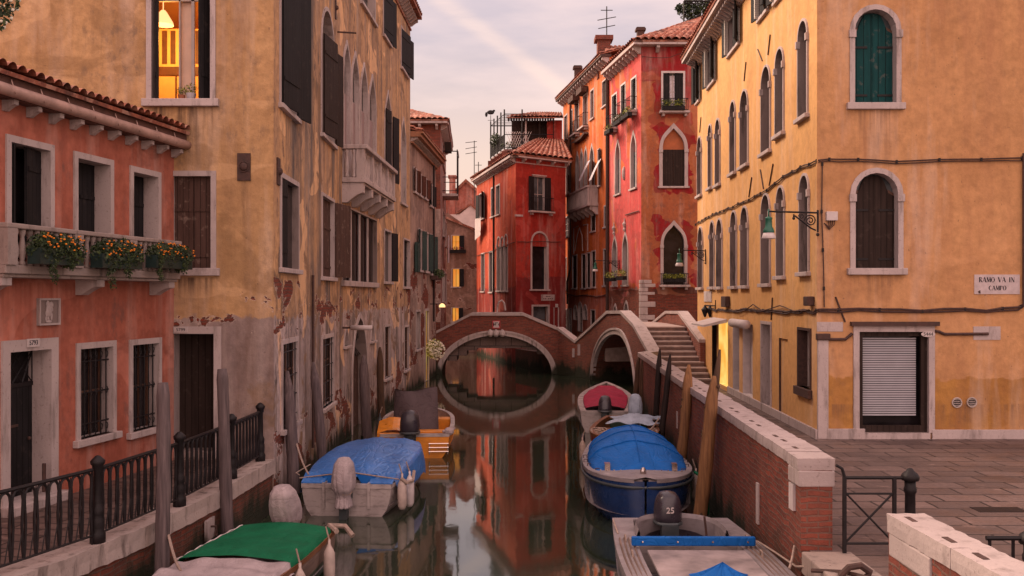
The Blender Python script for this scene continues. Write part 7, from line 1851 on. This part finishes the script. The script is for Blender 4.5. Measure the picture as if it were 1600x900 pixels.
# ------------------------------------------------------------------ signs, box, cables on the yellow house
t_ = T('street_sign', 'white painted street name panel reading RAMO VA IN CAMPO', 'street sign', fy.w(*fy.px(1557, 444), .02))
ua, zt = fy.px(1522, 429); ub, zb = fy.px(1593, 459.5); q = M(); fy.bx(q, ua, ub, zb, zt, 0, .015); ob('panel', q, simple('faded_panel', (.46, .38, .38), .8, .15, 9), t_)
def serif(s, uc, z, h, par):
    """small roman capitals drawn as strokes: thick downstrokes, thin upstrokes, serifs"""
    gl = {'R': (.62, [(.1, 0, .1, 1, 1), (.1, 1, .42, .95, 0), (.42, .95, .5, .75, 1), (.5, .75, .42, .52, 0), (.42, .52, .1, .5, 0), (.3, .5, .6, 0, 1)]),
          'A': (.68, [(.0, 0, .32, 1, 0), (.34, 1, .64, 0, 1), (.12, .35, .52, .35, 0)]),
          'M': (.8, [(.08, 0, .12, 1, 0), (.12, 1, .4, .1, 1), (.4, .1, .68, 1, 0), (.68, 1, .72, 0, 1)]),
          'O': (.74, [(.06, .35, .06, .65, 1), (.06, .65, .22, .95, .6), (.22, .95, .48, .97, 0), (.48, .97, .64, .65, .6), (.64, .65, .64, .35, 1), (.64, .35, .48, .04, .6), (.48, .04, .22, .03, 0), (.22, .03, .06, .35, .6)]),
          'V': (.66, [(.02, 1, .32, 0, 1), (.34, 0, .62, 1, 0)]), 'I': (.3, [(.15, 0, .15, 1, 1)]),
          'N': (.74, [(.1, 0, .1, 1, 0), (.1, 1, .6, .02, 1), (.62, 0, .62, 1, 0)]),
          'C': (.66, [(.58, .8, .4, .98, 0), (.4, .98, .16, .9, .5), (.16, .9, .06, .6, 1), (.06, .6, .08, .3, 1), (.08, .3, .24, .04, .5), (.24, .04, .46, .02, 0), (.46, .02, .58, .2, 0)]),
          'P': (.58, [(.1, 0, .1, 1, 1), (.1, 1, .42, .95, 0), (.42, .95, .5, .75, 1), (.5, .75, .4, .48, 0), (.4, .48, .1, .46, 0)]), ' ': (.5, [])}
    W_ = sum(gl[c][0] + .1 for c in s) * h; x = uc - W_ / 2; q = M()
    for c in s:
        for (x0, y0, x1, y1, t) in gl[c][1]:
            th = (.028 + .085 * t) * h; dx = x1 - x0; dy = y1 - y0; l = math.hypot(dx, dy) or 1
            if abs(dy) > abs(dx) * .4: ox, oy = th, 0
            else: ox, oy = 0, th
            a = (x + x0 * h, z + y0 * h); b_ = (x + x1 * h, z + y1 * h)
            q.add([fy.w(a[0] - ox, a[1] - oy, .018), fy.w(a[0] + ox, a[1] + oy, .018), fy.w(b_[0] + ox, b_[1] + oy, .018), fy.w(b_[0] - ox, b_[1] - oy, .018)], [(0, 1, 2, 3)])
        if c in 'RAMVINP':
            for sx in {'R': (.1, .58), 'A': (.02, .62), 'M': (.08, .72), 'V': (), 'I': (.15,), 'N': (.1,), 'P': (.1,)}[c]: q.add([fy.w(x + (sx - .09) * h, z - .0 * h, .019), fy.w(x + (sx + .09) * h, z, .019), fy.w(x + (sx + .09) * h, z + .04 * h, .019), fy.w(x + (sx - .09) * h, z + .04 * h, .019)], [(0, 1, 2, 3)])
        if c in 'VIMNRP':
            for sx in {'R': (.1,), 'M': (.1, .7), 'V': (.04, .6), 'I': (.15,), 'N': (.1, .62), 'P': (.1,)}[c]: q.add([fy.w(x + (sx - .09) * h, z + .96 * h, .019), fy.w(x + (sx + .09) * h, z + .96 * h, .019), fy.w(x + (sx + .09) * h, z + h, .019), fy.w(x + (sx - .09) * h, z + h, .019)], [(0, 1, 2, 3)])
        x += (gl[c][0] + .1) * h
    return ob('lettering', q, 'black', par)
uc, z1 = fy.px(1557.5, 441); serif('RAMO VA IN', uc, z1, .108, t_); uc, z2 = fy.px(1558.5, 453.5); serif('CAMPO', uc, z2, .098, t_)
q = M(); u, z = fy.px(1529, 458.5); fy.slab(q, [(u, z), (u + .035, z), (u + .03, z + .075), (u - .02, z + .045)], .016, .02); ob('chip', q, 'rust', t_)
t_ = T('white_notice', 'two small white panels on the yellow house above the lanterns', 'notice', fs.w(*fs.px(1107, 463), .03))
for (x0, x1) in ((1101, 1105.6), (1106.4, 1112.3)):
    q = M(); ua, zt = fs.px(x0, 455); ub, zb = fs.px(x1, 471.5); fs.bx(q, ua, ub, zb, zt, .0, .03); ob('panel', q, 'white', t_)
t_ = T('junction_box', 'white electrical box beside the corner lamp', 'junction box', fy.w(*fy.px(1298, 338), .05))
ua, zt = fy.px(1289.5, 331); ub, zb = fy.px(1307, 345); q = M(); fy.bx(q, ua, ub, zb, zt, 0, .1); ob('box', q, 'white', t_, bevel=.01)
q = M()
for i in range(4): p0 = fy.w(ua + .06 + i * .04, zb, .05); q.tube([p0, p0 + Vector((0, 0, -.08)), fy.w(.25, zb - .14 - .02 * i, .04), fy.w(.14, zb - .05, .04)], .01, 4)
ob('wires', q, 'rust', t_)
def cable(lab, pts, r=.018, seed=0, clips=True, double=False, wob=.02, name='cable'):
    r_ = random.Random(seed); q = M(); P = [Vector(p) for p in pts]; out = []
    for a, c in zip(P, P[1:]):
        n = max(2, int((c - a).length / .35))
        for i in range(n): t = i / n; out.append(a.lerp(c, t) + Vector((0, 0, r_.uniform(-wob, wob))))
    out.append(P[-1]); t_ = T(name, lab, 'cable', P[0])
    q.tube(out, r, 5); ob('wire', q, 'rust', t_)
    if double: q = M(); q.tube([p + Vector((0, 0, -.045 + r_.uniform(-.02, .02))) for p in out], r * .8, 5); ob('wire', q, 'rust', t_)
    if clips:
        q = M()
        for i in range(0, len(out), 2): q.box(out[i].x - .02, out[i].x + .02, out[i].y - .02, out[i].y + .02, out[i].z - .05, out[i].z + .03)
        ob('clips', q, 'iron', t_)
fyp = lambda x, y, o=.035: fy.w(*fy.px(x, y), o)
fsp = lambda x, y, o=.035: fs.w(*fs.px(x, y), o)
cable('double cable running across the yellow house above the lower windows', [fsp(1088, 350), fsp(1112, 336), fsp(1136, 327), fsp(1172, 311), fsp(1200, 296), fsp(1219, 280), fsp(1240, 268), fsp(1274, 252), fyp(1280, 251), fyp(1310, 249), fyp(1400, 252), fyp(1500, 250), fyp(1596, 247)], .016, 1, True, True)
cable('thick cable along the yellow house above the shop window', [fsp(1112, 483), fsp(1145, 485), fsp(1180, 483), fsp(1215, 486), fsp(1245, 485), fsp(1274, 487), fyp(1278, 485), fyp(1340, 484), fyp(1440, 485), fyp(1540, 484), fyp(1590, 481), fyp(1597, 476)], .026, 2, True, True, .03)
cable('vertical clipped cable at the corner of the yellow house', [fyp(1284, 256), fyp(1283, 330), fyp(1286, 420), fyp(1287, 480)], .014, 3, True, False, 0)
cable('looping wire bundle over the awnings of the yellow house', [fsp(1150, 484, .06), fsp(1158, 488, .1), fsp(1168, 484, .06), fsp(1180, 476, .06), fsp(1195, 486, .06), fsp(1222, 477, .06), fsp(1245, 487, .06), fsp(1268, 484, .06)], .014, 4, False, False, .01)
q = M(); p0 = fy.px(1597.5, 240); q.tube([fy.w(p0[0], p0[1], .06), fy.w(p0[0], fy.px(1597, 480)[1], .06)], .03, 6); ob('drainpipe', q, 'rust', by)
for (x0, x1, y0, y1, fc) in ((1134, 1141, 463, 480, fs), (1266, 1273, 463, 478, fs)):
    q = M(); ua, zt = fc.px(x0, y0); ub, zb = fc.px(x1, y1); fc.bx(q, ua, ub, zb, zt, 0, .16); ob('switch_box', q, 'rust', by, bevel=.02)
cable('thin cable sagging across the red house', [rl.w(*rl.px(746, 400), .04), rl.w(*rl.px(770, 392), .04), rl.w(*rl.px(803, 379), .04), rr.w(*rr.px(808, 378), .05), rr.w(*rr.px(876, 378), .05)], .02, 5, False)
cable('dark cable hanging along the orange house above ground floor', [fo.w(*fo.px(884, 458), .05), fo.w(*fo.px(900, 463), .05), fo.w(*fo.px(915, 461), .05), fo.w(*fo.px(935, 464), .05), fo.w(*fo.px(950, 460), .05)], .03, 6, False)
cable('white wire drooping across the top of the crimson house front', [fr.w(*fr.px(1002, 88), .06), fr.w(*fr.px(1020, 92), .25), fr.w(*fr.px(1045, 92), .3), fr.w(*fr.px(1082, 76), .06)], .016, 7, False)
# drain covers
for (x_, y_, w_, d_, lab) in ((7.05, 13.9, .35, .16, 'dark drain cover in the paving of the square'), (4.2 + 1.4, 17.4, .22, .1, 'small drain slot in the paving near the shop window')):
    q = M(); q.box(x_ - w_, x_ + w_, y_ - d_, y_ + d_, 1.0, 1.006); tag(ob('drain_cover', q, 'iron'), lab, 'drain')

# ------------------------------------------------------------------ antennas and roof tree
def antenna(lab, x, y0, y1, Y, bars, w=.5, extra=False):
    a, c = S(x, y0, Y), S(x, y1, Y); t_ = T('antenna', lab, 'antenna', c); q = M(); q.tube([c, a], .035, 5); ob('mast', q, 'iron', t_)
    for (yb, ww, tl) in bars:
        p = S(x, yb, Y); q = M(); q.tube([p + Vector((-ww, 0, -tl)), p + Vector((ww * (.3 if not extra else 1), 0, tl))], .025, 4)
        ob('crossbar', q, 'iron', t_)
antenna('tall thin antenna with three short bars between grey and red houses', 741, 220, 322, 82, ((222, .75, .05), (231, .75, .08), (239, .75, .08)))
antenna('short antenna with small dish behind the tall one', 747.5, 253, 300, 84, ((258, .3, 0), (270, .3, 0)), extra=True)
antenna('roof antenna with slanted bars above the orange house chimney', 948, 10, 60, 56.9, ((16, .35, 0), (29, .55, .1), (42, .5, .1)), extra=True)
tr_ = T('roof_tree', 'dark leafy tree in a roof terrace above the crimson house', 'tree', S(1100, 60, 57))
gq = M(); c0 = S(1098, 70, 58); gq.tube([c0 - Vector((0, 0, 2)), S(1098, 30, 58), S(1105, 8, 58)], [.2, .14, .08], 7)
for (x, y) in ((1075, 20), (1085, 5), (1120, 5), (1110, -15), (1130, 10)): gq.tube([S(1098, 40, 58), S(x, y, 58)], [.08, .03], 5)
ob('trunk', gq, 'pole_dark', tr_)
gq = M()
for (x, y, r) in ((1068, 14, .5), (1078, 22, .7), (1086, 8, .7), (1095, 24, .9), (1100, 0, 1.0), (1112, 12, 1.0), (1085, 32, .6), (1122, -5, 1.2), (1130, 14, 1.0), (1076, 3, .3), (1062, 13, .3), (1108, -22, 1.3)):
    gq.leaves(S(x, y, 58 + rnd.uniform(-.8, .8)), (r, r, r * .75), int(420 * r), .1, (0, 0, 1), rnd)
ob('crown', gq, ['leafA', 'leafB'], tr_)
t_ = T('terrace_frame', 'black metal pergola frame in front of the roof tree', 'pergola', S(1068, 42, 55)); q = M()
a = S(1068.5, 44, 55); c = S(1068.5, 2, 55); q.tube([a - Vector((0, 0, .6)), c], .05, 5); q.tube([c, c + Vector((3, 0, 0))], .05, 5); q.tube([S(1068.5, 5, 55), S(1068.5, 5, 55) + Vector((3, .4, 0))], .03, 4); q.tube([S(1068.5, 38, 55), S(1095, 22, 55)], .05, 5); ob('frame', q, 'iron', t_)
